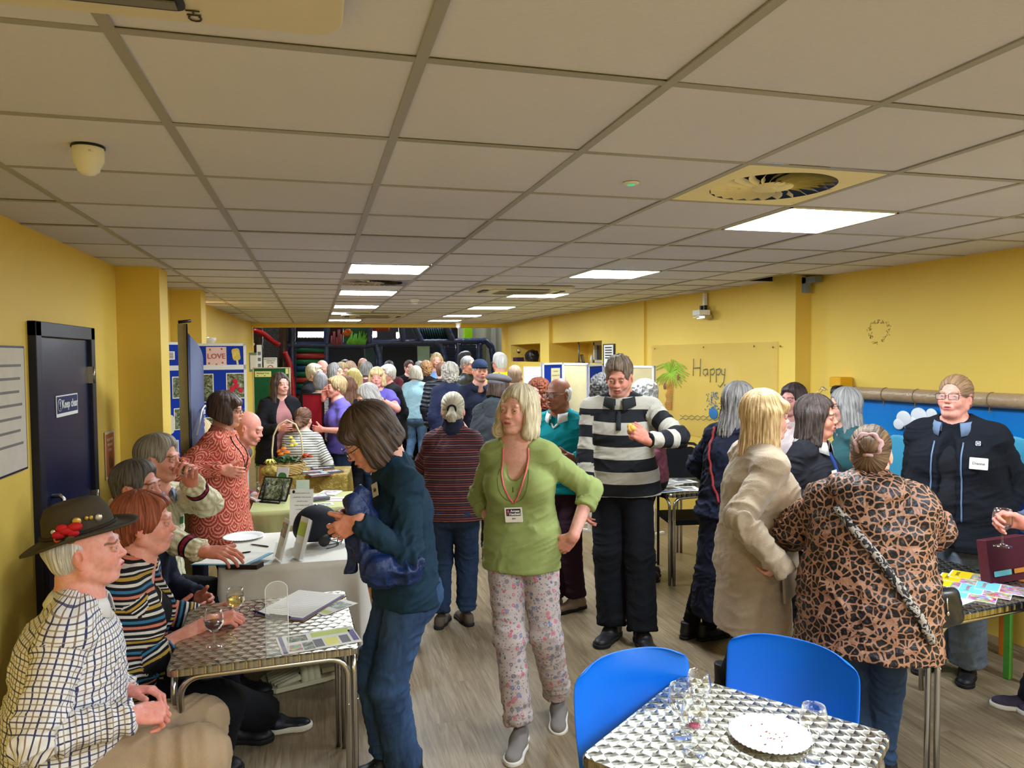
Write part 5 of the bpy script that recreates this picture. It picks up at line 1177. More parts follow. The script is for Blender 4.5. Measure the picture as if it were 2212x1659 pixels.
# ---- rugby shirt man
RUG = stripes('rugby_stripes', .160, [(0, (208, 202, 186)), (.5, (34, 36, 40))], off=.05)
p = Person(1335, 772, 4.78, face=-6, label='tall man in a black and cream striped rugby shirt eating a snack', group=PEOPLE, fem=False, skin=(216, 156, 134), F=dict(age=1, jaw=1.05, nose=1.12, stubble=.3, browc=(92, 74, 62), open=.5), belly=.85, fat=1.10,
    pose=dict(lean=2, hy=-4, hp=22, hunch=6, sw=1.14, pxL=(1400, 952, 4.42), elbL=(-1, .2, -.5), hdL=(.70, .3, .55), bnL=(-.2, .9, .3), pxR=(1262, 1130, 4.75), fpxR=(1322, 1378), fpxL=(1388, 1392), fyR=-18, fyL=22))
p.body(curlL=(48, 55, 35), tcL=25); p.top('rugby_shirt', RUG, e=.014, hem=-.035, loose=.010, high=.014, amp=.005); p.bottom('trousers', BLKT, wide=.03, e=.014, cuff=.015); p.shoes(DSH, DSOLE); p.hair('messy', hair_mat('greying_brown_hair', (70, 56, 44), (150, 132, 112)))
p.collar(cloth('charcoal_collar', (44, 46, 48)), .036, .012, gap=.022); p.line([(0, .13), (0, .09), (0, .05), (0, .02)], .016, cloth('charcoal_collar', (44, 46, 48)), 'placket', flat=.3)
q = p.world(p.S['wrL']+(p.S['HDL'][:3, 1])*.115); o = MB(); 
for k in range(5): a = k*1.2; o.sphere((.012*math.cos(a), .010*math.sin(a), .008*(k % 3)), (.020, .012, .018), 10)
o = o.build('snack', plain('golden_snack', (232, 176, 84), .7, noise=.15)); o.location = q; tag(o, 'golden crisp snack held up by the man in the rugby shirt', 'snack')

# ---- blue sweater woman
BLUET = cloth('petrol_blue_jersey', (26, 50, 68), var=.14)
p = Person(762, 884, 3.02, face=-78, label='dark-haired woman in a blue sweater and jeans leaning over the white table', group=PEOPLE, skin=SK2, F=dict(age=.8, nose=1.05, open=.4),
    pose=dict(lean=-1, hunch=12, hp=36, hy=-4, nf=.25, hs=1.12, pxR=(765, 1110, 3.0), elbR=(.9, -.4, -1), pxL=(775, 1124, 2.82), elbL=(-.3, -1, -1.2), hdL=(.35, .8, -.45), bnL=(-.9, .3, .1), hdR=(-.6, .7, 0), bnR=(.6, .7, 0), fpxR=(838, 1664), fpxL=(876, 1695), fyR=8, fyL=0, sw=.78), fat=.88, bust=.8)
p.body(curlL=(30, 40, 20)); p.top('blue_sweater', BLUET, e=.013, hem=-.045, loose=.004, amp=.006, high=.012); JB = p.bottom('jeans', denim('blue_denim', (32, 50, 78), (62, 88, 124)), e=.010, wide=.016, amp=.005); p.shoes(DSH, DSOLE, kind='boot', hi=.07, soleh=.035, lace=plain('silver_eyelet', (190, 188, 180), .3, metal=.8), name='boot')
p.hair('bobf', hair_mat('dark_bob_hair', (40, 30, 26), (104, 84, 70)), amp=.0045); p.glasses(DSPEC, LENS, w=.022, h=.018)
b = MB(); q = p.S['wrL']+unit(p.S['elL']-p.S['wrL'])*.01; d = unit(p.S['elL']-p.S['wrL']); b.tube([q-d*.006, q+d*.006], .024, 14); b.build('bracelet', plain('bead_red', (120, 40, 44), .4), p.root)
o, M = p.tagit(-.02, .10, .075, .055, 'Sally', .022, rot=.3)
BW = p
# bundled blue coat in her arms
NAVC = NT('navy_anorak', .45, .4); g = NAVC.obj(); NAVC.col(NAVC.mix(NAVC.noise(g, 6, 4), lin((12, 32, 76)), lin((22, 48, 100)))); NAVC.bump(NAVC.noise(g, 18, 5, .6), .6, .02); NAVC = NAVC.mat
W = lambda u, v, D: AD(u, v, D)
pr = [cap(W(775, 1075, 2.92), W(790, 1160, 2.90), .040, .058, k=.03), cap(W(780, 1165, 2.88), W(820, 1235, 2.84), .050, .055, k=.03), cap(W(815, 1225, 2.82), W(880, 1232, 2.84), .052, .045, k=.03), cap(W(768, 1165, 2.92), W(760, 1225, 2.90), .022, .026, k=.015), cap(W(762, 1085, 2.86), W(775, 1110, 2.84), .030, .034, k=.02), cap(W(830, 1250, 2.86), W(905, 1215, 2.84), .030, .02, k=.02)]
V, Q, _ = sdfmesh(pr, .006); V = smooth(V, Q, 1); N = vnormals(V, Q); V = V+N*((1-np.abs(2*vnoise(V+.5*vnoise(V, 8)[:, None]*.1, (24, 24, 13))-1))**2*.026-.010)[:, None]
o = link('coat', npmesh('coat', V, Q), None, NAVC); tag(o, 'navy blue anorak bundled in the arms of the woman in the blue sweater', 'coat')
# ---- hat man
t = NT('checked_shirt', .8, .2); x_, y_, z_ = t.sep(t.attr('gc'))
def _ln(q, per, w, off=0): return t.m('LESS_THAN', t.m('FRACT', t.m('MULTIPLY', t.m('ADD', q, 5.0+off), 1/per)), w)
c = t.mix(_ln(x_, .034, .13), lin((230, 228, 226)), lin((62, 64, 98))); c = t.mix(_ln(x_, .034, .11, .017), c, lin((140, 122, 104))); c = t.mix(t.m('MULTIPLY', _ln(y_, .032, .14), .9), c, lin((60, 62, 94))); c = t.mix(t.m('MULTIPLY', _ln(y_, .032, .12, .016), .8), c, lin((140, 122, 104))); t.col(c); knit(t, .15); CHECK = t.mat
p = Person(168, 1108, 2.42, face=82, label='seated man in a checked shirt and brown felt hat with a red poppy', group=PEOPLE, fem=False, skin=(228, 168, 152), F=dict(age=.9, jaw=1.06, nose=1.08, cheek=1.05), belly=1.05, fat=1.22,
    pose=dict(sit=.45, lean=4, hy=0, hp=-2, hs=1.06, pxR=(285, 1545, 2.26), elbR=(.6, -1, -.8), hdR=(-.3, .9, -.2), bnR=(.5, .2, .8), pxL=(270, 1492, 2.50), elbL=(-.6, -.8, -.5), hdL=(.25, .9, 0), bnL=(-.3, .1, .9), footR=(.13, .36, 0), footL=(-.16, .40, 0)))
p.body(curlR=(45, 55, 35), curlL=(30, 40, 25), tcR=20); p.top('checked_shirt', CHECK, e=.020, hem=-.08, loose=.014, amp=.007, high=.0, neck=.01, seam=(-1, 0, 0)); p.bottom('khaki_trousers', cloth('khaki_cotton', (168, 144, 114), var=.06), e=.016, wide=.02, amp=.006, kneee=.008); p.shoes(DSH, DSOLE)
p.collar(cloth('white_shirt_collar', (222, 220, 216)), .030, .000, gap=.03); p.hair('bald', H_WHITE)
FELT = cloth('olive_brown_felt', (70, 62, 48), .9, .1); b = MB(); n = 48; vs = []; fs = []; R_ = rotx(.16)
rings = [(.0, .122, 0), (.045, .121, 0), (.068, .106, 0), (.082, .076, 0), (.088, .030, 0), (.090, .018, 0), (.096, .010, 1), (.118, .006, 1), (.138, .006, 1), (.148, .009, 1), (.148, .004, 1), (.136, .000, 1), (.096, .002, 1)]
for r_, z_, brim in rings:
    for k in range(n):
        a = 2*math.pi*k/n; c_, s_ = math.cos(a), math.sin(a); d = 0
        if brim: d = -.030*max(0, -s_)**1.2*((r_-.09)/.08)+.020*abs(c_)**2*((r_-.09)/.08)
        else: d = -.018*max(0, 1-r_/.07)*(1 if z_ > .09 else 0)
        q = R_ @ V3(r_*c_*.93, r_*s_*1.14-.012, z_+d)+V3(0, 0, .052); vs.append(tuple(q))
fs = [(i*n+k, i*n+(k+1) % n, (i+1)*n+(k+1) % n, (i+1)*n+k) for i in range(len(rings)-1) for k in range(n)]; b.add(vs, fs, sm=True); HAT = p.headpart(b, 'felt_hat', FELT)
b = MB(); b.tube([tuple(R_ @ V3(.0915*math.cos(a)*.93, .0915*math.sin(a)*1.14-.012, .022)+V3(0, 0, .052)) for a in np.linspace(0, 2*math.pi, 40)[:-1]], .006, 6, close=True); p.headpart(b, 'hat_band', cloth('plaited_band', (52, 44, 34)), HAT)
def hatp(a, z, o=.0): return R_ @ V3((.091+o)*math.cos(a)*.93, (.091+o)*math.sin(a)*1.14-.012, z)+V3(0, 0, .052)
b = MB()
for da, dz, sx in ((0, 0, .02), (.22, .006, .022), (.42, .012, .022), (.12, .018, .018), (.34, -.006, .018)): q = hatp(-.35+da, .034+dz, .008); b.sphere(q, (sx*.45, sx, sx*.62), 10)
p.headpart(b, 'poppy', plain('poppy_red', (188, 24, 34), .6), HAT); b = MB(); b.sphere(hatp(-.10, .012, .014), (.006, .016, .012), 8); p.headpart(b, 'poppy_leaf', cloth('leaf_olive', (92, 88, 44)), HAT)
for a_, z_, r_, m_, nm in ((-.45, .020, .0115, plain('orange_badge', (224, 96, 40), .4), 'orange_pin'), (.72, .052, .011, plain('silver_pin', (200, 200, 205), .25, .5, .7), 'round_pin'), (.45, .058, .009, plain('gold_pin', (190, 160, 90), .3, .5, .7), 'butterfly_pin'), (.14, .060, .013, plain('gold_pin', (190, 160, 90), .3, .5, .7), 'crest_pin'), (-.52, .044, .008, plain('silver_pin', (200, 200, 205), .25, .5, .7), 'small_pin')):
    b = MB(); q = hatp(a_, z_, .002); 
    if 'butterfly' in nm:
        for dy in (-.006, .006): b.sphere(q+V3(0, dy, .002), (.002, .006, .0075), 8)
    else: b.sphere(q, (.003, r_, r_), 12)
    if nm == 'orange_pin': b.sphere(q+V3(.0035, 0, 0), (.0015, r_*.6, r_*.28), 8, 1); p.headpart(b, nm, [m_, BLACK], HAT)
    else: p.headpart(b, nm, m_, HAT)
# ---- striped cardigan woman
CAR = stripes('multi_stripe_knit', .112, [(0, (24, 24, 28)), (.09, (222, 216, 206)), (.18, (24, 24, 28)), (.27, (216, 128, 104)), (.36, (24, 24, 28)), (.45, (54, 118, 154)), (.54, (24, 24, 28)), (.63, (222, 216, 206)), (.72, (24, 24, 28)), (.81, (190, 152, 60)), (.90, (24, 24, 28)), (.95, (222, 216, 206))])
p = Person(305, 1064, 2.86, face=76, label='seated red-haired woman in a multicoloured striped cardigan holding white wine', group=PEOPLE, skin=(226, 164, 144), F=dict(age=1, cheek=1.06, jaw=1.04, dblchin=1, open=.5, browc=(150, 110, 80), brow=.4), fat=1.16, bust=1.12, belly=.9,
    pose=dict(sit=.45, lean=6, hunch=10, hy=4, hp=2, nf=.1, pxR=(452, 1342, 2.98), elbR=(.6, -.6, -1), hdR=(-.1, .95, .1), bnR=(.3, .0, 1), pxL=(430, 1330, 3.25), elbL=(-.8, -.3, -1), fpxL=(590, 1580), fpxR=(450, 1700), fyL=0, fyR=0, kneeL=(-.05, .6, 1)))
p.body(curlR=(40, 45, 30), tcR=20); C1 = p.top('black_top', BLK, e=.010, hem=-.03, vneck=.035, sleeve='none', amp=.003); p.top('striped_cardigan', CAR, e=.022, hem=-.10, loose=.012, amp=.005, seam=(-1, 0, 0), extra=(_openslab(p.S, .095, .035),)); p.bottom('trousers', BLKT, e=.018, wide=.02, cuff=-.03); p.shoes(plain('navy_leather', (24, 28, 40), .4), WSOLE, lace=BLKT, name='trainer', soleh=.03)
p.hair('shortw', hair_mat('copper_red_hair', (104, 44, 26), (178, 100, 66)), amp=.0045)
t_ = p.topo; p.topo = C1; p.line([(.065, .15), (.062, .11), (.045, .07), (.0, .045), (-.045, .07), (-.062, .11), (-.065, .15)], .0035, plain('silver_gold_chain', (190, 176, 140), .25, .5, .9), 'necklace'); p.topo = t_
# ---- man with grey-brown hair behind
p = Person(288, 996, 3.45, face=52, label='seated dark-jacketed man with cropped greying hair behind the red-haired woman', group=PEOPLE, fem=False, skin=(206, 148, 126), F=dict(age=1, browc=(60, 50, 44), brow=.9), fat=1.08,
    pose=dict(sit=.45, lean=4, hy=8, armR=(.12, .30, -.10), armL=(-.12, .30, -.10)))
p.body(gaze=(12, 0)); p.top('navy_jacket', NVY, e=.02, high=.01, loose=.01); p.bottom('trousers', NVY); p.shoes(DSH, DSOLE); p.hair('short', hair_mat('cropped_grey_brown_hair', (44, 38, 34), (110, 102, 94))); p.collar(STICK, .028, .006, name='shirt_collar')
# ---- cream jumper man drinking
t = NT('cream_cable_knit', .9, .15); g = t.attr('gc'); x_, y_, z_ = t.sep(g); sl = t.m('GREATER_THAN', z_, 2.0)
def band(a, b_): return t.m('MULTIPLY', t.m('MULTIPLY', t.m('GREATER_THAN', y_, a), t.m('LESS_THAN', y_, b_)), sl)
c = t.mix(t.noise(t.obj(), 12, 3), lin((214, 204, 168)), lin((232, 224, 192))); c = t.mix(band(.505, .516), c, lin((26, 30, 44))); c = t.mix(band(.516, .534), c, lin((130, 34, 46))); c = t.mix(band(.534, .545), c, lin((26, 30, 44)))
h_ = t.m('ADD', t.m('SINE', t.m('MULTIPLY', t.m('ADD', x_, t.m('MULTIPLY', t.m('SINE', t.m('MULTIPLY', y_, 90.0)), .004)), 160.0)), t.noise(t.obj(), 200, 2)); t.col(c); t.bump(h_, .6, .008); CRK = t.mat
p = Person(338, 940, 3.95, face=52, label='man in a cream cable-knit cricket jumper drinking from a wine glass', group=PEOPLE, fem=False, skin=(218, 158, 134), F=dict(age=1, browc=(110, 96, 84), nose=1.06), fat=1.06,
    pose=dict(sit=.47, lean=6, hy=14, hp=4, pxL=(412, 1042, 3.72), elbL=(-1, .2, -.8), hdL=(.35, .2, .9), bnL=(-.9, -.1, .4), pxR=(440, 1192, 3.50), elbR=(.8, -.6, -1), hdR=(-.1, 1, 0), bnR=(.4, 0, .9)))
p.body(curlL=(50, 60, 30), tcL=20, gaze=(-8, 4)); p.top('cricket_jumper', CRK, e=.020, hem=-.04, loose=.012, amp=.006, vneck=.03); p.bottom('trousers', BLKT); p.shoes(DSH, DSOLE); p.hair('short', hair_mat('grey_fair_hair', (96, 88, 74), (170, 160, 142))); p.collar(cloth('pale_blue_collar', (130, 146, 180)), .030, .004, name='shirt_collar')
CJ = p
b = MB(); o, M = p.badge(-.07, .05, .034, .040, plain('crest_green', (40, 112, 56), .6), None, name='green_crest')
# ---- red patterned tunic woman
t = NT('red_scallop_print', .8, .2); x_, y_, z_ = t.sep(t.attr('gc')); U_ = t.m('MULTIPLY', x_, 15.0); V_ = t.m('MULTIPLY', y_, 13.0); row = t.m('FLOOR', V_)
uu = t.m('SUBTRACT', t.m('FRACT', t.m('ADD', U_, t.m('MULTIPLY', t.m('FRACT', t.m('MULTIPLY', row, .5)), 1.0))), .5); vv = t.m('FRACT', V_)
rr = t.m('SQRT', t.m('ADD', t.m('MULTIPLY', uu, t.m('MULTIPLY', uu, 3.2)), t.m('MULTIPLY', t.m('SUBTRACT', 1.0, vv), t.m('SUBTRACT', 1.0, vv)))); nz = t.noise(t.obj(), 110, 3)
f = t.m('FRACT', t.m('MULTIPLY', t.m('ADD', rr, t.m('MULTIPLY', nz, .12)), 3.4)); t.col(t.mix(t.m('MULTIPLY', t.m('GREATER_THAN', t.m('ADD', f, t.m('MULTIPLY', t.m('SUBTRACT', nz, .5), .8)), .62), .75), lin((172, 58, 52)), lin((222, 168, 130)))); knit(t, .15); PAIS = t.mat
p = Person(487, 847, 4.82, face=72, label='standing woman in a red patterned tunic and glasses with folded arms', group=PEOPLE, skin=(220, 164, 136), F=dict(age=.8), fat=1.12, bust=1.1, belly=.8,
    pose=dict(lean=-2, hy=6, hunch=8, hp=6, pxR=(476, 1014, 4.60), elbR=(1, -.5, -1), hdR=(-.3, .85, -.25), bnR=(1, .35, .1), pxL=(505, 990, 4.86), elbL=(-1, -.5, -1), hdL=(.9, .2, 0), bnL=(-.1, .9, .3)))
p.body(); p.top('patterned_tunic', PAIS, e=.022, hem=-.12, loose=.010, amp=.005, coat=.385, flare=.012, seam=(-1, -.5, 0)); p.bottom('trousers', BLKT, wide=.02); p.shoes(DSH, DSOLE); p.hair('bobf', hair_mat('short_dark_hair', (36, 26, 20), (96, 70, 54)), extra=(half((0, 0, -.075), (0, -.35, -1)),)); p.glasses(DSPEC, LENS, w=.019, h=.016, rect=1)
p.line([(.06, .16), (.055, .09), (.04, .0), (.02, -.06)], .004, BLK, 'lanyard'); p.line([(-.06, .16), (-.055, .09), (-.04, .0), (-.01, -.06)], .004, BLK, 'lanyard')
# ---- multi-striped jumper woman from behind
MAR = stripes('maroon_fine_stripes', .074, [(0, (44, 28, 34)), (.10, (124, 64, 60)), (.19, (40, 30, 40)), (.30, (88, 50, 62)), (.40, (38, 30, 34)), (.5, (150, 108, 84)), (.56, (44, 28, 38)), (.68, (104, 44, 52)), (.78, (36, 34, 44)), (.90, (140, 74, 62))])
p = Person(978, 847, 4.95, face=176, label='woman seen from behind in a maroon fine-striped jumper with a ponytail', group=PEOPLE, skin=SK, fat=1.08,
    pose=dict(lean=2, hp=6, pxR=(1020, 1050, 5.20), elbR=(1, -.2, -.7), pxL=(935, 1050, 5.20), elbL=(-1, -.2, -.7), fpxL=(952, 1352), fpxR=(1008, 1346), fyL=-10, fyR=25))
p.body(); p.top('striped_jumper', MAR, e=.014, hem=-.055, loose=.012, amp=.004, seam=(0, 1, 0)); p.bottom('dark_jeans', DEND, e=.010, wide=.012, cuff=-.015); p.shoes(cloth('brown_suede', (92, 80, 68)), DSOLE)
p.hair('pony', H_GBLOND, extra=[cap((0, -.115, .0), (0, -.135, -.05), .022, .030, k=.01), cap((0, -.135, -.05), (0, -.115, -.13), .030, .010, V3(1, 0, 0), 1.3, k=.01)])
b = MB(); b.tube([(.024*math.cos(a), -.120, .0+.024*math.sin(a)) for a in np.linspace(0, 2*math.pi, 14)[:-1]], .010, 8, close=True); p.headpart(b, 'scrunchie', BLK)
p.mesh('scarf', [cap(p.S['nb'], p.S['nb']+p.S['nd']*.05, .052*p.H, .046*p.H, k=.01)], cloth('dark_scarf', (30, 34, 52)), .007, .006)
# ---- teal jumper man
TEALC = cloth('teal_knit', (0, 128, 136), var=.06)
p = Person(1206, 816, 5.38, face=-30, label='dark-skinned man in glasses and a teal sweater behind the green-topped woman', group=PEOPLE, fem=False, skin=(140, 92, 66), F=dict(age=.7, browc=(70, 60, 56), lipc=(120, 70, 66), eye=(40, 28, 20), cheek=1.05, jaw=1.03), fat=1.1, belly=.9,
    pose=dict(lean=1, hy=-12, hp=4, pxL=(1240, 990, 5.1), elbL=(-1, -.3, -.8), fpxL=(1243, 1316), fpxR=(1195, 1318), fyL=-25))
p.body(gaze=(-8, 0)); p.top('teal_sweater', TEALC, e=.018, neck=.006, loose=.01); p.bottom('maroon_trousers', cloth('dark_maroon_cloth', (44, 22, 34)), wide=.02); p.shoes(cloth('tan_canvas_shoe', (150, 124, 104)), DSOLE); p.hair('bald', H_WHITE); p.glasses(DSPEC, LENS, w=.023, h=.015)
p.collar(cloth('white_collar', (224, 224, 220)), .032, .010, name='shirt_collar', gap=.03, drop=-.004); p.line([(.03, .13), (.0, .10), (-.03, .13)], .008, cloth('white_collar', (224, 224, 220)), 'collar_tip')
# ---- beret
p = Person(1080, 812, 6.6, face=158, label='person in a grey beret and dark hooded coat seen from behind', group=PEOPLE, skin=SK2, fat=1.12, pose=dict(lean=3, hp=10, hy=-20, fpxL=(1052, 1205), fpxR=(1085, 1200)))
p.body(); p.top('dark_coat', cloth('dark_grey_coat', (56, 60, 64)), e=.03, coat=.30, loose=.012, amp=.007, flare=.01); p.bottom('trousers', BLKT); p.shoes(cloth('brown_boot', (84, 68, 48)), DSOLE, hi=.04); p.hair('bob', H_DKBR)
b = MB(); b.sphere((0, -.03, .095), (.115, .130, .046), 24); b.sphere((0, -.03, .140), (.008, .008, .012), 8); b.sphere((.0, -.035, .055), (.088, .105, .040), 20); p.headpart(b, 'beret', cloth('grey_felt', (112, 108, 112)))
p.mesh('hood', [cap(p.S['nb']-p.S['rt2']*.07-p.S['fw2']*.04, p.S['nb']+p.S['rt2']*.07-p.S['fw2']*.04, .06, .06, k=.02), cap(p.S['nb']-p.S['fw2']*.07, p.S['nb']-p.S['fw2']*.10-p.S['up2']*.10, .07, .05, p.S['rt2'], 1.4, k=.02)], cloth('dark_grey_coat', (56, 60, 64)), .009, .006)
p.mesh('scarf', [cap(p.S['nb'], p.S['nb']+p.S['nd']*.055, .050*p.H, .046*p.H, k=.01)], cloth('teal_scarf', (30, 84, 110), var=.4), .008, .006)
# ---- dark coat woman, cream coat woman
COATM = NT('oatmeal_wool', .95, .1); g = COATM.obj(); COATM.col(COATM.mix(COATM.noise(g, 30, 5, .7), lin((146, 126, 100)), lin((180, 160, 132)))); COATM.bump(COATM.noise(g, 220, 3), .4, .006); COATM.b.inputs['Sheen Weight'].default_value = .3; COATM = COATM.mat
p = Person(1600, 829, 4.6, face=140, label='woman with long grey-brown waves in a long black dress, left of the oatmeal coat', group=PEOPLE, skin=SK, fat=1.0, pose=dict(lean=3, hp=8, hy=-8, pxL=(1570, 1050, 4.85), elbL=(-1, -.4, -.5), pxR=(1640, 1060, 4.9), fpxL=(1490, 1375), fpxR=(1530, 1380)))
p.body(); p.top('long_black_dress', NVY, e=.022, coat=.12, flare=.022, loose=.006, amp=.007); p.bottom('black_tights', BLKT, e=.002); p.shoes(DSH, DSOLE, hi=.03); p.hair('wavy', H_DKGREY, amp=.010)
p.line([(-.10, .16), (-.09, .08), (-.07, .0), (-.04, -.1), (-.0, -.2), (.05, -.3)], .009, plain('red_strap', (128, 30, 30), .6), 'bag_strap', back=True)
p = Person(1650, 845, 3.48, face=112, label='blonde woman in a long oatmeal wool coat with a hand in her pocket', group=PEOPLE, skin=SK, fat=1.0, pose=dict(lean=2, hp=2, hy=-4, hunch=4, sw=1.0, pxR=(1682, 1222, 3.14), elbR=(.25, -1, -.6), hdR=(-.85, .1, -.5), bnR=(1, .2, .1), pxL=(1700, 1150, 3.75), fpxR=(1575, 1500), fpxL=(1650, 1500)))
p.body(torso=True); p.top('wool_coat', COATM, e=.030, coat=.325, flare=.004, loose=.004, sl_e=.020, cuffend=.05, amp=.006, seam=(-1, 0, 0)); p.bottom('black_trousers', BLKT); p.shoes(DSH, DSOLE, hi=.10, name='boot'); p.hair('longf', hair_mat('golden_blonde_hair', (150, 110, 62), (236, 206, 150)), amp=.006)
p.mesh('raised_collar', [cap(p.S['nb']-p.S['up2']*.03, p.S['nb']+p.S['nd']*.060+p.S['fw2']*-.005, .052*p.H+.004, .054*p.H, fb=True, k=.012), cap(p.S['nb']-p.S['up2']*.02, p.S['nb']+p.S['nd']*.16, .046*p.H, .055*p.H, k=.004, op='-'), ell(p.S['nb']+p.S['fw2']*.11+p.S['nd']*.06, (.06, .06, .08), p.S['R2'], k=.01, op='-')], COATM, .006, .004)
q = p.S['pel']; o = p.S['pel']+p.S['rt']*.5+p.S['fw']*.10-V3(0, 0, .02); pp, nn = p.surf(o, -p.S['rt'])
b = MB(); x = unit(np.cross(V3(0, 0, 1), nn)); z = np.cross(nn, x); Mx = Matrix([[x[0], z[0], nn[0], pp[0]], [x[1], z[1], nn[1], pp[1]], [x[2], z[2], nn[2], pp[2]], [0, 0, 0, 1]]); b.prism([(-.10, .09), (-.09, -.13), (.10, -.11), (.08, .10)], .0, .012, M=Mx); b.build('patch_pocket', COATM, p.root, bevel=.004)
# ---- women behind
p = Person(1715, 829, 5.3, face=-20, label='dark short-haired woman in a pale top behind the blonde in the long coat', group=PEOPLE, skin=(214, 160, 148), pose=dict(lean=2, hy=-10)); p.body(); p.top('pale_top', cloth('pale_pink_knit', (222, 204, 200)), e=.015); p.bottom('trousers', BLKT); p.shoes(DSH, DSOLE); p.hair('shortw', hair_mat('very_dark_hair', (28, 22, 24), (84, 70, 68)))
p = Person(1762, 856, 4.15, face=72, label='dark wavy-haired woman in a black fleece with glasses pushed up on her head', group=PEOPLE, skin=(214, 152, 128), F=dict(age=.8, open=.5, dblchin=1), fat=1.12, bust=1.1, pose=dict(lean=2, hy=8, hp=2, pxR=(1770, 1090, 3.95), elbR=(.6, -.8, -1), fpxR=(1755, 1440), fpxL=(1745, 1420)))
p.body(); p.top('black_fleece', cloth('black_fleece', (28, 28, 33)), e=.024, loose=.012, amp=.006, hem=-.05, vneck=.02); p.bottom('long_black_skirt', BLKT, skirt=.06, e=.012); p.shoes(DSH, DSOLE); p.hair('wavy', hair_mat('near_black_wavy_hair', (28, 22, 20), (88, 72, 64)), amp=.009, extra=[dict(half((0, 0, -.15), (0, -.2, -1)))]); p.glasses(GOLDF, LENS, up=(0, -.035, .085), tilt=.9, rect=1)
p.collar(cloth('white_shirt', (214, 212, 208)), .034, .010, name='shirt_collar'); p.tagit(.09, .02, .07, .075, 'Ellen', .02)
b_ = p.line([(0, .13), (.01, .06), (.01, .0)], .012, stripes('school_scarf', .03, [(0, (30, 60, 120)), (.5, (200, 60, 60)), (.7, (220, 220, 220))]), 'striped_scarf')
p = Person(1825, 839, 4.9, face=-72, label='long grey-haired woman with glasses behind the leopard-print coat', group=PEOPLE, skin=SK, pose=dict(lean=2, hp=4)); p.body(); p.top('teal_top', cloth('dull_teal_knit', (52, 92, 96)), e=.015); p.bottom('trousers', BLKT); p.shoes(DSH, DSOLE); p.hair('long', hair_mat('long_grey_hair', (112, 110, 108), (198, 196, 192))); p.glasses(DSPEC, LENS, rect=1)
# ---- leopard coat woman
t = NT('leopard_puffer', .48, .35); g = t.obj(); gw = t.vm('ADD', g, t.scl(t.n('ShaderNodeTexNoise', {'Vector': g, 'Scale': 14.0, 'Detail': 2.0}).outputs[1], .035)); ed = t.vor(gw, 35, 'DISTANCE_TO_EDGE'); vc = t.vor(gw, 35)
c = t.mix(t.m('GREATER_THAN', t.m('ADD', ed, t.m('MULTIPLY', t.noise(g, 90, 2), .09)), .150), lin((156, 112, 84)), lin((24, 20, 20))); c = t.mix(t.m('LESS_THAN', vc, .17), c, lin((74, 48, 36))); t.col(c); t.bump(t.noise(g, 26, 4, .6), .5, .02); LEO = t.mat
p = Person(1882, 918, 3.02, face=174, label='woman seen from behind in a leopard-print puffer coat with her hair in a bun', group=PEOPLE, skin=SK, fat=1.06, pose=dict(lean=3, hp=4, sw=1.06, hunch=4, pxL=(1810, 1120, 3.28), elbL=(-1, -.3, -.6), pxR=(1985, 1140, 3.28), elbR=(1, -.3, -.6), fpxL=(1850, 1690), fpxR=(1900, 1680)))
p.body(); p.top('leopard_puffer_coat', LEO, e=.040, hem=-.115, loose=.018, amp=.009, high=.020, k=.05, flare=.006, sl_e=.036); p.bottom('jeans', denim('navy_denim', (30, 46, 70), (44, 64, 92)), e=.012); p.shoes(DSH, DSOLE)
p.mesh('hood', [cap(p.S['nb']-p.S['rt2']*.09-p.S['fw2']*.06, p.S['nb']+p.S['rt2']*.09-p.S['fw2']*.06, .060, .060, k=.03), cap(p.S['nb']-p.S['fw2']*.10-p.S['up2']*.02, p.S['nb']-p.S['fw2']*.13-p.S['up2']*.15, .075, .055, p.S['rt2'], 1.7, k=.03)], LEO, .007, .010)
p.hair('bun', hair_mat('brown_blonde_bun_hair', (44, 28, 22), (140, 106, 68)), extra=[ell((0, -.118, .040), (.038, .028, .036), k=.008)], amp=.002)
b = MB(); b.tube([(.047*math.cos(a)*(1+.10*math.sin(7*a)), -.108+.008*math.sin(5*a), .040+.044*math.sin(a)*(1+.10*math.cos(6*a))) for a in np.linspace(0, 2*math.pi, 40)[:-1]], .0105, 8, close=True); p.headpart(b, 'scrunchie', cloth('dusty_pink_satin', (190, 152, 148)))
LP = p; t = NT('zebra_strap', .7); g = t.obj(); n = t.noise(t.scl(g, (1, 1, 1)), 45, 2, .5, 1.5); t.col(t.ramp(n, [(.49, (30, 28, 28)), (.52, (164, 154, 140))], False)); ZB = t.mat
p.line([(-.10, .08), (-.03, .0), (.05, -.09), (.13, -.20), (.20, -.31), (.235, -.40)], .019, ZB, 'bag_strap', back=True, off=0)
# ---- right woman
FLC = cloth('black_navy_fleece', (23, 26, 33), .95)
p = Person(2066, 810, 4.1, face=-14, label='woman in rectangular glasses and an open dark fleece by the blue mural', group=PEOPLE, skin=(226, 166, 148), F=dict(age=.6, cheek=1.08, jaw=1.04, dblchin=1, browc=(150, 120, 92)), fat=1.16, bust=1.12, belly=1.05,
    pose=dict(lean=0, hy=-6, hp=-2, sw=1.08, pxL=(2150, 1130, 3.95), fpxR=(2010, 1440), fpxL=(2090, 1462)))
p.body(gaze=(-8, 0)); C1 = p.top('black_polo', cloth('black_polo', (30, 31, 36)), e=.012, hem=-.03, vneck=.02, sleeve='short'); p.top('fleece_jacket', FLC, e=.032, hem=-.09, loose=.018, amp=.006, extra=(_openslab(p.S, .062, .055),)); p.bottom('pale_jeans', denim('grey_jeans', (84, 96, 110), (120, 130, 140)), wide=.03, e=.014); p.shoes(DSH, DSOLE)
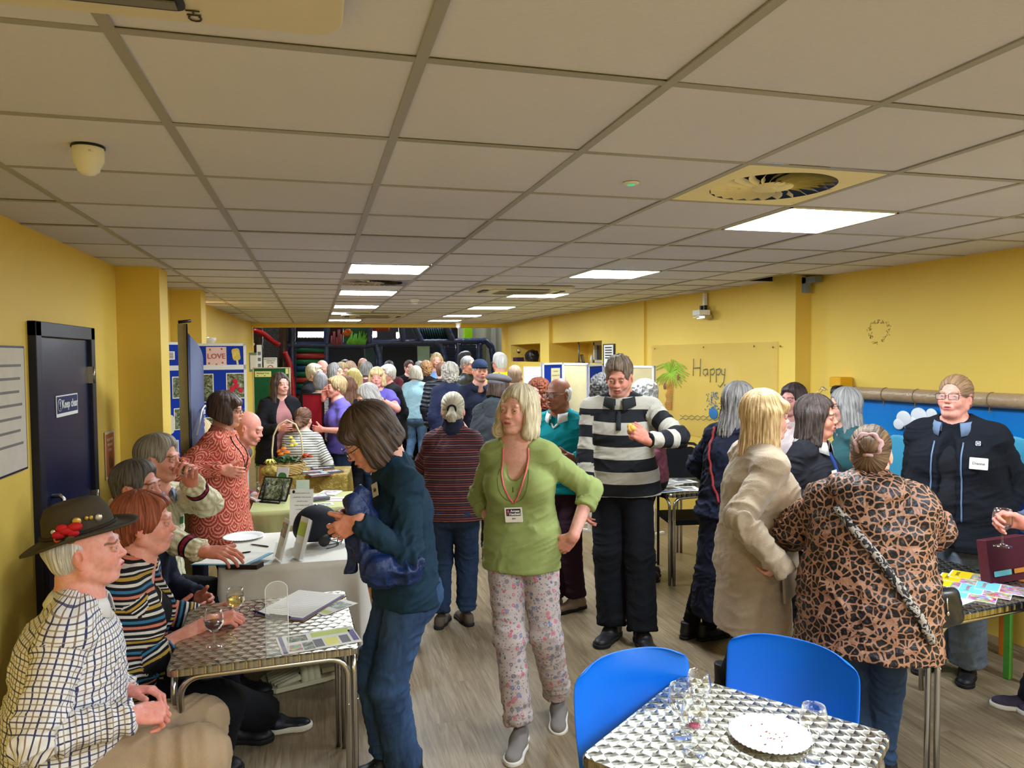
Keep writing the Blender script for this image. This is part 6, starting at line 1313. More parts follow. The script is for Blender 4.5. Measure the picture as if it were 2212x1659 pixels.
p.hair('tight', hair_mat('mousy_brown_hair', (112, 82, 58), (176, 142, 108)), extra=[ell((0, -.10, .02), (.05, .04, .05), k=.01), cap((.06, -.06, -.05), (.075, -.05, -.11), .02, .008, k=.01)]); p.glasses(DSPEC, LENS, w=.025, h=.016, rect=.35)
p.collar(cloth('blue_grey_collar', (108, 128, 156)), .040, .016, gap=.045); 
for sg in (-1, 1): p.line([(sg*(.070+.0004*k), .11-.018*k) for k in range(24)], .0045, plain('zip_blue', (96, 120, 150), .4), 'zip', off=.003)
p.tagit(-.150, .01, .085, .062, 'Dianne', .02, rot=-.05)
o, M = p.badge(-.135, .105, .024, .024, plain('white_emblem', (210, 214, 220), .5), name='round_emblem'); b = MB(); b.lathe([(.010, .0018), (.010, .0024), (.007, .0024), (.007, .0018)], 16, M=M); b.box((-.001, -.010, .0016), (.001, .010, .0022), M=M); b.build('emblem_lines', BIRO, o)
# ---- person cut off at the right edge with a glass
p = Person(2350, 850, 3.1, face=-80, label='person in grey-blue mostly outside the right edge holding a wine glass', group=PEOPLE, fem=False, skin=(222, 160, 142), fat=1.1, pose=dict(lean=2, pxR=(2212, 1130, 3.0), elbR=(1, -.8, -.5), hdR=(-.2, .95, .2), bnR=(.9, -.1, .4), fpxR=(2300, 1560), fpxL=(2235, 1535)))
p.body(curlR=(48, 50, 28), tcR=22); p.top('grey_blue_jacket', cloth('grey_blue_jacket', (74, 88, 110)), e=.02, loose=.01); p.bottom('trousers', NVY, wide=.02); p.shoes(cloth('purple_grey_shoe', (70, 62, 84)), WSOLE); p.hair('short', H_SALT); RE = p
# ---- mid-room people
BWS = stripes('black_white_fine_stripes', .018, [(0, (226, 222, 212)), (.5, (30, 30, 34))]); WBS = stripes('white_with_dark_lines', .026, [(0, (218, 214, 202)), (.72, (54, 52, 50))], wob=.006); PURP = cloth('purple_jersey', (104, 92, 176), var=.06)
GST = stripes('grey_pink_bands', .21, [(0, (96, 92, 84)), (.40, (140, 60, 76)), (.55, (176, 170, 160)), (.72, (96, 92, 84))])
def folk(u, v, D, face, label, hair, hm, tm, bm=None, fem=True, skin=SK, fat=1.0, gl=None, pose=None, topn='jumper', F=None, sticker=None, sl='long', coat=None, high=0, body=None, e=.016, hextra=(), loose=.006, vneck=0, shm=None, hamp=None, bust=None):
    p = Person(u, v, D, face=face, label=label, group=PEOPLE, fem=fem, skin=skin, fat=fat, F=F, pose=pose, bust=bust); p.body(**(body or {})); p.top(topn, tm, e=e, sleeve=sl, coat=coat, high=high, loose=loose, vneck=vneck); p.bottom('jeans' if bm in (DEN, DEND, DENL) else 'trousers', bm or BLKT); p.shoes(shm or DSH, DSOLE)
    if hair: p.hair(hair, hm, extra=hextra, amp=hamp)
    if gl: p.glasses(gl, LENS, rect=1)
    if sticker: p.tagit(*sticker)
    return p
folk(427, 905, 5.3, 120, 'blonde seated person in navy behind the red patterned tunic', 'long', H_BLOND, NVY, pose=dict(sit=.47, lean=5))
folk(543, 884, 5.75, 68, 'bald man seated in a grey, pink and white banded jumper by the green table', None, None, GST, fem=False, skin=(226, 158, 138), fat=1.08, pose=dict(sit=.50, lean=18, hunch=14, hp=18, nf=.3, hy=4, armR=(.10, .30, -.14), armL=(-.10, .30, -.14)), F=dict(age=1, browc=(176, 150, 132)), sticker=(.07, .04, .055, .06))
p = folk(604, 806, 7.8, 18, 'long dark-haired woman in a pink dress and black cardigan by the green board', 'long', H_DKBR, cloth('dusty_pink_dress', (176, 120, 118)), coat=.30, skin=(226, 172, 154), fat=1.08, F=dict(open=.8), topn='pink_dress', pose=dict(hy=12, armR=(.10, .30, -.02), armL=(-.10, .30, -.02), elbR=(1, -.5, -1), elbL=(-1, -.5, -1)), sl='elbow')
p.top('black_cardigan', BLK, e=.028, hem=-.10, loose=.01, extra=(_openslab(p.S, .10, .04),)); p.tagit(-.06, .03, .07, .05)
folk(656, 881, 7.70, 166, 'seated woman with brown ponytail in a white jumper with dark lines, back turned', 'pony', H_BR, WBS, DEN, fat=1.12, pose=dict(sit=.46, lean=4, hp=6, hy=-15, armR=(.22, .25, -.08)), hextra=[cap((0, -.115, .0), (0, -.135, -.07), .03, .045, k=.01), cap((0, -.135, -.07), (-.02, -.12, -.17), .045, .02, k=.01)], hamp=.008)
folk(728, 813, 7.9, -72, 'short-haired woman in a purple T-shirt facing left with a hand at her mouth', 'shortw', H_LBR, PURP, DEND, sl='short', skin=(224, 160, 140), fat=1.15, bust=1.1, pose=dict(armL=(-.12, .26, -.02), elbL=(-1, -.4, -.8), armR=(.05, .20, .30), hdR=(-.2, .1, 1), bnR=(.6, .7, 0)), topn='t_shirt')
p = folk(814, 794, 8.7, -4, 'blonde woman in a purple T-shirt facing the camera, watch on her wrist', 'bobf', H_BLOND, PURP, DEND, sl='short', skin=(228, 166, 150), fat=1.2, bust=1.1, pose=dict(pxL=(822, 862, 8.35), elbL=(-1, -.3, -.8), hdL=(.6, .3, .6)), topn='t_shirt'); p.watch('L')
folk(786, 832, 6.7, -66, 'grey-haired woman in a cream jacket looking down, behind the dark-haired woman', 'bob', H_GREY, cloth('cream_jacket', (206, 198, 176)), skin=SK, pose=dict(lean=8, hunch=12, hp=24, nf=.2, armL=(0, .30, -.06)))
folk(692, 806, 8.9, 165, 'grey-haired person in a black and white striped top seen from behind', 'shortw', hair_mat('mid_grey_hair', (92, 88, 92), (184, 178, 178)), BWS)
folk(678, 786, 9.6, 60, 'grey-blonde woman in a black and white gilet at the left of the far crowd', 'shortw', H_GBLOND, BLK, gl=GOLDF, high=.03, coat=.35)
folk(699, 779, 10.5, 30, 'balding man with glasses looking down at the back of the crowd', 'bald', H_WHITE, BLK, fem=False, skin=(230, 170, 152), gl=DSPEC, pose=dict(hp=22))
folk(723, 785, 10.1, 58, 'woman with a grey bob looking right in the far crowd', 'bob', H_DKGREY, BLK, skin=(210, 160, 130))
folk(741, 784, 10.8, 48, 'light brown-haired woman looking down in the far crowd', 'bob', H_LBR, CHAR, pose=dict(hp=14))
folk(756, 781, 11.3, 150, 'long light brown-haired woman turned away in the far crowd', 'long', hair_mat('soft_brown_hair', (120, 92, 70), (190, 156, 124)), CHAR)
folk(745, 778, 12.2, 170, 'dark-haired person hardly visible at the back left of the crowd', 'short', H_BLACK, BLK, fem=False)
folk(764, 797, 9.1, 178, 'woman with yellow-blonde hair and an olive scarf seen from behind', 'long', hair_mat('yellow_blonde_hair', (150, 124, 60), (236, 216, 130)), cloth('olive_coat', (96, 92, 56)), coat=.4, high=.03)
folk(752, 815, 8.55, 175, 'woman with long dark brown hair in black, beside the purple T-shirt', 'wavy', H_BR, BLK)
folk(784, 773, 12.1, 178, 'bald man seen from behind at the back of the crowd', 'bald', H_LBR, BLK, fem=False)
MPAT = cloth('maroon_pattern', (104, 56, 70), var=.5)
folk(791, 782, 10.6, 175, 'woman with dark grey bobbed hair and maroon patterned top seen from behind', 'bob', H_DKGREY, MPAT)
p = folk(838, 788, 9.7, -58, 'white-haired woman in glasses and a black cardigan facing left', 'shortw', hair_mat('silver_white_hair', (164, 158, 142), (232, 226, 208)), cloth('cream_blouse', (214, 204, 184)), gl=DSPEC, skin=(226, 166, 142), pose=dict(hy=5)); p.top('black_cardigan', BLK, e=.026, hem=-.1, loose=.01, extra=(_openslab(p.S, .05),))
folk(840, 780, 12.4, 170, 'dark-haired person at the very back of the crowd', 'short', H_BLACK, cloth('dull_red_top', (92, 40, 46)), fem=False)
folk(898, 791, 11.8, 172, 'woman in a pale blue T-shirt and jeans walking away', 'bob', hair_mat('ash_blonde_hair', (160, 146, 122), (226, 216, 196)), cloth('pale_blue_knit', (160, 196, 206), var=.04), DENL, sl='short', gl=DSPEC, skin=(226, 168, 152), fat=1.08, topn='t_shirt', pose=dict(hy=-40, armR=(.24, .02, -.30), armL=(-.24, .02, -.30), footL=(-.09, -.22, .16), fpL=40, kneeL=(0, 1, 0)), shm=WSOLE)
folk(883, 779, 13.0, 20, 'dark-haired bespectacled person in black in the far crowd', 'short', H_DKBR, BLK, fem=False, gl=DSPEC)
folk(906, 781, 13.0, 175, 'grey-haired person behind the pale blue T-shirt', 'bob', H_SALT, BLK)
folk(921, 782, 12.6, 160, 'woman with auburn curls in black in the far crowd', 'curly', hair_mat('auburn_curls', (110, 66, 38), (196, 150, 100)), BLK)
folk(943, 763, 12.8, 6, 'blonde woman in a light blue T-shirt facing the room by the play frame', 'long', H_LBR, cloth('sky_blue_jersey', (112, 150, 206), var=.04), sl='short', skin=(232, 170, 150), topn='t_shirt', sticker=(-.05, .06, .09, .06))
t = NT('black_puffer', .45, .4); t.col((34, 34, 40)); x_, y_, z_ = t.sep(t.attr('gc')); t.bump(t.m('ABSOLUTE', t.m('SINE', t.m('MULTIPLY', y_, 52.0))), .8, .02); BPUF = t.mat
folk(955, 783, 10.2, 165, 'person in a black quilted puffer jacket in the far crowd', 'short', H_BR, BPUF, fem=False, e=.035)
folk(972, 786, 8.9, 172, 'person with grey curls in a navy hooded coat seen from behind', 'curly', hair_mat('grey_curls', (120, 112, 100), (222, 214, 198)), cloth('navy_coat', (38, 44, 70)), e=.032, coat=.35, high=.03)
folk(1010, 769, 10.0, 50, 'bald man in glasses and a dark leather jacket looking right', 'crop', H_SALT, plain('dark_leather', (40, 40, 38), .45), fem=False, gl=DSPEC, skin=(206, 142, 116), high=.03)
folk(1004, 760, 11.4, 60, 'black-haired person behind the bald man in glasses', 'short', H_BLACK, BLK, fem=False)
p = CM = folk(1036, 777, 8.1, 8, 'man in a navy baseball cap and navy polo shirt', 'crop', H_SALT, NVY, DEND, fem=False, sl='short', skin=(196, 140, 114), F=dict(stubble=.45), pose=dict(lean=2, hy=8, armR=(.14, .30, -.20), armL=(-.10, .28, -.2), elbR=(1, -.5, -.6)), topn='polo_shirt')
b = MB(); b.sphere((0, -.016, .058), (.086, .108, .072), 24); b.tube([(-.06, .085, .050), (-.035, .125, .045), (0, .14, .043), (.035, .125, .045), (.06, .085, .050)], .006, 6); b.prism([(-.066, .06), (-.05, .12), (-.02, .148), (.02, .148), (.05, .12), (.066, .06)], .046, .050); p.headpart(b, 'baseball_cap', cloth('navy_cap', (34, 46, 70))); p.collar(NVY, .03, .012)
t = NT('hi_vis', .6); t.col((222, 232, 20)); HIV = t.mat
p = folk(1080, 763, 9.3, -150, 'white-haired bearded man in a yellow hi-vis vest', 'short', H_WHITE, cloth('grey_shirt', (120, 118, 116)), fem=False, skin=(222, 156, 138), gl=DSPEC, F=dict(stubble=1)); p.top('hi_vis_vest', HIV, e=.028, hem=-.03, sleeve='none', loose=.01)
folk(1112, 789, 8.0, 172, 'balding brown-haired man seen from behind, right of the beret', 'crop', hair_mat('thin_brown_hair', (110, 84, 62), (176, 148, 120)), CHAR, fem=False, skin=(214, 158, 130))
folk(1163, 820, 6.5, -25, 'woman with curly auburn hair behind the man in teal', 'curlyl', H_RED, NVY, skin=(226, 160, 146))
p = folk(1303, 812, 6.3, 150, 'dark curly-haired person in cream trousers behind the rugby shirt', 'curly', hair_mat('dark_grey_curls', (44, 42, 42), (118, 112, 108)), BLK, cloth('cream_cotton', (212, 200, 170)), pose=dict(fpxL=(1298, 1240), fpxR=(1330, 1236)))
folk(1390, 824, 6.0, -95, 'person with silver curls and a maroon patterned cardigan behind the rugby shirt', 'curlyl', hair_mat('silver_curls', (140, 138, 134), (222, 220, 216)), MPAT, skin=SK, pose=dict(armL=(-.2, .2, -.05)), F={})
# ------------------------------------------------------------------ furniture
t = NT('swirled_steel', .24, .5, 1.0); g = t.obj(); CS = 21.5
gx, gy, gz = t.sep(g); row = t.m('FLOOR', t.m('MULTIPLY', gy, CS*1.25)); fx = t.m('SUBTRACT', t.m('FRACT', t.m('ADD', t.m('ADD', t.m('MULTIPLY', gx, CS), 50.0), t.m('MULTIPLY', t.m('FRACT', t.m('MULTIPLY', t.m('ADD', row, 100.0), .5)), 1.0))), .5)
fy = t.m('SUBTRACT', t.m('FRACT', t.m('ADD', t.m('MULTIPLY', gy, CS*1.25), 100.0)), .5)
an = t.m('ARCTAN2', fy, fx); kk = t.m('COSINE', t.m('MULTIPLY', an, 1.0))
nx_ = t.m('MULTIPLY', t.m('COSINE', t.m('MULTIPLY', an, 2.0)), .10); ny_ = t.m('MULTIPLY', t.m('SINE', t.m('MULTIPLY', an, 2.0)), .10)
geo = t.n('ShaderNodeNewGeometry').outputs['Normal']; vec = t.vm('ADD', geo, t.comb(nx_, ny_, 0.0)); t.set(t.b.inputs['Normal'], t.vm('NORMALIZE', vec))
tri = t.m('FRACT', t.m('ADD', t.m('MULTIPLY', an, 3/6.2832), .5)); t.col(t.ramp(tri, [(.0, (112, 108, 96)), (.5, (206, 202, 186)), (.51, (150, 146, 130)), (1, (222, 218, 202))])); t.set(t.b.inputs['Roughness'], t.m('ADD', .18, t.m('MULTIPLY', tri, .22))); SWIRL = t.mat
TUBE = plain('polished_tube', (200, 200, 198), .2, .5, 1.0, noise=0)
def metal_table(cx, cy, w, d, rz, z, label, group=None):
    e = empty('metal_table', (cx, cy, 0), label, 'table', group, rz)
    b = MB(); P = rrect(w, d, .035, 6); Q = rrect(w-.012, d-.012, .030, 6); n = len(P)
    b.add([(x, y, z) for x, y in Q], [tuple(range(n))]); b.add([(x, y, z) for x, y in Q]+[(x, y, z-.006) for x, y in P]+[(x, y, z-.028) for x, y in P], [(i, i+n, (i+1) % n+n, (i+1) % n) for i in range(n)]+[(i+n, i+2*n, (i+1) % n+2*n, (i+1) % n+n) for i in range(n)]); b.add([(x, y, z-.028) for x, y in P], [tuple(range(n-1, -1, -1))])
    b.build('tabletop', SWIRL, e)
    r = .0125; zt = z-.028-r
    for i in range(4):
        a = i*math.pi/2; L, O = (w, d) if i % 2 == 0 else (d, w); h = L/2-.045; o = O/2-.020; R = .07
        pts = [(-h, -o, .0), (-h, -o, zt-R)]+[(-h+R-R*math.cos(q), -o, zt-R+R*math.sin(q)) for q in np.linspace(.2, math.pi/2, 6)]+[(h-R+R*math.sin(q), -o, zt-R+R*math.cos(q)) for q in np.linspace(0, math.pi/2-.2, 6)]+[(h, -o, zt-R), (h, -o, 0)]
        b = MB(); b.tube(pts, r, 10, M=Matrix.Rotation(a, 4, 'Z'))
        for sx in (-1, 1): b.sphere((Matrix.Rotation(a, 4, 'Z') @ Vector((sx*h, -o-r, z-.22))), .0045, 6)
        b.build('leg_frame', TUBE, e)
    return e
def wp(u, v, z): q = G(u, v, z); return q
A = wp(364, 1455, .74); B = wp(772, 1402, .74); Cc = wp(745, 1281, .74)
TL = metal_table(-.205, 3.17, .68, .72, rad(2), .74, 'square steel swirl-top table in front of the seated hat and cardigan wearers')
TR = metal_table(1.145, 1.81, .66, .66, rad(36.9), .74, 'square steel swirl-top table in the right foreground with an empty paper plate')
a = wp(1440, 1066, .74); TM1 = metal_table(a[0]+.30, a[1]+.42, .68, .88, rad(6), .74, 'steel table carrying papers behind the rugby shirt man')
a = wp(2020, 1338, .74); b_ = wp(2212, 1300, .74); d3 = unit(b_-a); n3 = V3(-d3[1], d3[0], 0); c3 = a+d3*.42+n3*.36; TBR = metal_table(c3[0], c3[1], .84, .72, math.atan2(d3[1], d3[0]), .74, 'steel table spread with colourful magazines at the right edge')
def cloth_table(p0, p1, depth, z, drop, mat, label, tl, cat='tablecloth', fold=.018, seed=0):
    """p0-p1 is the near edge (x left to right)"""
    d = unit(p1-p0); n = V3(-d[1], d[0], 0); w = np.linalg.norm(p1-p0); rz = math.atan2(d[1], d[0]); c = (p0+p1)/2+n*depth/2
    e = empty('folding_table', (c[0], c[1], 0), tl, 'table', None, rz); b = MB(); b.box((-w/2+.02, -depth/2+.02, z-.04), (w/2-.02, depth/2-.02, z-.008)); b.build('tabletop', plain('grey_table_top', (150, 146, 138), .6), e)
    for sx in (-1, 1):
        for sy in (-1, 1): b = MB(); b.tube([(sx*(w/2-.08), sy*(depth/2-.08), 0), (sx*(w/2-.08), sy*(depth/2-.08), z-.04)], .012, 8); b.build('leg', TUBE, e)
    rs = np.random.RandomState(seed); nx, ny = 60, 40; per = 2*(w+depth); N = 260; P = rrect(w, depth, .02, 6); 
    # resample outline
    L = [0]; 
    for i in range(len(P)): q0, q1 = P[i], P[(i+1) % len(P)]; L.append(L[-1]+math.hypot(q1[0]-q0[0], q1[1]-q0[1]))
    out = []
    for k in range(N):
        s_ = L[-1]*k/N; i = max(j for j in range(len(P)) if L[j] <= s_); f = (s_-L[i])/max(L[i+1]-L[i], 1e-9); q0, q1 = P[i], P[(i+1) % len(P)]; out.append((q0[0]+(q1[0]-q0[0])*f, q0[1]+(q1[1]-q0[1])*f, s_))
    vs = []; rows = 14
    ph = rs.rand(6)*6.28
    for r in range(rows+1):
        f = r/rows
        for (x, y, s_) in out:
            m = math.hypot(x/(w/2), y/(depth/2)); nx_, ny_ = (math.copysign(1, x), 0) if abs(abs(x)-w/2) < .004 else (0, math.copysign(1, y))
            cr = max(0, 1-(min(abs(abs(x)-w/2), .12)+min(abs(abs(y)-depth/2), .12))/.12)
            amp_ = fold*f*(1+1.2*cr); o_ = amp_*(math.sin(s_*19+ph[0])+.6*math.sin(s_*33+ph[1]))+f*.022+cr*f*.035
            l = math.hypot(nx_, ny_) or 1; vs.append((x+o_*nx_/l+(0 if r else 0), y+o_*ny_/l, z-.0-drop*f-(.004 if r else 0)))
    fs = [(r*N+k, (r+1)*N+k, (r+1)*N+(k+1) % N, r*N+(k+1) % N) for r in range(rows) for k in range(N)]; b = MB(); b.add(vs, fs, sm=True); b.add(vs[:N], [tuple(range(N))])
    o = b.build('tablecloth', mat); o.location = (c[0], c[1], .001); o.rotation_euler = (0, 0, rz); so = o.modifiers.new('s', 'SOLIDIFY'); so.thickness = .002; tag(o, label, cat)
    return c, rz, d, n
WCL = cloth('white_linen', (222, 216, 202), var=.05, k=.15); OCL = cloth('olive_linen', (166, 166, 112), var=.06, k=.15)
t = NT('gold_crushed_cloth', .35, .5, .55); g = t.obj(); n = t.noise(g, 24, 5, .7, 1.0); t.col(t.mix(n, lin((120, 98, 40)), lin((214, 184, 92)))); t.bump(n, .9, .02); GCL = t.mat
wA, wB = wp(470, 1228, .75), wp(782, 1207, .75); wB[2] = wA[2] = 0
cw = cloth_table(wA, wB, .74, .75, .52, WCL, 'white tablecloth with a front crease under the black cricket helmet', 'folding table under the white tablecloth', seed=1)
gA, gB = wp(538, 1107, .745), wp(790, 1092, .745); gA[2] = gB[2] = 0
cg = cloth_table(gA, gB, .62, .745, .45, OCL, 'olive green tablecloth covered with leaflets in front of the bald man', 'folding table under the olive green cloth', seed=2)
dA, dB = wp(566, 1030, .76), wp(752, 1024, .76); dA[2] = dB[2] = 0
cd = cloth_table(dA, dB, .50, .76, .40, GCL, 'shiny gold tablecloth under the flower basket', 'folding table under the gold cloth', fold=.03, seed=3)
# blue plastic chairs : p0,p1 = top corners of the back, facing = direction the sitter looks
t = NT('blue_polypropylene', .32, .45); g = t.obj(); t.col(t.mix(t.noise(g, 3, 2), lin((8, 104, 214)), lin((16, 116, 226)))); t.bump(t.noise(g, 300, 2), .08, .001); BLUP = t.mat
def blue_chair(cx, cy, rz, label):
    e = empty('plastic_chair', (cx, cy, 0), label, 'chair', 'bright blue plastic chairs', rz)
    # profile in y (forward +) / z ; width per row
    prof = [(-.236, .850, .185), (-.238, .843, .212), (-.240, .82, .226), (-.240, .76, .228), (-.235, .68, .228), (-.225, .60, .226), (-.205, .53, .224), (-.165, .475, .222), (-.10, .452, .222), (0, .446, .222), (.10, .452, .220), (.17, .456, .212), (.205, .448, .19), (.215, .435, .17)]
    vs = []; m = 20
    for (y, z, w) in prof:
        for k in range(m+1):
            f = -1+2*k/m; bend = .055*(f*f) if z > .5 else .02*f*f; vs.append((w*f, y+(bend if z > .5 else 0), z+(0 if z > .5 else bend)+(-.028*f**4 if z > .80 else 0)))
    fs = [(i*(m+1)+k, i*(m+1)+k+1, (i+1)*(m+1)+k+1, (i+1)*(m+1)+k) for i in range(len(prof)-1) for k in range(m)]
    b = MB(); b.add(vs, fs, sm=True); o = b.build('seat_shell', BLUP, e); s_ = o.modifiers.new('s', 'SOLIDIFY'); s_.thickness = .006; s_.offset = 0; u = o.modifiers.new('u', 'SUBSURF'); u.levels = u.render_levels = 1
    for sx in (-1, 1):
        for y0, y1 in ((-.12, -.20), (.12, .18)): b = MB(); b.tube([(sx*.14, y0, .435), (sx*.19, y0*1.2, .41), (sx*.215, y1*1.05, .05), (sx*.218, y1*1.08, 0)], .011, 8); b.build('leg', TUBE, e)
    return e
def chair_at(q0, q1, label):
    p0, p1 = AD(*q0), AD(*q1); m = (p0+p1)/2; d = unit(V3(p1[0]-p0[0], p1[1]-p0[1], 0)); f = V3(d[1], -d[0], 0); rz = math.atan2(f[1], f[0])-math.pi/2
    loc = m[:2]+f[:2]*.215; blue_chair(loc[0], loc[1], rz, label)
chair_at((1232, 1452, 2.34), (1475, 1418, 2.52), 'bright blue plastic chair left of the foreground table')
chair_at((1578, 1395, 2.66), (1862, 1450, 2.38), 'bright blue plastic chair at the far right side of the foreground table')
# plain chairs under the seated people
WOODC = plain('brown_chair_wood', (134, 86, 46), .5); SEATC = cloth('brown_seat_pad', (96, 74, 58))
def sit_chair(P, label, seat=.44, mat=WOODC, pad=SEATC):
    q = P.world(P.S['pel']); e = empty('chair', (q[0], q[1], 0), label, 'chair', None, P.rz); bh = .17
    b = MB(); b.prism(rrect(.42, .42, .04, 4), seat-.05, seat-.005); b.build('seat', pad, e, bevel=.01)
    for sx in (-1, 1):
        b = MB(); b.tube([(sx*.17, .17, 0), (sx*.18, .18, seat-.05)], [.014, .02], 8); b.build('leg', mat, e); b = MB(); b.tube([(sx*.19, -.22, 0), (sx*.18, -.19, seat), (sx*.18, -.235, seat+bh)], [.014, .02, .016], 8); b.build('leg', mat, e)
    b = MB(); b.prism(rrect(.36, .14, .03, 4), 0, .02, M=TM((0, -.245, seat+bh-.10), rx=rad(98))); b.build('backrest', mat, e); return e
PS = {o['label']: o for o in bpy.data.objects if o.name.startswith('person') and 'label' in o}
for key, lb, st in (('seated man in a checked', 'chair beneath the man in the brown hat', .44), ('seated red-haired', 'chair beneath the red-haired woman in the striped cardigan', .44), ('seated dark-jacketed', 'chair beneath the man in the dark jacket', .44), ('man in a cream cable', 'chair beneath the man in the cream jumper', .46), ('blonde seated', 'chair beneath the blonde person in navy', .46), ('bald man seated', 'chair beneath the bald man in the banded jumper', .49), ('seated woman with brown ponytail', 'blue-padded metal chair beneath the woman in the white lined jumper', .45)):
    for p in ALLP:
        if p.root['label'].startswith(key): sit_chair(p, lb, st, TUBE if 'blue' in lb else WOODC, plain('blue_pad', (30, 60, 120), .7) if 'blue' in lb else SEATC)
a = wp(792, 1418, 0); e = empty('chair', (a[0]+.1, a[1]+.25, 0), 'brown wooden chair pushed behind the white table, one leg showing', 'chair', None, rad(20))
for sx, sy in ((-.17, -.2), (.17, -.2), (-.17, .2), (.17, .2)): b = MB(); b.tube([(sx, sy, 0), (sx*.95, sy*.95, .42)], [.012, .026], 8); b.build('leg', plain('orange_brown_wood', (150, 92, 40), .4), e)
b = MB(); b.prism(rrect(.40, .42, .05, 4), .42, .45); b.build('seat', plain('orange_brown_wood', (150, 92, 40), .4), e)
# black chair back behind the middle table, stools on the right
a = AD(1470, 958, 6.4); e = empty('chair', (a[0], a[1], 0), 'black round-backed chair behind the paper-covered table', 'chair', None, rad(170)); b = MB()
b.tube([(-.21, 0, .62), (-.20, 0, a[2]-.06), (-.12, 0, a[2]-.005), (0, 0, a[2]+.01), (.12, 0, a[2]-.005), (.20, 0, a[2]-.06), (.21, 0, .62)], .013, 8); b.build('back_frame', BLACK, e); b = MB(); b.prism([(-.19, .0), (.19, 0), (.19, .22), (.10, .27), (-.10, .27), (-.19, .22)], -.01, .01, M=TM((0, 0, a[2]-.30), rx=rad(90))); b.build('back_pad', BLK, e)
b = MB(); b.prism(rrect(.42, .42, .05, 4, 0, .2), .44, .48); b.build('seat', BLK, e)
for sx, sy in ((-.2, 0), (.2, 0), (-.2, .38), (.2, .38)): b = MB(); b.tube([(sx, sy, 0), (sx, sy, .62 if sy == 0 else .44)], .012, 8); b.build('leg', BLACK, e)
def stool(u, v, col, label, rz=0, h=.46, off=(.0, .0)):
    a = wp(u, v, 0); m = plain(col[0], col[1], .45); e = empty('stool', (a[0]+off[0], a[1]+off[1], 0), label, 'stool', 'painted wooden stools', rz)
    for sx, sy in ((-.15, -.15), (.15, -.15), (-.15, .15), (.15, .15)): b = MB(); b.box((sx*1.05-.018, sy*1.05-.018, 0), (sx*1.05+.018, sy*1.05+.018, h-.03)); b.build('leg', m, e, bevel=.004)
    b = MB(); b.prism(rrect(.36, .36, .04, 4), h-.03, h); b.build('seat', m, e, bevel=.006)
stool(2158, 1462, ('green_stool_paint', (86, 160, 62)), 'green wooden stool under the magazine table', rad(14), .50, (.14, .16)); stool(2198, 1478, ('orange_stool_paint', (226, 126, 36)), 'orange wooden stool cut by the right edge', rad(14), .58, (.16, .14))
# ------------------------------------------------------------------ glasses and plates
t = NT('clear_glass', .02, .5); fr_ = t.m('MULTIPLY', t.m('POWER', t.n('ShaderNodeLayerWeight', {'Blend': .5}).outputs[1], 2.2), .8); tr_ = t.n('ShaderNodeBsdfTransparent', {'Color': (.985, .99, .985, 1)}).outputs[0]; gl_ = t.n('ShaderNodeBsdfGlossy', {'Color': (1, 1, 1, 1), 'Roughness': .03}).outputs[0]; mx_ = t.n('ShaderNodeMixShader', {0: t.m('MINIMUM', t.m('ADD', fr_, .04), .9), 1: tr_, 2: gl_}).outputs[0]; t.t.links.new(mx_, t.t.nodes['Material Output'].inputs['Surface']); GLASS = t.mat
t = NT('red_wine', .08, .5); t.col((66, 10, 24)); REDW = t.mat
t = NT('white_wine', .03, .5); t.b.inputs['Transmission Weight'].default_value = .9; t.b.inputs['IOR'].default_value = 1.33; t.col((232, 214, 110)); WHW = t.mat
def wine_glass(loc, label, wine=None, lvl=.5, s=1.0, tilt=None, group='stemmed wine glasses'):
    e = empty('wine_glass', tuple(loc), label, 'wine glass', group)
    if tilt is not None: e.rotation_euler = tilt
    out = [(.031, .001), (.031, .003), (.016, .006), (.0045, .012), (.0036, .03), (.0042, .055), (.012, .062), (.026, .075), (.0345, .092), (.0355, .108), (.032, .128), (.0285, .142)]
    inn = [(.0275, .142), (.031, .128), (.0343, .108), (.0333, .092), (.0245, .0765), (.010, .065), (0, .063)]
    b = MB(); b.lathe([(r*s, z*s) for r, z in [(0, .001)]+out+inn], 32); b.build('glass_bowl', GLASS, e)
    if wine:
        zt = .066+lvl*.05; P = [(0, .0636)]+[(r-.0008, z) for r, z in reversed(inn[:-1]) if z < zt]
        rz_ = np.interp(zt, [z for r, z in reversed(inn)], [r for r, z in reversed(inn)])-.0008; P += [(rz_, zt), (0, zt)]
        b = MB(); b.lathe([(r*s, z*s) for r, z in P], 32); b.build('wine', wine, e)
    return e
wine_glass(wp(463, 1398, .741), 'glass of dark red wine at the near left side of the steel table', REDW, .62, 1.02); q = wp(510, 1345, .741); wine_glass(q, 'glass of white wine held in the cardigan wearer\'s hand', WHW, .75, 1.02)
for (u_, v_, lb, wn) in ((1470, 1588, 'empty stemmed glass, leftmost of the three clustered on the foreground table', None), (1509, 1556, 'empty stemmed glass at the back of the cluster near the table corner', None), (1500, 1625, 'stemmed glass with pink dregs, nearest of the clustered glasses', plain('pink_dregs', (190, 60, 96), .2)), (1757, 1640, 'clear stemmed glass standing alone right of the paper plate', None)):
    wine_glass(wp(u_, v_, .741), lb, wn, .12, 1.05)
qw = CJ.world(CJ.S['wrL']+CJ.S['HDL'][:3, 1]*.085-CJ.S['HDL'][:3, 2]*.03); hh = CJ.S['hc']+CJ.S['Rh'] @ V3(0, .11, -.055)*CJ.S['hs']; hw = CJ.world(hh); dz = unit(hw-qw+V3(0, 0, .02)); M = Vector(dz).to_track_quat('Z', 'Y'); e = wine_glass(qw-dz*.05, 'tilted wine glass at the lips of the man in the cream jumper', REDW, .4, .95); e.rotation_mode = 'QUATERNION'; e.rotation_quaternion = M
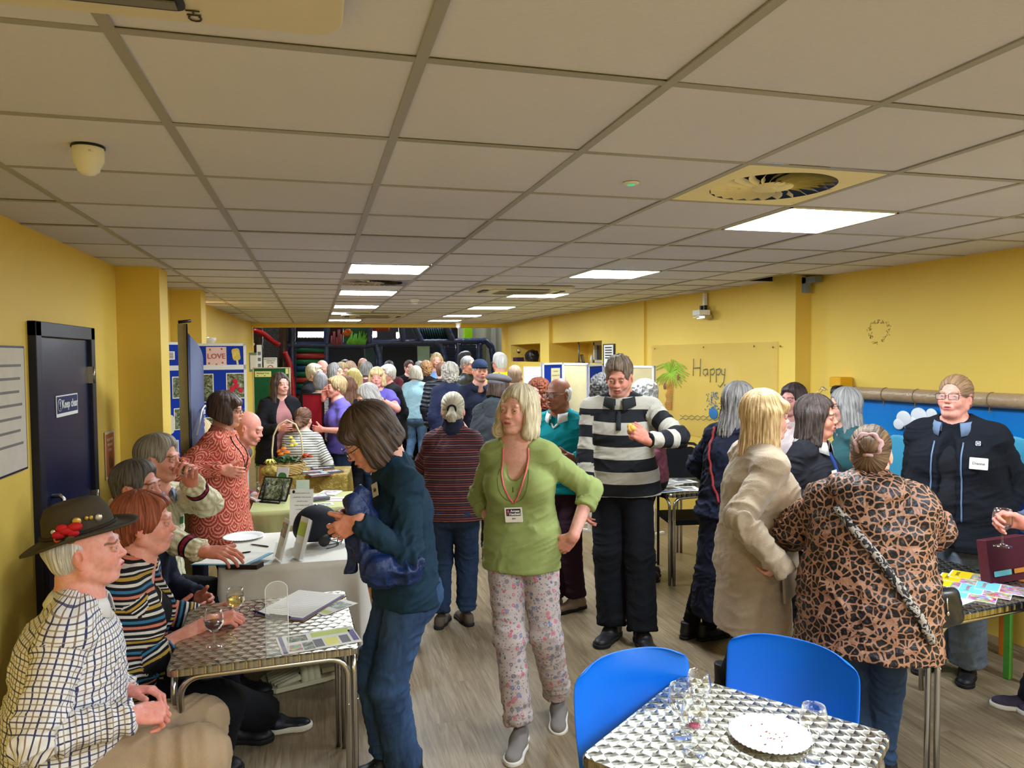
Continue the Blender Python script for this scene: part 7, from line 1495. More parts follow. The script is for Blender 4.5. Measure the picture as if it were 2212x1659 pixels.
qr = RE.world(RE.S['wrR']+RE.S['HDR'][:3, 1]*.085-RE.S['HDR'][:3, 2]*.030); wine_glass(qr-V3(0, 0, .10), 'wine glass held in a hand at the right picture edge', REDW, .35, 1.1)
def paper_plate(loc, label, r=.115):
    e = empty('paper_plate', tuple(loc), label, 'plate', 'white paper plates'); b = MB(); n = 144; rings = [(0, .002, 0), (r*.66, .002, 0), (r*.72, .004, 0), (r*.80, .009, .0), (r*.92, .012, .0016), (r, .0135, .0020), (r*1.0, .0120, .0016), (r*.7, .001, 0)]; vs = []
    for q_, z_, w_ in rings: vs += [(q_*math.cos(2*math.pi*k/n), q_*math.sin(2*math.pi*k/n), z_+w_*math.cos(k*math.pi*2/3)) for k in range(n)]
    b.add(vs, [(i*n+k, i*n+(k+1) % n, (i+1)*n+(k+1) % n, (i+1)*n+k) for i in range(len(rings)-1) for k in range(n)], sm=True); b.build('plate_disc', plain('paper_plate_white', (236, 234, 230), .6, noise=.01), e); return e
pl = wp(1662, 1592, .742); paper_plate(pl, 'empty white paper plate with crumbs on the foreground steel table'); random.seed(5)
b = MB(); 
for k in range(16): a = random.uniform(0, 6.28); r = random.uniform(.01, .07); b.sphere((pl[0]+r*math.cos(a), pl[1]+r*math.sin(a), pl[2]+.004), (random.uniform(.0015, .005), random.uniform(.001, .002), .0015), 6, 0)
o = b.build('crumbs', plain('brown_crumb', (150, 84, 48), .8)); tag(o, 'brown crumbs left on the foreground paper plate', 'crumbs', kind='stuff')
pq = wp(526, 1162, .752); paper_plate(pq, 'white paper plate on the white tablecloth', .12)
# ------------------------------------------------------------------ papers and table-top things
PAP = plain('white_paper', (232, 228, 218), .7, noise=.02)
def flat(loc, rz=0): return Matrix.Translation(tuple(loc)) @ Matrix.Rotation(rz, 4, 'Z')
def printed(name, M, w, h, label, cat, blocks=(), base=PAP, th=.0012, group=None, r=.001, texts=()):
    b = MB(); b.prism(rrect(w, h, r, 1), 0, th, M=M); o = b.build(name, base)
    tag(o, label, cat, group)
    for (x, y, bw, bh, m, nm) in blocks: rect_thing(nm, M @ Matrix.Translation((x, y, th)), bw, bh, m, .0003, o, .0005)
    for (tx, x, y, sz, m) in texts: text_mesh(tx, sz, m, M @ Matrix.Translation((x, y, th+.0006)), o, depth=.0002)
    return o
t = NT('photo_print', .5); g = t.obj(); n = t.noise(g, 60, 5, .7, 1.5); cv = t.n('ShaderNodeTexVoronoi', {'Vector': g, 'Scale': 46.0}).outputs[1]; t.col(t.mix(.45, t.ramp(n, [(.3, (48, 52, 44)), (.5, (150, 120, 100)), (.62, (206, 186, 170)), (.75, (120, 150, 190))]), cv)); PHOTO = t.mat
t = NT('foliage_photo', .5); g = t.obj(); n = t.noise(g, 34, 6, .75, 1.0); t.col(t.ramp(n, [(.32, (22, 26, 20)), (.46, (70, 84, 48)), (.56, (150, 150, 120)), (.7, (216, 214, 206))])); FOLI = t.mat
LIME = plain('lime_print', (184, 200, 74), .6, noise=.03); VIO = plain('violet_print', (74, 56, 122), .6, noise=0); TXT = plain('text_grey', (120, 118, 122), .7, noise=0)
# clipboard on the left steel table
M = flat(wp(652, 1308, .7415), rad(-33)); b = MB(); b.prism(rrect(.25, .345, .006, 3), 0, .003, M=M); o = b.build('clipboard', plain('hardboard', (150, 110, 66), .6)); tag(o, 'clipboard holding lined paper on the steel table', 'clipboard')
b = MB(); b.prism(rrect(.245, .33, .002, 1, -.004, -.004), .003, .0048, M=M); b.build('violet_backing', VIO, o); b = MB(); b.prism(rrect(.235, .32, .002, 1, -.012, .01), .0048, .0062, M=M); pp_ = b.build('lined_paper', PAP, o)
for k in range(13): rect_thing('ruled_line', M @ Matrix.Translation((-.012, .14-.022*k, .0062)), .215, .0008, plain('rule_blue', (170, 176, 186), .7), .0002, pp_)
text_mesh('1. Jo Smi\n2. A. Bell\n3. M. Reed'[:0] or '~~~ ~~~\n~~ ~~~~\n~~~ ~~', .016, BIRO, M @ Matrix.Translation((-.07, -.06, .0065)), pp_, 'handwriting', depth=.0001)
b = MB(); b.tube([tuple(M @ Vector(q)) for q in ((-.05, -.160, .008), (.05, -.160, .008))], .005, 6); b.tube([tuple(M @ Vector(q)) for q in ((-.035, -.155, .012), (-.02, -.172, .016), (.02, -.172, .016), (.035, -.155, .012))], .002, 6); b.build('spring_clip', plain('dark_clip', (40, 40, 46), .3, metal=.6), o)
printed('leaflet', flat(wp(722, 1312, .7412), rad(-50)), .10, .19, 'small leaflets partly tucked under the clipboard', 'leaflet', [(0, .03, .08, .08, FOLI, 'printed_photo'), (0, -.06, .08, .03, LIME, 'green_block')])
printed('newsletter', flat(wp(688, 1382, .7414), rad(10)), .30, .185, 'open newsletter with green and yellow text boxes at the table corner', 'newsletter', [(-.135, 0, .015, .18, VIO, 'violet_spine'), (-.075, .045, .075, .06, FOLI, 'printed_photo'), (-.095, -.045, .05, .06, PHOTO, 'printed_photo'), (-.045, -.045, .04, .075, FOLI, 'printed_photo'), (.055, .055, .15, .048, LIME, 'green_box'), (.045, -.035, .05, .075, plain('yellow_print', (226, 222, 96), .6), 'yellow_box'), (-.005, -.035, .035, .08, TXT, 'text_column') , (.095, -.035, .035, .08, TXT, 'text_column'), (.134, -.01, .022, .12, VIO, 'violet_panel')])
# spectacles and pen
b = MB(); q = wp(545, 1322, .742); M = flat(q, rad(25))
for sx in (-1, 1): b.tube([(sx*.032+.023*math.cos(a), .006*math.sin(a)*0+.0, .018+.016*math.sin(a)) for a in np.linspace(0, 6.28, 18)[:-1]], .0014, 5, close=True, M=M); b.tube([(sx*.055, 0, .024), (sx*.058, .05, .016), (sx*.056, .12, .002)], .0014, 5, M=M)
b.tube([(-.009, 0, .02), (.009, 0, .02)], .0014, 5, M=M); tag(b.build('spectacles', DSPEC), 'folded-open spectacles lying near the white wine glass', 'spectacles')
b = MB(); q = wp(566, 1326, .747); M = flat(q, rad(128)); b.tube([(-.07, 0, 0), (-.06, 0, 0), (.05, 0, 0), (.062, 0, 0), (.07, 0, 0)], [.0015, .0045, .0055, .004, .001], 10, M=M); tag(b.build('pen', plain('dark_blue_pen', (26, 34, 58), .3)), 'dark blue pen beside the clipboard on the steel table', 'pen')
# clear upright leaflet dispenser
t = NT('clear_acrylic', .08, .5); t.b.inputs['Alpha'].default_value = .12; t.col((240, 244, 244)); ACR = t.mat
q = wp(600, 1412, .742); D_ = 2.95; e = empty('acrylic_stand', tuple(q), 'tall clear acrylic stand with a rounded top on the steel table', 'stand', None, rad(4))
b = MB(); P = [(-.040, 0), (.040, 0)]+[(.040*math.cos(a), .235+.030*math.sin(a)) for a in np.linspace(0, math.pi, 12)]; b.prism(P, -.002, .002, M=TM((0, 0, .002), rx=rad(82))); b.build('clear_panel', ACR, e); b = MB(); b.tube([(x, .035*0+y*.139, y*.99) for x, y in P], .0018, 5, close=True); b.build('polished_edge', plain('edge_white', (226, 230, 230), .2, noise=0), e); b = MB(); b.box((-.04, -.03, .0), (.04, .05, .003)); b.build('foot', ACR, e)
# white table: helmet, holders, sign, clipboard
q = wp(700, 1190, .752); q = AD(684, 1150, 4.22); e = empty('cricket_helmet', (q[0], q[1], .752), 'black cricket helmet with wire face guard on the white tablecloth', 'helmet', None, rad(-78)); PRM = [ell((0, 0, .125), (.105, .130, .115), k=.01), ell((0, -.01, .10), (.112, .120, .08), k=.02), half((0, 0, .035), (0, .45, -1)), ell((0, .0, .09), (.092, .115, .10), k=.003, op='-'), half((0, .10, .06), (0, .25, -1))]
V, Q, _ = sdfmesh([PRM[0], PRM[1], PRM[3], half((0, 0, .03), (0, .35, -1))], .005); V = smooth(V, Q, 1); link('shell', npmesh('shell', V, Q), e, cloth('navy_black_shell', (24, 26, 34), .7)); b = MB()
b.prism([(-.09, .06), (-.07, .15), (-.03, .185), (.03, .185), (.07, .15), (.09, .06)], .105, .112, M=TM((0, 0, 0), rx=rad(-6))); b.build('peak', BLK, e, bevel=.003); b = MB()
for z_, r_ in ((.02, .13), (.045, .145), (.07, .150), (-.0+.0, .105)): b.tube([(.098*math.sin(a)*1.0, .02+r_*math.cos(a), z_+.003) for a in np.linspace(-1.45, 1.45, 14)], .0024, 6)
for a in (-.9, -.45, 0, .45, .9): b.tube([(.098*math.sin(a), .02+.15*math.cos(a), .075), (.095*math.sin(a), .02+.12*math.cos(a), .004)], .0022, 6)
b.build('face_guard', BLACK, e); 
for sx in (-1, 1): b = MB(); b.sphere((sx*.10, .02, .055), (.012, .035, .04), 14); b.build('ear_guard', BLACK, e)
b = MB(); b.sphere((-.106, -.02, .12), (.004, .011, .011), 12); b.sphere((0, -.0, .241), (.010, .010, .004), 12); b.build('vent_stud', STEEL, e)
def holder(u, v, z, rz, w, h, label, n=8, mat=PAP):
    q = wp(u, v, z); e = empty('leaflet_holder', tuple(q), label, 'leaflet holder', 'clear leaflet holders', rz); M = TM((0, 0, .004), rx=rad(74))
    b = MB(); b.box((-w/2, 0, -.002), (w/2, h, 0), M=M); b.box((-w/2, 0, .022), (w/2, h*.38, .024), M=M); b.box((-w/2, 0, 0), (-w/2+.002, h*.38, .022), M=M); b.box((w/2-.002, 0, 0), (w/2, h*.38, .022), M=M); b.box((-w/2, -.02, 0), (w/2, .10, .003)); b.build('clear_shell', ACR, e)
    for k in range(n): b = MB(); b.box((-w/2+.004, .004, .001+.0024*k), (w/2-.004, h*1.02+.001*k, .0026+.0024*k), M=M); f = b.build('leaflet', mat, e)
    rect_thing('printed_photo', M @ Matrix.Translation((0, h*.75, .0026+.0024*n)), w*.85, h*.35, PHOTO if n < 6 else LIME, .0004, f); return e
holder(603, 1210, .753, rad(-72), .10, .21, 'clear holder of white leaflets with a pink photo, on the white table edge', 5); holder(646, 1208, .753, rad(-64), .10, .21, 'clear holder packed with plain white leaflets beside the helmet', 9)
q = wp(650, 1135, .753); e = empty('table_sign', tuple(q), 'white upright sign asking to support the village cricket club', 'sign', None, rad(-14)); M = TM((0, 0, .002), rx=rad(80)); b = MB(); b.box((-.075, 0, 0), (.075, .23, .002), M=M); b.build('sign_sheet', PAP, e); b = MB(); b.box((-.078, -.002, -.004), (.078, .235, -.001), M=M); b.box((-.078, -.03, 0), (.078, .05, .003)); b.build('clear_backing', ACR, e)
for k, (s_, z_) in enumerate((('HENFIELD CRICKET CLUB', .0085), ('# SUPPORT YOUR VILLAGE', .0095), ('CRICKET CLUB #', .0095), ('PLAYERS - MEMBERS WELCOME', .007), ('VOLUNTEERS - COACHES', .007), ('JUNIORS - ALL AGES', .007), ('PLEASE ASK FOR DETAILS', .007))): text_mesh(s_.replace('HENFIELD', 'HENFIELD'), z_, INK, M @ Matrix.Translation((.004, .205-.026*k, .0025)), e, depth=.0002)
b = MB(); b.sphere((-.052, .215, .003), (.010, .012, .001), 8, M=M); b.build('club_emblem', INK, e)
M = flat(wp(503, 1203, .785), rad(-28)); M = M @ Matrix.Rotation(rad(-3), 4, 'Y'); b = MB(); b.prism(rrect(.34, .24, .004, 2), 0, .004, M=M); o = b.build('clipboard', plain('light_blue_board', (110, 170, 196), .5)); tag(o, 'blue-edged board with white paper resting on the white table corner', 'clipboard'); rect_thing('paper_sheet', M @ Matrix.Translation((-.01, .0, .004)), .31, .22, PAP, .002, o)
b = MB(); b.box((.04, -.125, -.02), (.22, -.06, .004), M=M); b.build('dark_case', plain('dark_brown_case', (44, 36, 34), .5), o); o.location = (0, 0, -.012)
b = MB(); M2 = flat(wp(513, 1196, .785), rad(20)); b.tube([(-.07, 0, 0), (-.05, 0, 0), (.06, 0, 0), (.07, 0, 0)], [.001, .004, .0045, .003], 8, M=M2); tag(b.build('pen', BLACK), 'black pen lying on the paper at the white table corner', 'pen')
b = MB(); M2 = flat(wp(560, 1178, .756), rad(-40)); b.tube([(-.07, 0, 0), (-.05, 0, 0), (.06, 0, 0), (.07, 0, 0)], [.001, .004, .0045, .003], 8, M=M2); tag(b.build('pen', plain('pen_dark_silver', (60, 60, 66), .3)), 'slim dark pen between the paper plate and the leaflet holder', 'pen')
# cricket pads on the floor below the white table
PADM = NT('cream_pad', .7, .2); g = PADM.obj(); PADM.col(PADM.mix(PADM.noise(g, 9, 5), lin((176, 168, 128)), lin((216, 210, 178)))); PADM.bump(PADM.noise(g, 40, 4), .3, .005); PADM = PADM.mat
a, b2 = wp(572, 1488, 0), wp(752, 1440, 0)
def cpad(p0, p1, label, z=0):
    d = unit(p1-p0); rz = math.atan2(d[1], d[0]); e = empty('cricket_pad', (p0[0], p0[1], z), label, 'cricket pad', 'cricket leg pads under the white table', rz)
    for k in range(7): y = -.09+.03*k; b = MB(); b.tube([(.02+.02*abs(k-3)/3, y*1.05, .035), (.17, y, .055)], [.012, .017], 8); b.build('flap_rib', PADM, e)
    for k in range(3): x = .19+.036*k; b = MB(); b.tube([(x, -.115, .025), (x+.012, -.06, .075), (x+.016, 0, .09), (x+.012, .06, .075), (x, .115, .025)], .021, 10); b.build('knee_roll', PADM, e)
    for k in range(7): y = -.084+.028*k; b = MB(); b.tube([(.30, y, .055), (.62, y*.85, .04)], [.018, .014], 8); b.build('shin_rib', PADM, e)
    b = MB(); b.prism([(.0, -.08), (.03, -.11), (.30, -.125), (.66, -.10), (.68, 0), (.66, .10), (.30, .125), (.03, .11), (0, .08)], .005, .03); b.build('backing', PADM, e)
cpad(a, b2, 'cream ribbed cricket pad lying on the floor under the white table'); n_ = unit(b2-a); n_ = V3(-n_[1], n_[0], 0); cpad(a+n_*.14+V3(.12, .02, 0), b2+n_*.16+V3(.1, 0, 0), 'second cream cricket pad tucked behind the first one')
# green table things
q = wp(588, 1085, .748); e = empty('tablet_display', tuple(q), 'tablet on a black easel at the left end of the olive tablecloth', 'tablet', None, rad(-35)); M = TM((0, .0, .01), rx=rad(62)); b = MB(); b.prism(rrect(.26, .19, .012, 4, 0, .095), 0, .008, M=M); b.build('tablet_body', BLACK, e); rect_thing('screen', M @ Matrix.Translation((0, .095, .008)), .235, .165, FOLI, .0006, e); b = MB(); b.tube([(-.08, -.02, .0), (-.08, .05, .15)], .007, 6); b.tube([(.08, -.02, 0), (.08, .05, .15)], .007, 6); b.tube([(0, .17, 0), (0, .06, .15)], .007, 6); b.tube([(-.09, -.03, .006), (.09, -.03, .006)], .007, 6); b.build('easel', BLACK, e)
q = wp(606, 1062, .748); e = empty('display_card', tuple(q), 'tall green and white card standing behind the tablet', 'card', None, rad(-40)); M = TM((0, 0, 0), rx=rad(78)); b = MB(); b.box((-.06, 0, 0), (.06, .20, .002), M=M); b.build('card_sheet', PAP, e); rect_thing('green_oval', M @ Matrix.Translation((0, .12, .002)), .09, .07, plain('card_green', (74, 128, 66), .5), .0006, e, .034); rect_thing('green_band', M @ Matrix.Translation((0, .02, .002)), .12, .03, plain('card_green', (74, 128, 66), .5), .0006, e)
b = MB(); b.box((-.06, .05, 0), (.06, .052, .0)) ; b.box((-.05, .0, 0), (.05, .05, .002)); b.build('card_foot', PAP, e)
def stack(u, v, z, w, h, n, rz, label, mats, cat='leaflets', nm='leaflet_stack'):
    q = wp(u, v, z); e = empty(nm, tuple(q), label, cat, None, rz)
    for k in range(n): b = MB(); b.prism(rrect(w, h, .002, 1, random.uniform(-.004, .004), random.uniform(-.004, .004)), .0006+k*.0042, .0006+k*.0042+.0038); f = b.build('sheet', mats[k % len(mats)], e)
    z1 = n*.0042+.0004; rect_thing('cover_print', flat((0, 0, z1)), w*.86, h*.62, PHOTO, .0005, f, cy=h*.1); return e
NVP = plain('navy_print', (34, 40, 66), .5)
stack(686, 1078, .748, .16, .20, 6, rad(10), 'pile of dark-edged leaflets in the middle of the olive table', [PAP, NVP]); stack(712, 1066, .748, .15, .18, 2, rad(-20), 'thin white leaflets behind the dark-edged pile', [PAP]); stack(577, 1078, .748, .22, .16, 4, rad(20), 'pile of pale sheets at the left of the olive table', [PAP, plain('pink_sheet', (214, 180, 180), .6)])
printed('flyer', flat(wp(690, 1090, .7475), rad(6)), .20, .12, 'flat black and white flyer at the front of the olive table', 'flyer', [(0, 0, .17, .09, FOLI, 'printed_photo')]); printed('flyer', flat(wp(728, 1078, .7475), rad(-14)), .14, .16, 'flat pale flyer at the right of the olive table', 'flyer', [(0, 0, .11, .03, plain('red_print', (170, 60, 60), .6), 'red_block')])
wine_glass(wp(562, 1072, .748), 'small empty glass beside the pale sheets on the olive table', None, .1, .8)
e = empty('tent_card', tuple(wp(655, 1075, .748)), 'small folded grey-green card standing on the olive table', 'card', None, rad(-10)); b = MB(); b.add([(-.05, -.03, 0), (.05, -.03, 0), (.05, 0, .14), (-.05, 0, .14), (-.05, .03, 0), (.05, .03, 0)], [(0, 1, 2, 3), (3, 2, 5, 4)]); b.build('folded_card', plain('sage_card', (178, 188, 168), .6), e)
# gold table: basket, gift, magazines
q = wp(622, 1024, .765); WICK = NT('wicker', .6, .3); g = WICK.obj(); WICK.col(WICK.mix(WICK.noise(g, 20, 3), lin((186, 150, 84)), lin((226, 196, 128)))); WICK = WICK.mat
e = empty('flower_basket', tuple(q), 'wicker basket with a tall hoop handle and orange and yellow flowers', 'basket'); b = MB()
for r_ in range(9):
    z_ = .008+r_*.011; R0 = .095+.035*r_/8
    b.tube([((R0+.004*math.cos(a*14+math.pi*(r_ % 2)))*math.cos(a)*1.25, (R0+.004*math.cos(a*14+math.pi*(r_ % 2)))*math.sin(a), z_) for a in np.linspace(0, 2*math.pi, 85)[:-1]], .0055, 5, close=True)
b.build('woven_side', WICK, e); b = MB(); b.lathe([(0, .004), (.09, .004)], 24); b.build('base', WICK, e); b = MB(); b.tube([(-.13, 0, .08), (-.135, 0, .22), (-.12, 0, .36), (-.075, 0, .46), (0, 0, .50), (.075, 0, .46), (.12, 0, .36), (.135, 0, .22), (.13, 0, .08)], .0075, 8, flat=1.4); b.build('hoop_handle', plain('pale_cane', (222, 202, 158), .5), e)
LEAF = plain('dark_leaf', (52, 88, 44), .5, noise=.2); random.seed(9); b = MB()
for k in range(60):
    a = random.uniform(0, 6.28); r_ = random.uniform(.02, .10); z0 = .10; x_, y_ = r_*math.cos(a), r_*math.sin(a)*.8; l_ = random.uniform(.04, .08); dx, dy = math.cos(a)*l_, math.sin(a)*l_; h_ = random.uniform(.01, .07)
    px_, py_ = -math.sin(a)*.018, math.cos(a)*.018; b.add([(x_, y_, z0), (x_+dx*.5+px_, y_+dy*.5+py_, z0+h_), (x_+dx, y_+dy, z0+h_*.8), (x_+dx*.5-px_, y_+dy*.5-py_, z0+h_)], [(0, 1, 2, 3)])
o = b.build('leaves', LEAF, e); o['kind'] = 'stuff'
def bloom(x, y, z, r, m, nm='flower'):
    b = MB()
    for j in range(3):
        for k in range(9): a = k*.698+j*.35; rr_ = r*(1-.27*j); b.sphere((x+rr_*.62*math.cos(a), y+rr_*.62*math.sin(a), z+j*r*.22), (r*.34, r*.34, r*.20), 6, j % 2)
    b.build(nm, m, e)
OR2 = [plain('orange_petal', (216, 96, 24), .6), plain('yellow_orange_petal', (234, 160, 40), .6)]; RD2 = [plain('rust_petal', (150, 40, 22), .6), plain('orange_petal', (216, 96, 24), .6)]; YE2 = [plain('yellow_petal', (232, 210, 60), .6), plain('pale_yellow_petal', (240, 228, 120), .6)]
for x_, y_, z_, r_, m in ((-.05, -.05, .19, .034, OR2), (.0, -.06, .205, .034, OR2), (-.03, -.02, .235, .032, OR2), (-.07, 0, .21, .03, OR2), (.16, -.04, .17, .033, RD2), (.20, -.02, .155, .03, RD2), (.14, 0, .145, .03, RD2), (.04, .0, .26, .028, YE2), (.05, .02, .30, .028, YE2), (.03, .03, .33, .024, YE2), (.075, .0, .27, .024, YE2)): bloom(x_, y_, z_, r_, m)
q = wp(584, 1030, .765); e = empty('wrapped_gift', tuple(q), 'yellow-ribboned gold gift bundle beside the flower basket', 'gift'); V, Q, _ = sdfmesh([ell((0, 0, .05), (.085, .06, .055), k=.02), cap((0, 0, .09), (0, 0, .12), .02, .03, k=.02)], .006); N = vnormals(V, Q); V = V+N*((vnoise(V, 40)-.5)*.016)[:, None]; link('gold_wrapping', npmesh('gold_wrapping', V, Q), e, GCL); b = MB()
for k in range(8): a = k*.785; b.tube([(0, 0, .115), (.03*math.cos(a), .03*math.sin(a), .155), (.055*math.cos(a), .045*math.sin(a), .125)], [.006, .012, .004], 6, flat=.4)
b.build('ribbon_bow', YE2[1], e)
for k, (u_, v_) in enumerate(((676, 1020), (697, 1012), (714, 1020), (690, 1026))): stack(u_, v_, .765, .21, .14, 2, rad(4+6*k), ('pink-toned magazines at the left of the gold table top', 'pink-toned magazines at the back of the gold table top', 'dark-edged magazines at the right of the gold table top', 'front pair of magazines on the gold table top')[k], [plain('pink_cover', (206, 150, 150), .5), NVP], 'magazines', 'magazine_stack')
b = MB(); b.tube([(0, 0, 0), (.16, .01, 0)], .006, 6, M=flat(wp(688, 1008, .785), rad(4))); tag(b.build('pen', BLACK), 'black pen lying on the magazines on the gold table', 'pen')
# middle table papers
for k, (u_, v_, rz_, bl) in enumerate(((1432, 1046, 20, 'flat printed sheet at the left corner of the middle table'), (1462, 1040, 5, 'flat printed sheet with photos at the back of the middle table'), (1470, 1056, -12, 'flat printed sheet nearest the edge of the middle table'), (1440, 1058, 8, 'blue-topped printed sheet at the near corner of the middle table'))):
    printed('information_sheet', flat(wp(u_, v_, .7415+.0016*k), rad(rz_)), .30, .21, bl, 'sheet', [(-.07, .03, .10, .08, PHOTO, 'printed_photo'), (.06, .03, .10, .08, TXT, 'text_block'), (0, -.06, .22, .03, plain('blue_print', (60, 120, 180), .6) if k == 3 else TXT, 'text_block')])
q = wp(1462, 1030, .742); e = empty('table_sign', tuple(q), 'white leaning sign with printed lines on the middle table', 'sign', None, rad(-14)); M = TM((0, 0, 0), rx=rad(78)); b = MB(); b.box((-.10, 0, 0), (.12, .24, .003), M=M); b.build('sign_sheet', PAP, e)
for k, (s_, z_) in enumerate((('Henfield', .016), ('Community', .014), ('New Members', .018), ('Mondays and Wednesdays', .010), ('2.00 to 4.00', .010))): text_mesh(s_, z_, plain('blue_ink', (60, 90, 150), .6) if k < 2 else INK, M @ Matrix.Translation((.01, .21-.036*k, .0035)), e, depth=.0002)
rect_thing('printed_picture', M @ Matrix.Translation((-.02, .17, .003)), .04, .03, LIME, .0006, e); b = MB(); b.box((-.1, .0, 0), (.1, .08, .003)); b.build('sign_foot', PAP, e)
q = wp(1482, 1036, .742); b = MB(); b.box((-.10, -.02, 0), (.12, .10, .20)); o = b.build('storage_box', plain('pale_grey_box', (176, 176, 170), .5), bevel=.004); o.location = tuple(q+V3(.02, .02, 0)); tag(o, 'pale grey box behind the leaning sign on the middle table', 'box')
# magazines on the right table
YEL2 = plain('yellow_cover', (236, 204, 30), .4, noise=.03); TUR = plain('turquoise_cover', (120, 200, 206), .4, noise=.03); REDC = plain('red_title', (190, 50, 60), .5)
t = NT('busy_cover_art', .4); g = t.obj(); cv = t.n('ShaderNodeTexVoronoi', {'Vector': g, 'Scale': 60.0}).outputs[1]; t.col(t.mix(.55, cv, t.ramp(t.noise(g, 40, 4), [(.3, (60, 40, 50)), (.5, (150, 60, 60)), (.65, (200, 190, 200)), (.75, (70, 110, 170))]))); ART = t.mat
rz3 = math.atan2(d3[1], d3[0])
for k, (u_, v_, lb) in enumerate(((2058, 1262, 'yellow-topped magazine nearest the leopard-print coat'), (2078, 1252, 'yellow-topped magazine in the middle of the back row'), (2100, 1246, 'yellow-topped magazine at the right of the back row'))):
    printed('magazine', flat(wp(u_, v_, .7415+.003*k), rz3+rad(28)), .13, .19, lb, 'magazine', [(0, .045, .128, .085, YEL2, 'yellow_masthead'), (0, -.045, .128, .095, ART, 'cover_picture')], th=.003, group='magazines on the right steel table', texts=[('JUNIOR', 0, .06, .022, INK)])
for k, (u_, v_, lb) in enumerate(((2096, 1286, 'turquoise-topped magazine at the left of the front row'), (2128, 1278, 'turquoise-topped magazine in the middle of the front row'), (2164, 1272, 'turquoise-topped magazine at the right of the front row'))):
    printed('magazine', flat(wp(u_, v_, .7415+.003*k), rz3+rad(30)), .145, .205, lb, 'magazine', [(0, .055, .143, .090, TUR, 'turquoise_masthead'), (0, -.048, .143, .105, ART, 'cover_picture')], th=.003, group='magazines on the right steel table', texts=[('Scouting', .0, .07, .026, REDC)])
printed('leaflet', flat(wp(2052, 1292, .7413), rz3+rad(10)), .13, .16, 'plain white leaflet at the left end of the magazine table', 'leaflet', [(0, 0, .1, .04, INK, 'dark_block')])
q = wp(2178, 1258, .742); e = empty('folder', tuple(q), 'maroon folder standing at the back of the magazine table', 'folder', None, rz3); b = MB(); b.box((-.12, 0, 0), (.16, .05, .21), M=TM(rx=rad(-8))); b.build('folder_cover', plain('maroon_cover', (84, 28, 40), .5), e, bevel=.004); rect_thing('label_strip', TM((-.04, -.001, .05), rx=rad(82)), .12, .025, TUR, .001, e); rect_thing('label_strip', TM((.08, -.001, .05), rx=rad(82)), .08, .022, plain('orange_strip', (210, 140, 50), .5), .001, e)
# handbag of the leopard coat
q2 = AD(2044, 1350, 2.84); e = empty('handbag', (q2[0], q2[1], q2[2]), 'small black handbag hanging at the right hip of the leopard coat', 'handbag'); V, Q, _ = sdfmesh([cap((-.05, 0, .03), (.05, .01, .03), .035, .035, k=.02), cap((-.035, 0, .12), (.035, .01, .12), .022, k=.02), ell((0, 0, .07), (.07, .035, .07), k=.02)], .005); N = vnormals(V, Q); V = V+N*((vnoise(V, 22)-.5)*.012)[:, None]; link('bag_body', npmesh('bag_body', V, Q), e, plain('black_leather', (24, 24, 26), .35, .5)); b = MB(); b.tube([(-.03, -.03, .12), (-.03, -.035, .07)], .003, 6); b.sphere((-.03, -.038, .06), (.007, .004, .009), 10); b.build('zip_pull', CHROME, e); b = MB(); b.tube([(-.05, 0, .13), (-.09, -.01, .19), (-.13, -.01, .24)], .009, 6, flat=.3); b.build('strap', ZB, e)
# ------------------------------------------------------------------ display boards and things further back
BLUF = NT('blue_display_felt', .9, .1); g = BLUF.obj(); BLUF.col(BLUF.mix(BLUF.noise(g, 200, 3), lin((24, 50, 150)), lin((34, 66, 176)))); BLUF = BLUF.mat
WFR = plain('white_board_frame', (226, 226, 222), .4, noise=.01)
def board(p0, p1, z0, z1, mat, name_lab, cat='display board', frame=WFR, group=None, header=None, legs=True, fw=.022, back=None):
    """upright framed board whose face runs from p0 (left) to p1 (right), seen from the near side"""
    d = unit(V3(p1[0]-p0[0], p1[1]-p0[1], 0)); w = math.hypot(p1[0]-p0[0], p1[1]-p0[1]); rz = math.atan2(d[1], d[0])
    e = empty('display_board', (p0[0], p0[1], 0), name_lab, cat, group, rz); M = Matrix.Translation((0, 0, 0)) @ Matrix.Rotation(math.pi/2, 4, 'X')  # x right, y up, z toward viewer
    b = MB(); b.box((0, z0, -.02), (w, z1, 0), M=M); b.build('felt_panel', mat, e)
    if back: b = MB(); b.box((0, z0, -.024), (w, z1, -.02), M=M); b.build('back_panel', back, e)
    b = MB(); F_ = [((0, z0), (fw, z1)), ((w-fw, z0), (w, z1)), ((0, z1-fw), (w, z1)), ((0, z0), (w, z0+fw))]
    if header: F_ += [((0, header-.03), (w, header+.012))]
    for (x0, y0), (x1, y1) in F_: b.box((x0, y0, -.026), (x1, y1, .006), M=M)
    b.build('frame', frame, e)
    if legs:
        for x in (.02, w-.02): b = MB(); b.box((x-.012, 0, -.02), (x+.012, z0, .0), M=M); b.box((x-.015, 0, -.16), (x+.015, .02, .16), M=M); b.build('leg', frame, e)
    return e, M, w
def pin(e, M, x, y, w, h, mat, name='pinned_print', rz=0, r=.003, border=None, th=.0015):
    MM = M @ Matrix.Translation((x, y, .002)) @ Matrix.Rotation(rz, 4, 'Z')
    if border: b = MB(); b.prism(rrect(w+.016, h+.016, r, 2), 0, th*.6, M=MM); b.build('white_border', border, e)
    b = MB(); b.prism(rrect(w, h, r, 3), 0, th, M=MM); return b.build(name, mat, e), MM
p0, p1 = AD(403, 742, 6.35), AD(531, 742, 6.5); zt = p0[2]
e, M, w = board(p0, p1, .65, zt, BLUF, 'right-hand blue display panel with a LOVE poster and garden photos', header=zt-.20)
PNK = plain('pale_pink_card', (232, 198, 190), .7); ROSE = plain('rose_mark', (176, 90, 96), .7); CARD = plain('cream_card', (224, 214, 186), .7)
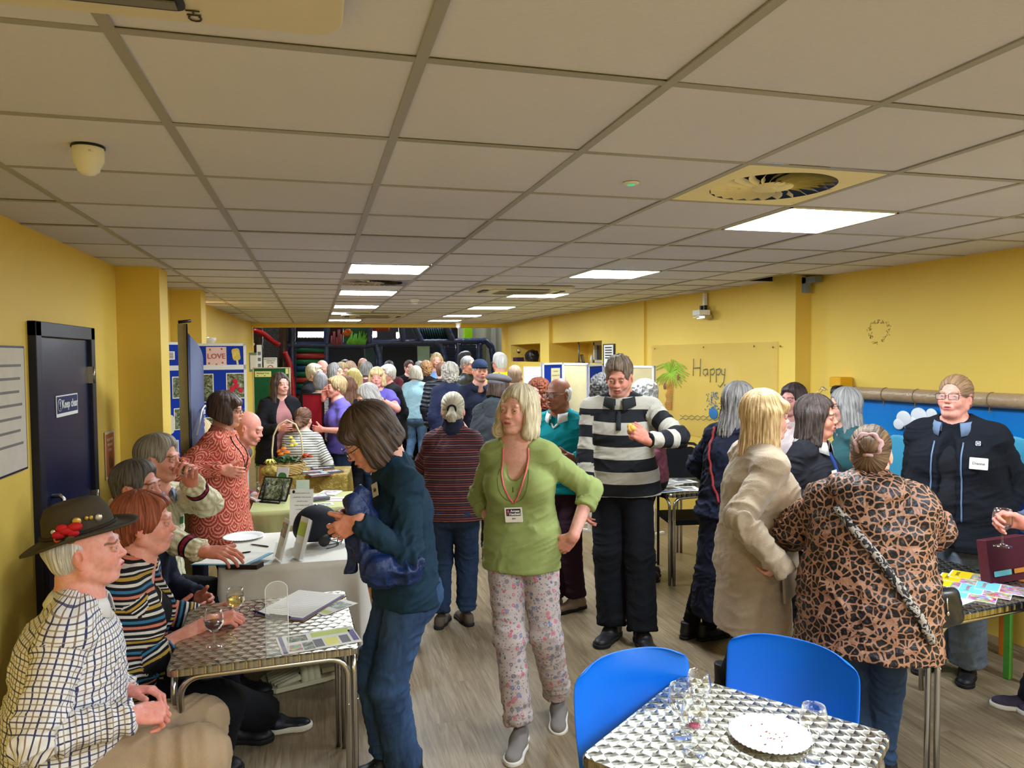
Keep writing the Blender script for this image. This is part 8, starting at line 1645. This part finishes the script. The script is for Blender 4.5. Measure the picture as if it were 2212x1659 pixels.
sx = w/128.0
def bx(u): return (u-403)*sx
def by(v): return AD(460, v, 6.43)[2]
o, MM = pin(e, M, bx(466), by(770), .165, .165, PNK, 'love_poster'); text_mesh('LOVE', .062, ROSE, MM @ Matrix.Translation((0, 0, .003)), o, 'letters', bold=.001); b = MB()
for q in ((-.05, .06), (.045, .065), (-.06, -.06), (.05, -.055), (.0, -.07)): b.sphere((q[0], q[1], .0025), (.008, .010, .001), 8, M=MM)
b.build('rose_dots', ROSE, o)
o, MM = pin(e, M, bx(509), by(766), .065, .105, plain('lolly_yellow', (226, 190, 90), .6, noise=.25, nscale=30), 'lolly_cutout', rad(8), .02); b = MB(); b.box((-.008, -.09, 0), (.008, -.05, .001), M=MM); b.build('lolly_stick', CARD, o)
RSE = NT('rose_photo', .5); g = RSE.obj(); RSE.col(RSE.ramp(RSE.noise(g, 26, 5, .7), [(.3, (30, 40, 26)), (.5, (110, 124, 80)), (.58, (206, 206, 190)), (.66, (196, 40, 60))])); RSE = RSE.mat
pin(e, M, bx(434), by(838), .17, .235, FOLI, 'avenue_photo', border=PAP); o, MM = pin(e, M, bx(508), by(834), .15, .21, FOLI, 'rose_photo', border=PAP); b = MB(); [b.sphere((x, y, .003), (.022, .022, .001), 10, M=MM) for x, y in ((-.01, .04), (.0, .0), (-.03, -.02), (.035, -.04), (-.045, -.05))]; b.build('red_blooms', plain('rose_red', (200, 34, 56), .6), o)
pin(e, M, bx(432), by(915), .18, .10, FOLI, 'garden_photo', border=PAP); pin(e, M, bx(516), by(905), .07, .14, CARD, 'craft_cutout', r=.03); pin(e, M, bx(505), by(958), .12, .12, PAP, 'white_sheet')
q0, q1 = AD(346, 741, 6.25), AD(402, 741, 6.36); dd_ = q1-q0; q0 = AD(347, 741, 5.55) ; q0 = V3(max(q0[0], -.98), q0[1], 0); q1 = AD(402, 741, 6.33)
q0 = V3(-1.0, 6.12, 0); q0 = AD(347, 741, 6.1)
e, M, w2 = board(q0, q1, .65, zt+.01, BLUF, 'left-hand blue display panel folded toward the pier with notices and photos', header=zt-.20)
s2 = w2/55.0; cx = lambda u: (u-347)*s2
def cy_(v): return AD(375, v, 6.25)[2]
o, MM = pin(e, M, cx(365), cy_(768), .10, .07, PAP, 'label_card'); [rect_thing('printed_line', MM @ Matrix.Translation((0, .02-.013*k, .0016)), .07, .006, NVP, .0003, o) for k in range(4)]; pin(e, M, cx(352), cy_(768), .03, .09, CARD, 'white_cutout', r=.012)
o, MM = pin(e, M, cx(358), cy_(830), .055, .22, PAP, 'notice_strip'); [rect_thing('printed_line', MM @ Matrix.Translation((0, .09-.014*k, .0016)), .045, .006, TXT, .0003, o) for k in range(8)]; rect_thing('printed_photo', MM @ Matrix.Translation((0, -.065, .0016)), .045, .075, FOLI, .0003, o)
for (u_, v_, m_) in ((378, 837, FOLI), (380, 905, FOLI)): pin(e, M, cx(u_), cy_(v_), .07, .17, m_, 'garden_photo', border=PAP)
pin(e, M, cx(363), cy_(915), .07, .16, CARD, 'craft_cutout', r=.03); pin(e, M, cx(368), cy_(972), .09, .16, PHOTO, 'blue_sky_photo', border=PAP); pin(e, M, cx(390), cy_(968), .06, .15, CARD, 'craft_cutout', r=.028)
# roll-up banner seen almost edge-on
a = AD(393, 700, 4.75); zt2 = a[2]; f0 = AD(402, 750, 4.68); f1 = AD(436, 750, 5.05)
e = empty('roll_up_banner', (a[0], a[1], 0), 'tall roll-up banner seen nearly edge-on, olive back and dark blue front', 'banner', None, 0)
def lw(p): return (p[0]-a[0], p[1]-a[1])
l0, l1 = lw(AD(383, 700, 4.68)), lw(AD(404, 700, 4.72)); b = MB(); b.add([(l0[0], l0[1], .05), (l1[0], l1[1], .05), (l1[0], l1[1], zt2), (l0[0], l0[1], zt2), (l0[0]+.004, l0[1]+.012, .05), (l1[0]+.004, l1[1]+.012, .05), (l1[0]+.004, l1[1]+.012, zt2), (l0[0]+.004, l0[1]+.012, zt2)], [(0, 1, 2, 3), (5, 4, 7, 6), (0, 4, 5, 1), (3, 2, 6, 7), (1, 5, 6, 2), (4, 0, 3, 7)]); b.build('banner_back', plain('olive_banner_back', (132, 116, 66), .7), e)
l2 = lw(AD(437, 760, 5.15)); n_ = 10; vs = []
for k in range(n_+1): f = k/n_; x, y = l1[0]+(l2[0]-l1[0])*f+.02*math.sin(f*3.1), l1[1]+(l2[1]-l1[1])*f; vs += [(x+.004, y, .06), (x+.004, y, zt2-.06-.16*f)]
b = MB(); b.add(vs, [(2*k, 2*k+2, 2*k+3, 2*k+1) for k in range(n_)], sm=True); o = b.build('banner_front', plain('banner_navy', (28, 42, 88), .6), e); so = o.modifiers.new('s', 'SOLIDIFY'); so.thickness = .002
b = MB(); b.tube([(l1[0]-.05, l1[1]-.01, zt2+.01), (l1[0]+.02, l1[1]+.02, zt2+.02)], .010, 8); b.build('top_rail', BLACK, e); b = MB(); b.tube([(l1[0], l1[1]-.004, .05), (l1[0], l1[1]-.004, zt2)], .004, 6); b.build('support_pole', BLACK, e); b = MB(); b.box((l0[0]-.02, l0[1]-.05, 0), (l2[0]+.02, l2[1]+.05, .06)); b.build('base_cassette', plain('silver_base', (170, 170, 172), .3, metal=.7), e)
Mb = Matrix.Translation((l1[0]+.013, l1[1], 0)) @ Matrix.Rotation(math.atan2(l2[1]-l1[1], l2[0]-l1[0]), 4, 'Z') @ Matrix.Rotation(math.pi/2, 4, 'X')
for k, (s_, v_) in enumerate((('be', 888), ('cl', 906), ('y', 924))): text_mesh(s_, .07, PAP, Mb @ Matrix.Translation((.28, AD(414, v_, 5.0)[2], .022)), e, 'banner_lettering')
b = MB(); b.tube([tuple(Mb @ Vector((x, y, .024))) for x, y in ((.02, 1.34), (.2, 1.5), (.3, 1.52), (.45, 1.44))], .006, 5); b.build('white_swoosh', PAP, e); b = MB(); b.tube([tuple(Mb @ Vector((x, y, .024))) for x, y in ((.1, 1.1), (.3, 1.0), (.5, .98))], .006, 5); b.build('white_swoosh', PAP, e)
# green board, pole sign, framed card, no-entry notice
p0, p1 = AD(546, 794, 8.3), AD(626, 794, 8.3); e, M, w3 = board(p0, p1, .6, p0[2], plain('green_felt', (22, 84, 48), .9), 'green display board with a pale yellow National Trust label', frame=plain('pale_wood_frame', (190, 180, 140), .5), fw=.012)
o, MM = pin(e, M, .115, p0[2]-.075, .185, .065, plain('pale_yellow_label', (222, 220, 136), .6), 'yellow_label'); text_mesh('National Trust', .024, INK, MM @ Matrix.Translation((0, .010, .002)), o); b = MB(); [b.sphere((x, -.018, .002), (.006, .006, .001), 8, M=MM) for x in (-.06, .02)]; b.build('leaf_emblem', INK, o); pin(e, M, .385, p0[2]-.045, .03, .06, plain('pale_yellow_label', (222, 220, 136), .6), 'small_leaf_card')
a = AD(560, 745, 8.6); e = empty('pole_sign', (a[0], a[1], 0), 'tall thin white upright sign behind the green board', 'sign'); b = MB(); b.box((-.03, 0, .9), (.025, .015, a[2])); b.build('white_strip', PAP, e); b = MB(); b.box((-.015, .015, 0), (.01, .025, 1.0)); b.box((-.15, -.1, 0), (.15, .12, .02)); b.build('stand', WFR, e)
for k in range(6): b = MB(); b.box((-.02, -.001, a[2]-.12-.07*k), (.015, 0, a[2]-.08-.07*k)); b.build('printed_mark', TXT, e)
a = AD(549, 778, 8.9); e = empty('framed_sign', (a[0], a[1], 0), 'small green-framed card on a stand at the far left wall end', 'sign'); b = MB(); b.box((-.06, 0, a[2]-.14), (.06, .02, a[2]+.09)); b.build('sign_frame', plain('sage_frame', (120, 140, 120), .5), e); b = MB(); b.box((-.045, -.002, a[2]-.11), (.045, 0, a[2]+.06)); b.build('sign_card', PAP, e); b = MB(); b.tube([(0, .01, 0), (0, .01, a[2]-.14)], .01, 6); b.box((-.1, -.08, 0), (.1, .1, .015)); b.build('stand', WFR, e)
a = AY(584, 785, 14.4); e = empty('notice', (a[0], 14.42, 0), 'white notice with a red no-entry circle at the play hall opening', 'notice'); b = MB(); b.box((-.12, 0, a[2]-.16), (.12, .02, a[2]+.11)); b.build('notice_panel', PAP, e); b = MB(); b.tube([(0, .02, 0), (0, .02, a[2])], .015, 6); b.build('post', WFR, e); Mn = Matrix.Translation((0, -.001, a[2])) @ Matrix.Rotation(math.pi/2, 4, 'X')
for k, s_ in enumerate(('NO UNATTENDED', 'CHILDREN IN', 'PLAY AREA')): text_mesh(s_, .026, INK, Mn @ Matrix.Translation((0, .08-.035*k, .001)), e)
b = MB(); b.lathe([(.05, .001), (.05, .003), (.038, .003), (.038, .001)], 20, M=Mn, c=(0, -.08, 0)); b.box((-.035, -.085, .001), (.035, -.075, .003), M=Mn); b.build('no_entry_circle', plain('sign_red', (190, 50, 44), .5), e)
# red board
p0, p1 = AD(652, 850, 8.0), AD(697, 852, 7.9); e, M, w4 = board(p0, p1, .72, p0[2], plain('red_felt', (170, 28, 44), .9), 'red felt tabletop display board with a black edge', frame=BLACK, fw=.010, legs=False); 
b = MB(); b.box((-.15, .72*0, -.3), (w4+.1, .02, .3), M=M); b.build('base_board', BLACK, e) if False else None
e2 = empty('folding_table', tuple((p0[0]+.05, p0[1]+.05, 0)), 'small table under the red display board', 'table'); b = MB(); b.box((-.3, -.1, .69), (.45, .5, .72)); b.build('tabletop', PAP, e2)
for sx, sy in ((-.27, -.07), (.42, -.07), (-.27, .47), (.42, .47)): b = MB(); b.tube([(sx, sy, 0), (sx, sy, .69)], .012, 6); b.build('leg', TUBE, e2)
# right display boards
BGE = plain('beige_board_back', (196, 180, 134), .8); YC = plain('pale_yellow_poster', (226, 220, 180), .6)
p0, p1 = AD(1172, 784, 8.0), AD(1216, 784, 8.3); e, M, w5 = board(p0, p1, .5, p0[2], BLUF, 'narrow blue panel with a pale yellow community poster', back=BGE); o, MM = pin(e, M, w5*.62, p0[2]-.16, .17, .20, YC, 'poster'); 
for k, (s_, z_) in enumerate((('Henfield', .026), ('Community Hub', .022), ('VOLUNTEERS', .016))): text_mesh(s_, z_, plain('gold_ink', (150, 140, 80), .6), MM @ Matrix.Translation((0, .065-.045*k, .002)), o)
p0, p1 = AD(1217, 784, 8.3), AD(1271, 786, 7.9); board(p0, p1, .5, p0[2], BGE, 'beige back of a display board left of the rugby shirt man', back=BGE)
p0, p1 = AD(1271, 787, 7.6), AD(1302, 788, 8.0); board(p0, p1, .5, p0[2], BLUF, 'narrow blue panel just left of the rugby shirt man', back=BGE)
p0, p1 = AD(1303, 789, 8.0), AD(1413, 787, 7.4); board(p0, p1, .5, p0[2], BGE, 'wide beige display board back behind the rugby shirt man', back=BGE)
p0, p1 = AD(1131, 792, 8.8), AD(1168, 792, 8.8); e, M, w6 = board(p0, p1, .9, p0[2], PAP, 'white and green poster on a stand by the alcove', frame=PAP, fw=.004); o, MM = pin(e, M, w6/2, p0[2]-.26, w6*.98, .10, plain('poster_green', (70, 150, 84), .5), 'green_band'); o, MM = pin(e, M, w6/2, p0[2]-.11, w6*.8, .06, PAP, 'logo_card'); text_mesh('The Hub  Wellbeing', .017, INK, MM @ Matrix.Translation((0, 0, .002)), o)
# alcove ledge things
def ledge(u, v, X, z=1.721): p = AX(u, v, X); return V3(p[0], p[1], z)
wine_glass(ledge(1121, 787, 3.92, 1.80), 'small glass of red wine on the purple box in the far alcove', REDW, .6, 1.2)
q = ledge(1121, 785, 3.92); b = MB(); b.box((-.08, -.16, 0), (.06, .16, .078)); o = b.build('gift_box', plain('purple_box', (60, 30, 70), .5)); o.location = tuple(q); tag(o, 'dark purple box on the far alcove ledge', 'box')
q = ledge(1150, 785, 3.98); V, Q, _ = sdfmesh([ell((0, 0, .09), (.12, .22, .13), k=.03), cap((0, -.15, .05), (0, .2, .05), .06, k=.03), half((0, 0, 0), (0, 0, -1))], .012); N = vnormals(V, Q); V = V+N*((vnoise(V, 16)-.5)*.06)[:, None]; V[:, 2] = np.maximum(V[:, 2], 0); o = link('jacket_pile', npmesh('jacket_pile', V, Q), None, plain('black_leather', (24, 24, 26), .35, .5)); o.location = tuple(q); tag(o, 'bundled black jacket and bag on the far alcove ledge', 'jacket')
q = ledge(1250, 783, 4.0); b = MB(); b.tube([(0, 0, 0), (0, 0, .30)], .010, 8); b.tube([(0, -.03, 0), (0, -.03, .28)], .008, 6); b.sphere((0, 0, .30), .018, 8); b.prism(rrect(.1, .1, .03, 4), 0, .01); o = b.build('tripod_pole', plain('dull_metal', (120, 120, 112), .4, metal=.6)); o.location = tuple(q); tag(o, 'thin metal pole standing in the near alcove', 'pole')
q = ledge(1262, 783, 3.94); e = empty('picture_frame', tuple(q), 'small black picture frame leaning in the near alcove', 'picture frame', None, rad(60)); b = MB(); b.box((-.10, 0, 0), (.10, .015, .13), M=TM(rx=rad(-14))); b.build('frame', BLACK, e); b = MB(); b.box((-.085, -.002, .015), (.085, 0, .115), M=TM(rx=rad(-14))); b.build('picture_sheet', PAP, e)
q = ledge(1278, 784, 3.94); b = MB(); b.lathe([(0, 0), (.022, 0), (.024, .05), (.020, .08), (.009, .10), (.009, .115), (0, .115)], 16); o = b.build('bottle', plain('clear_bottle', (206, 206, 196), .2)); o.location = tuple(q); tag(o, 'small clear bottle at the right end of the near alcove ledge', 'bottle')
SC.view_settings.view_transform = 'Standard'; SC.view_settings.look = 'None'; SC.view_settings.gamma = 1; SC.view_settings.exposure = 1.35
w = bpy.data.worlds.new('world'); SC.world = w; w.use_nodes = True; w.node_tree.nodes['Background'].inputs[0].default_value = (.02, .02, .022, 1)
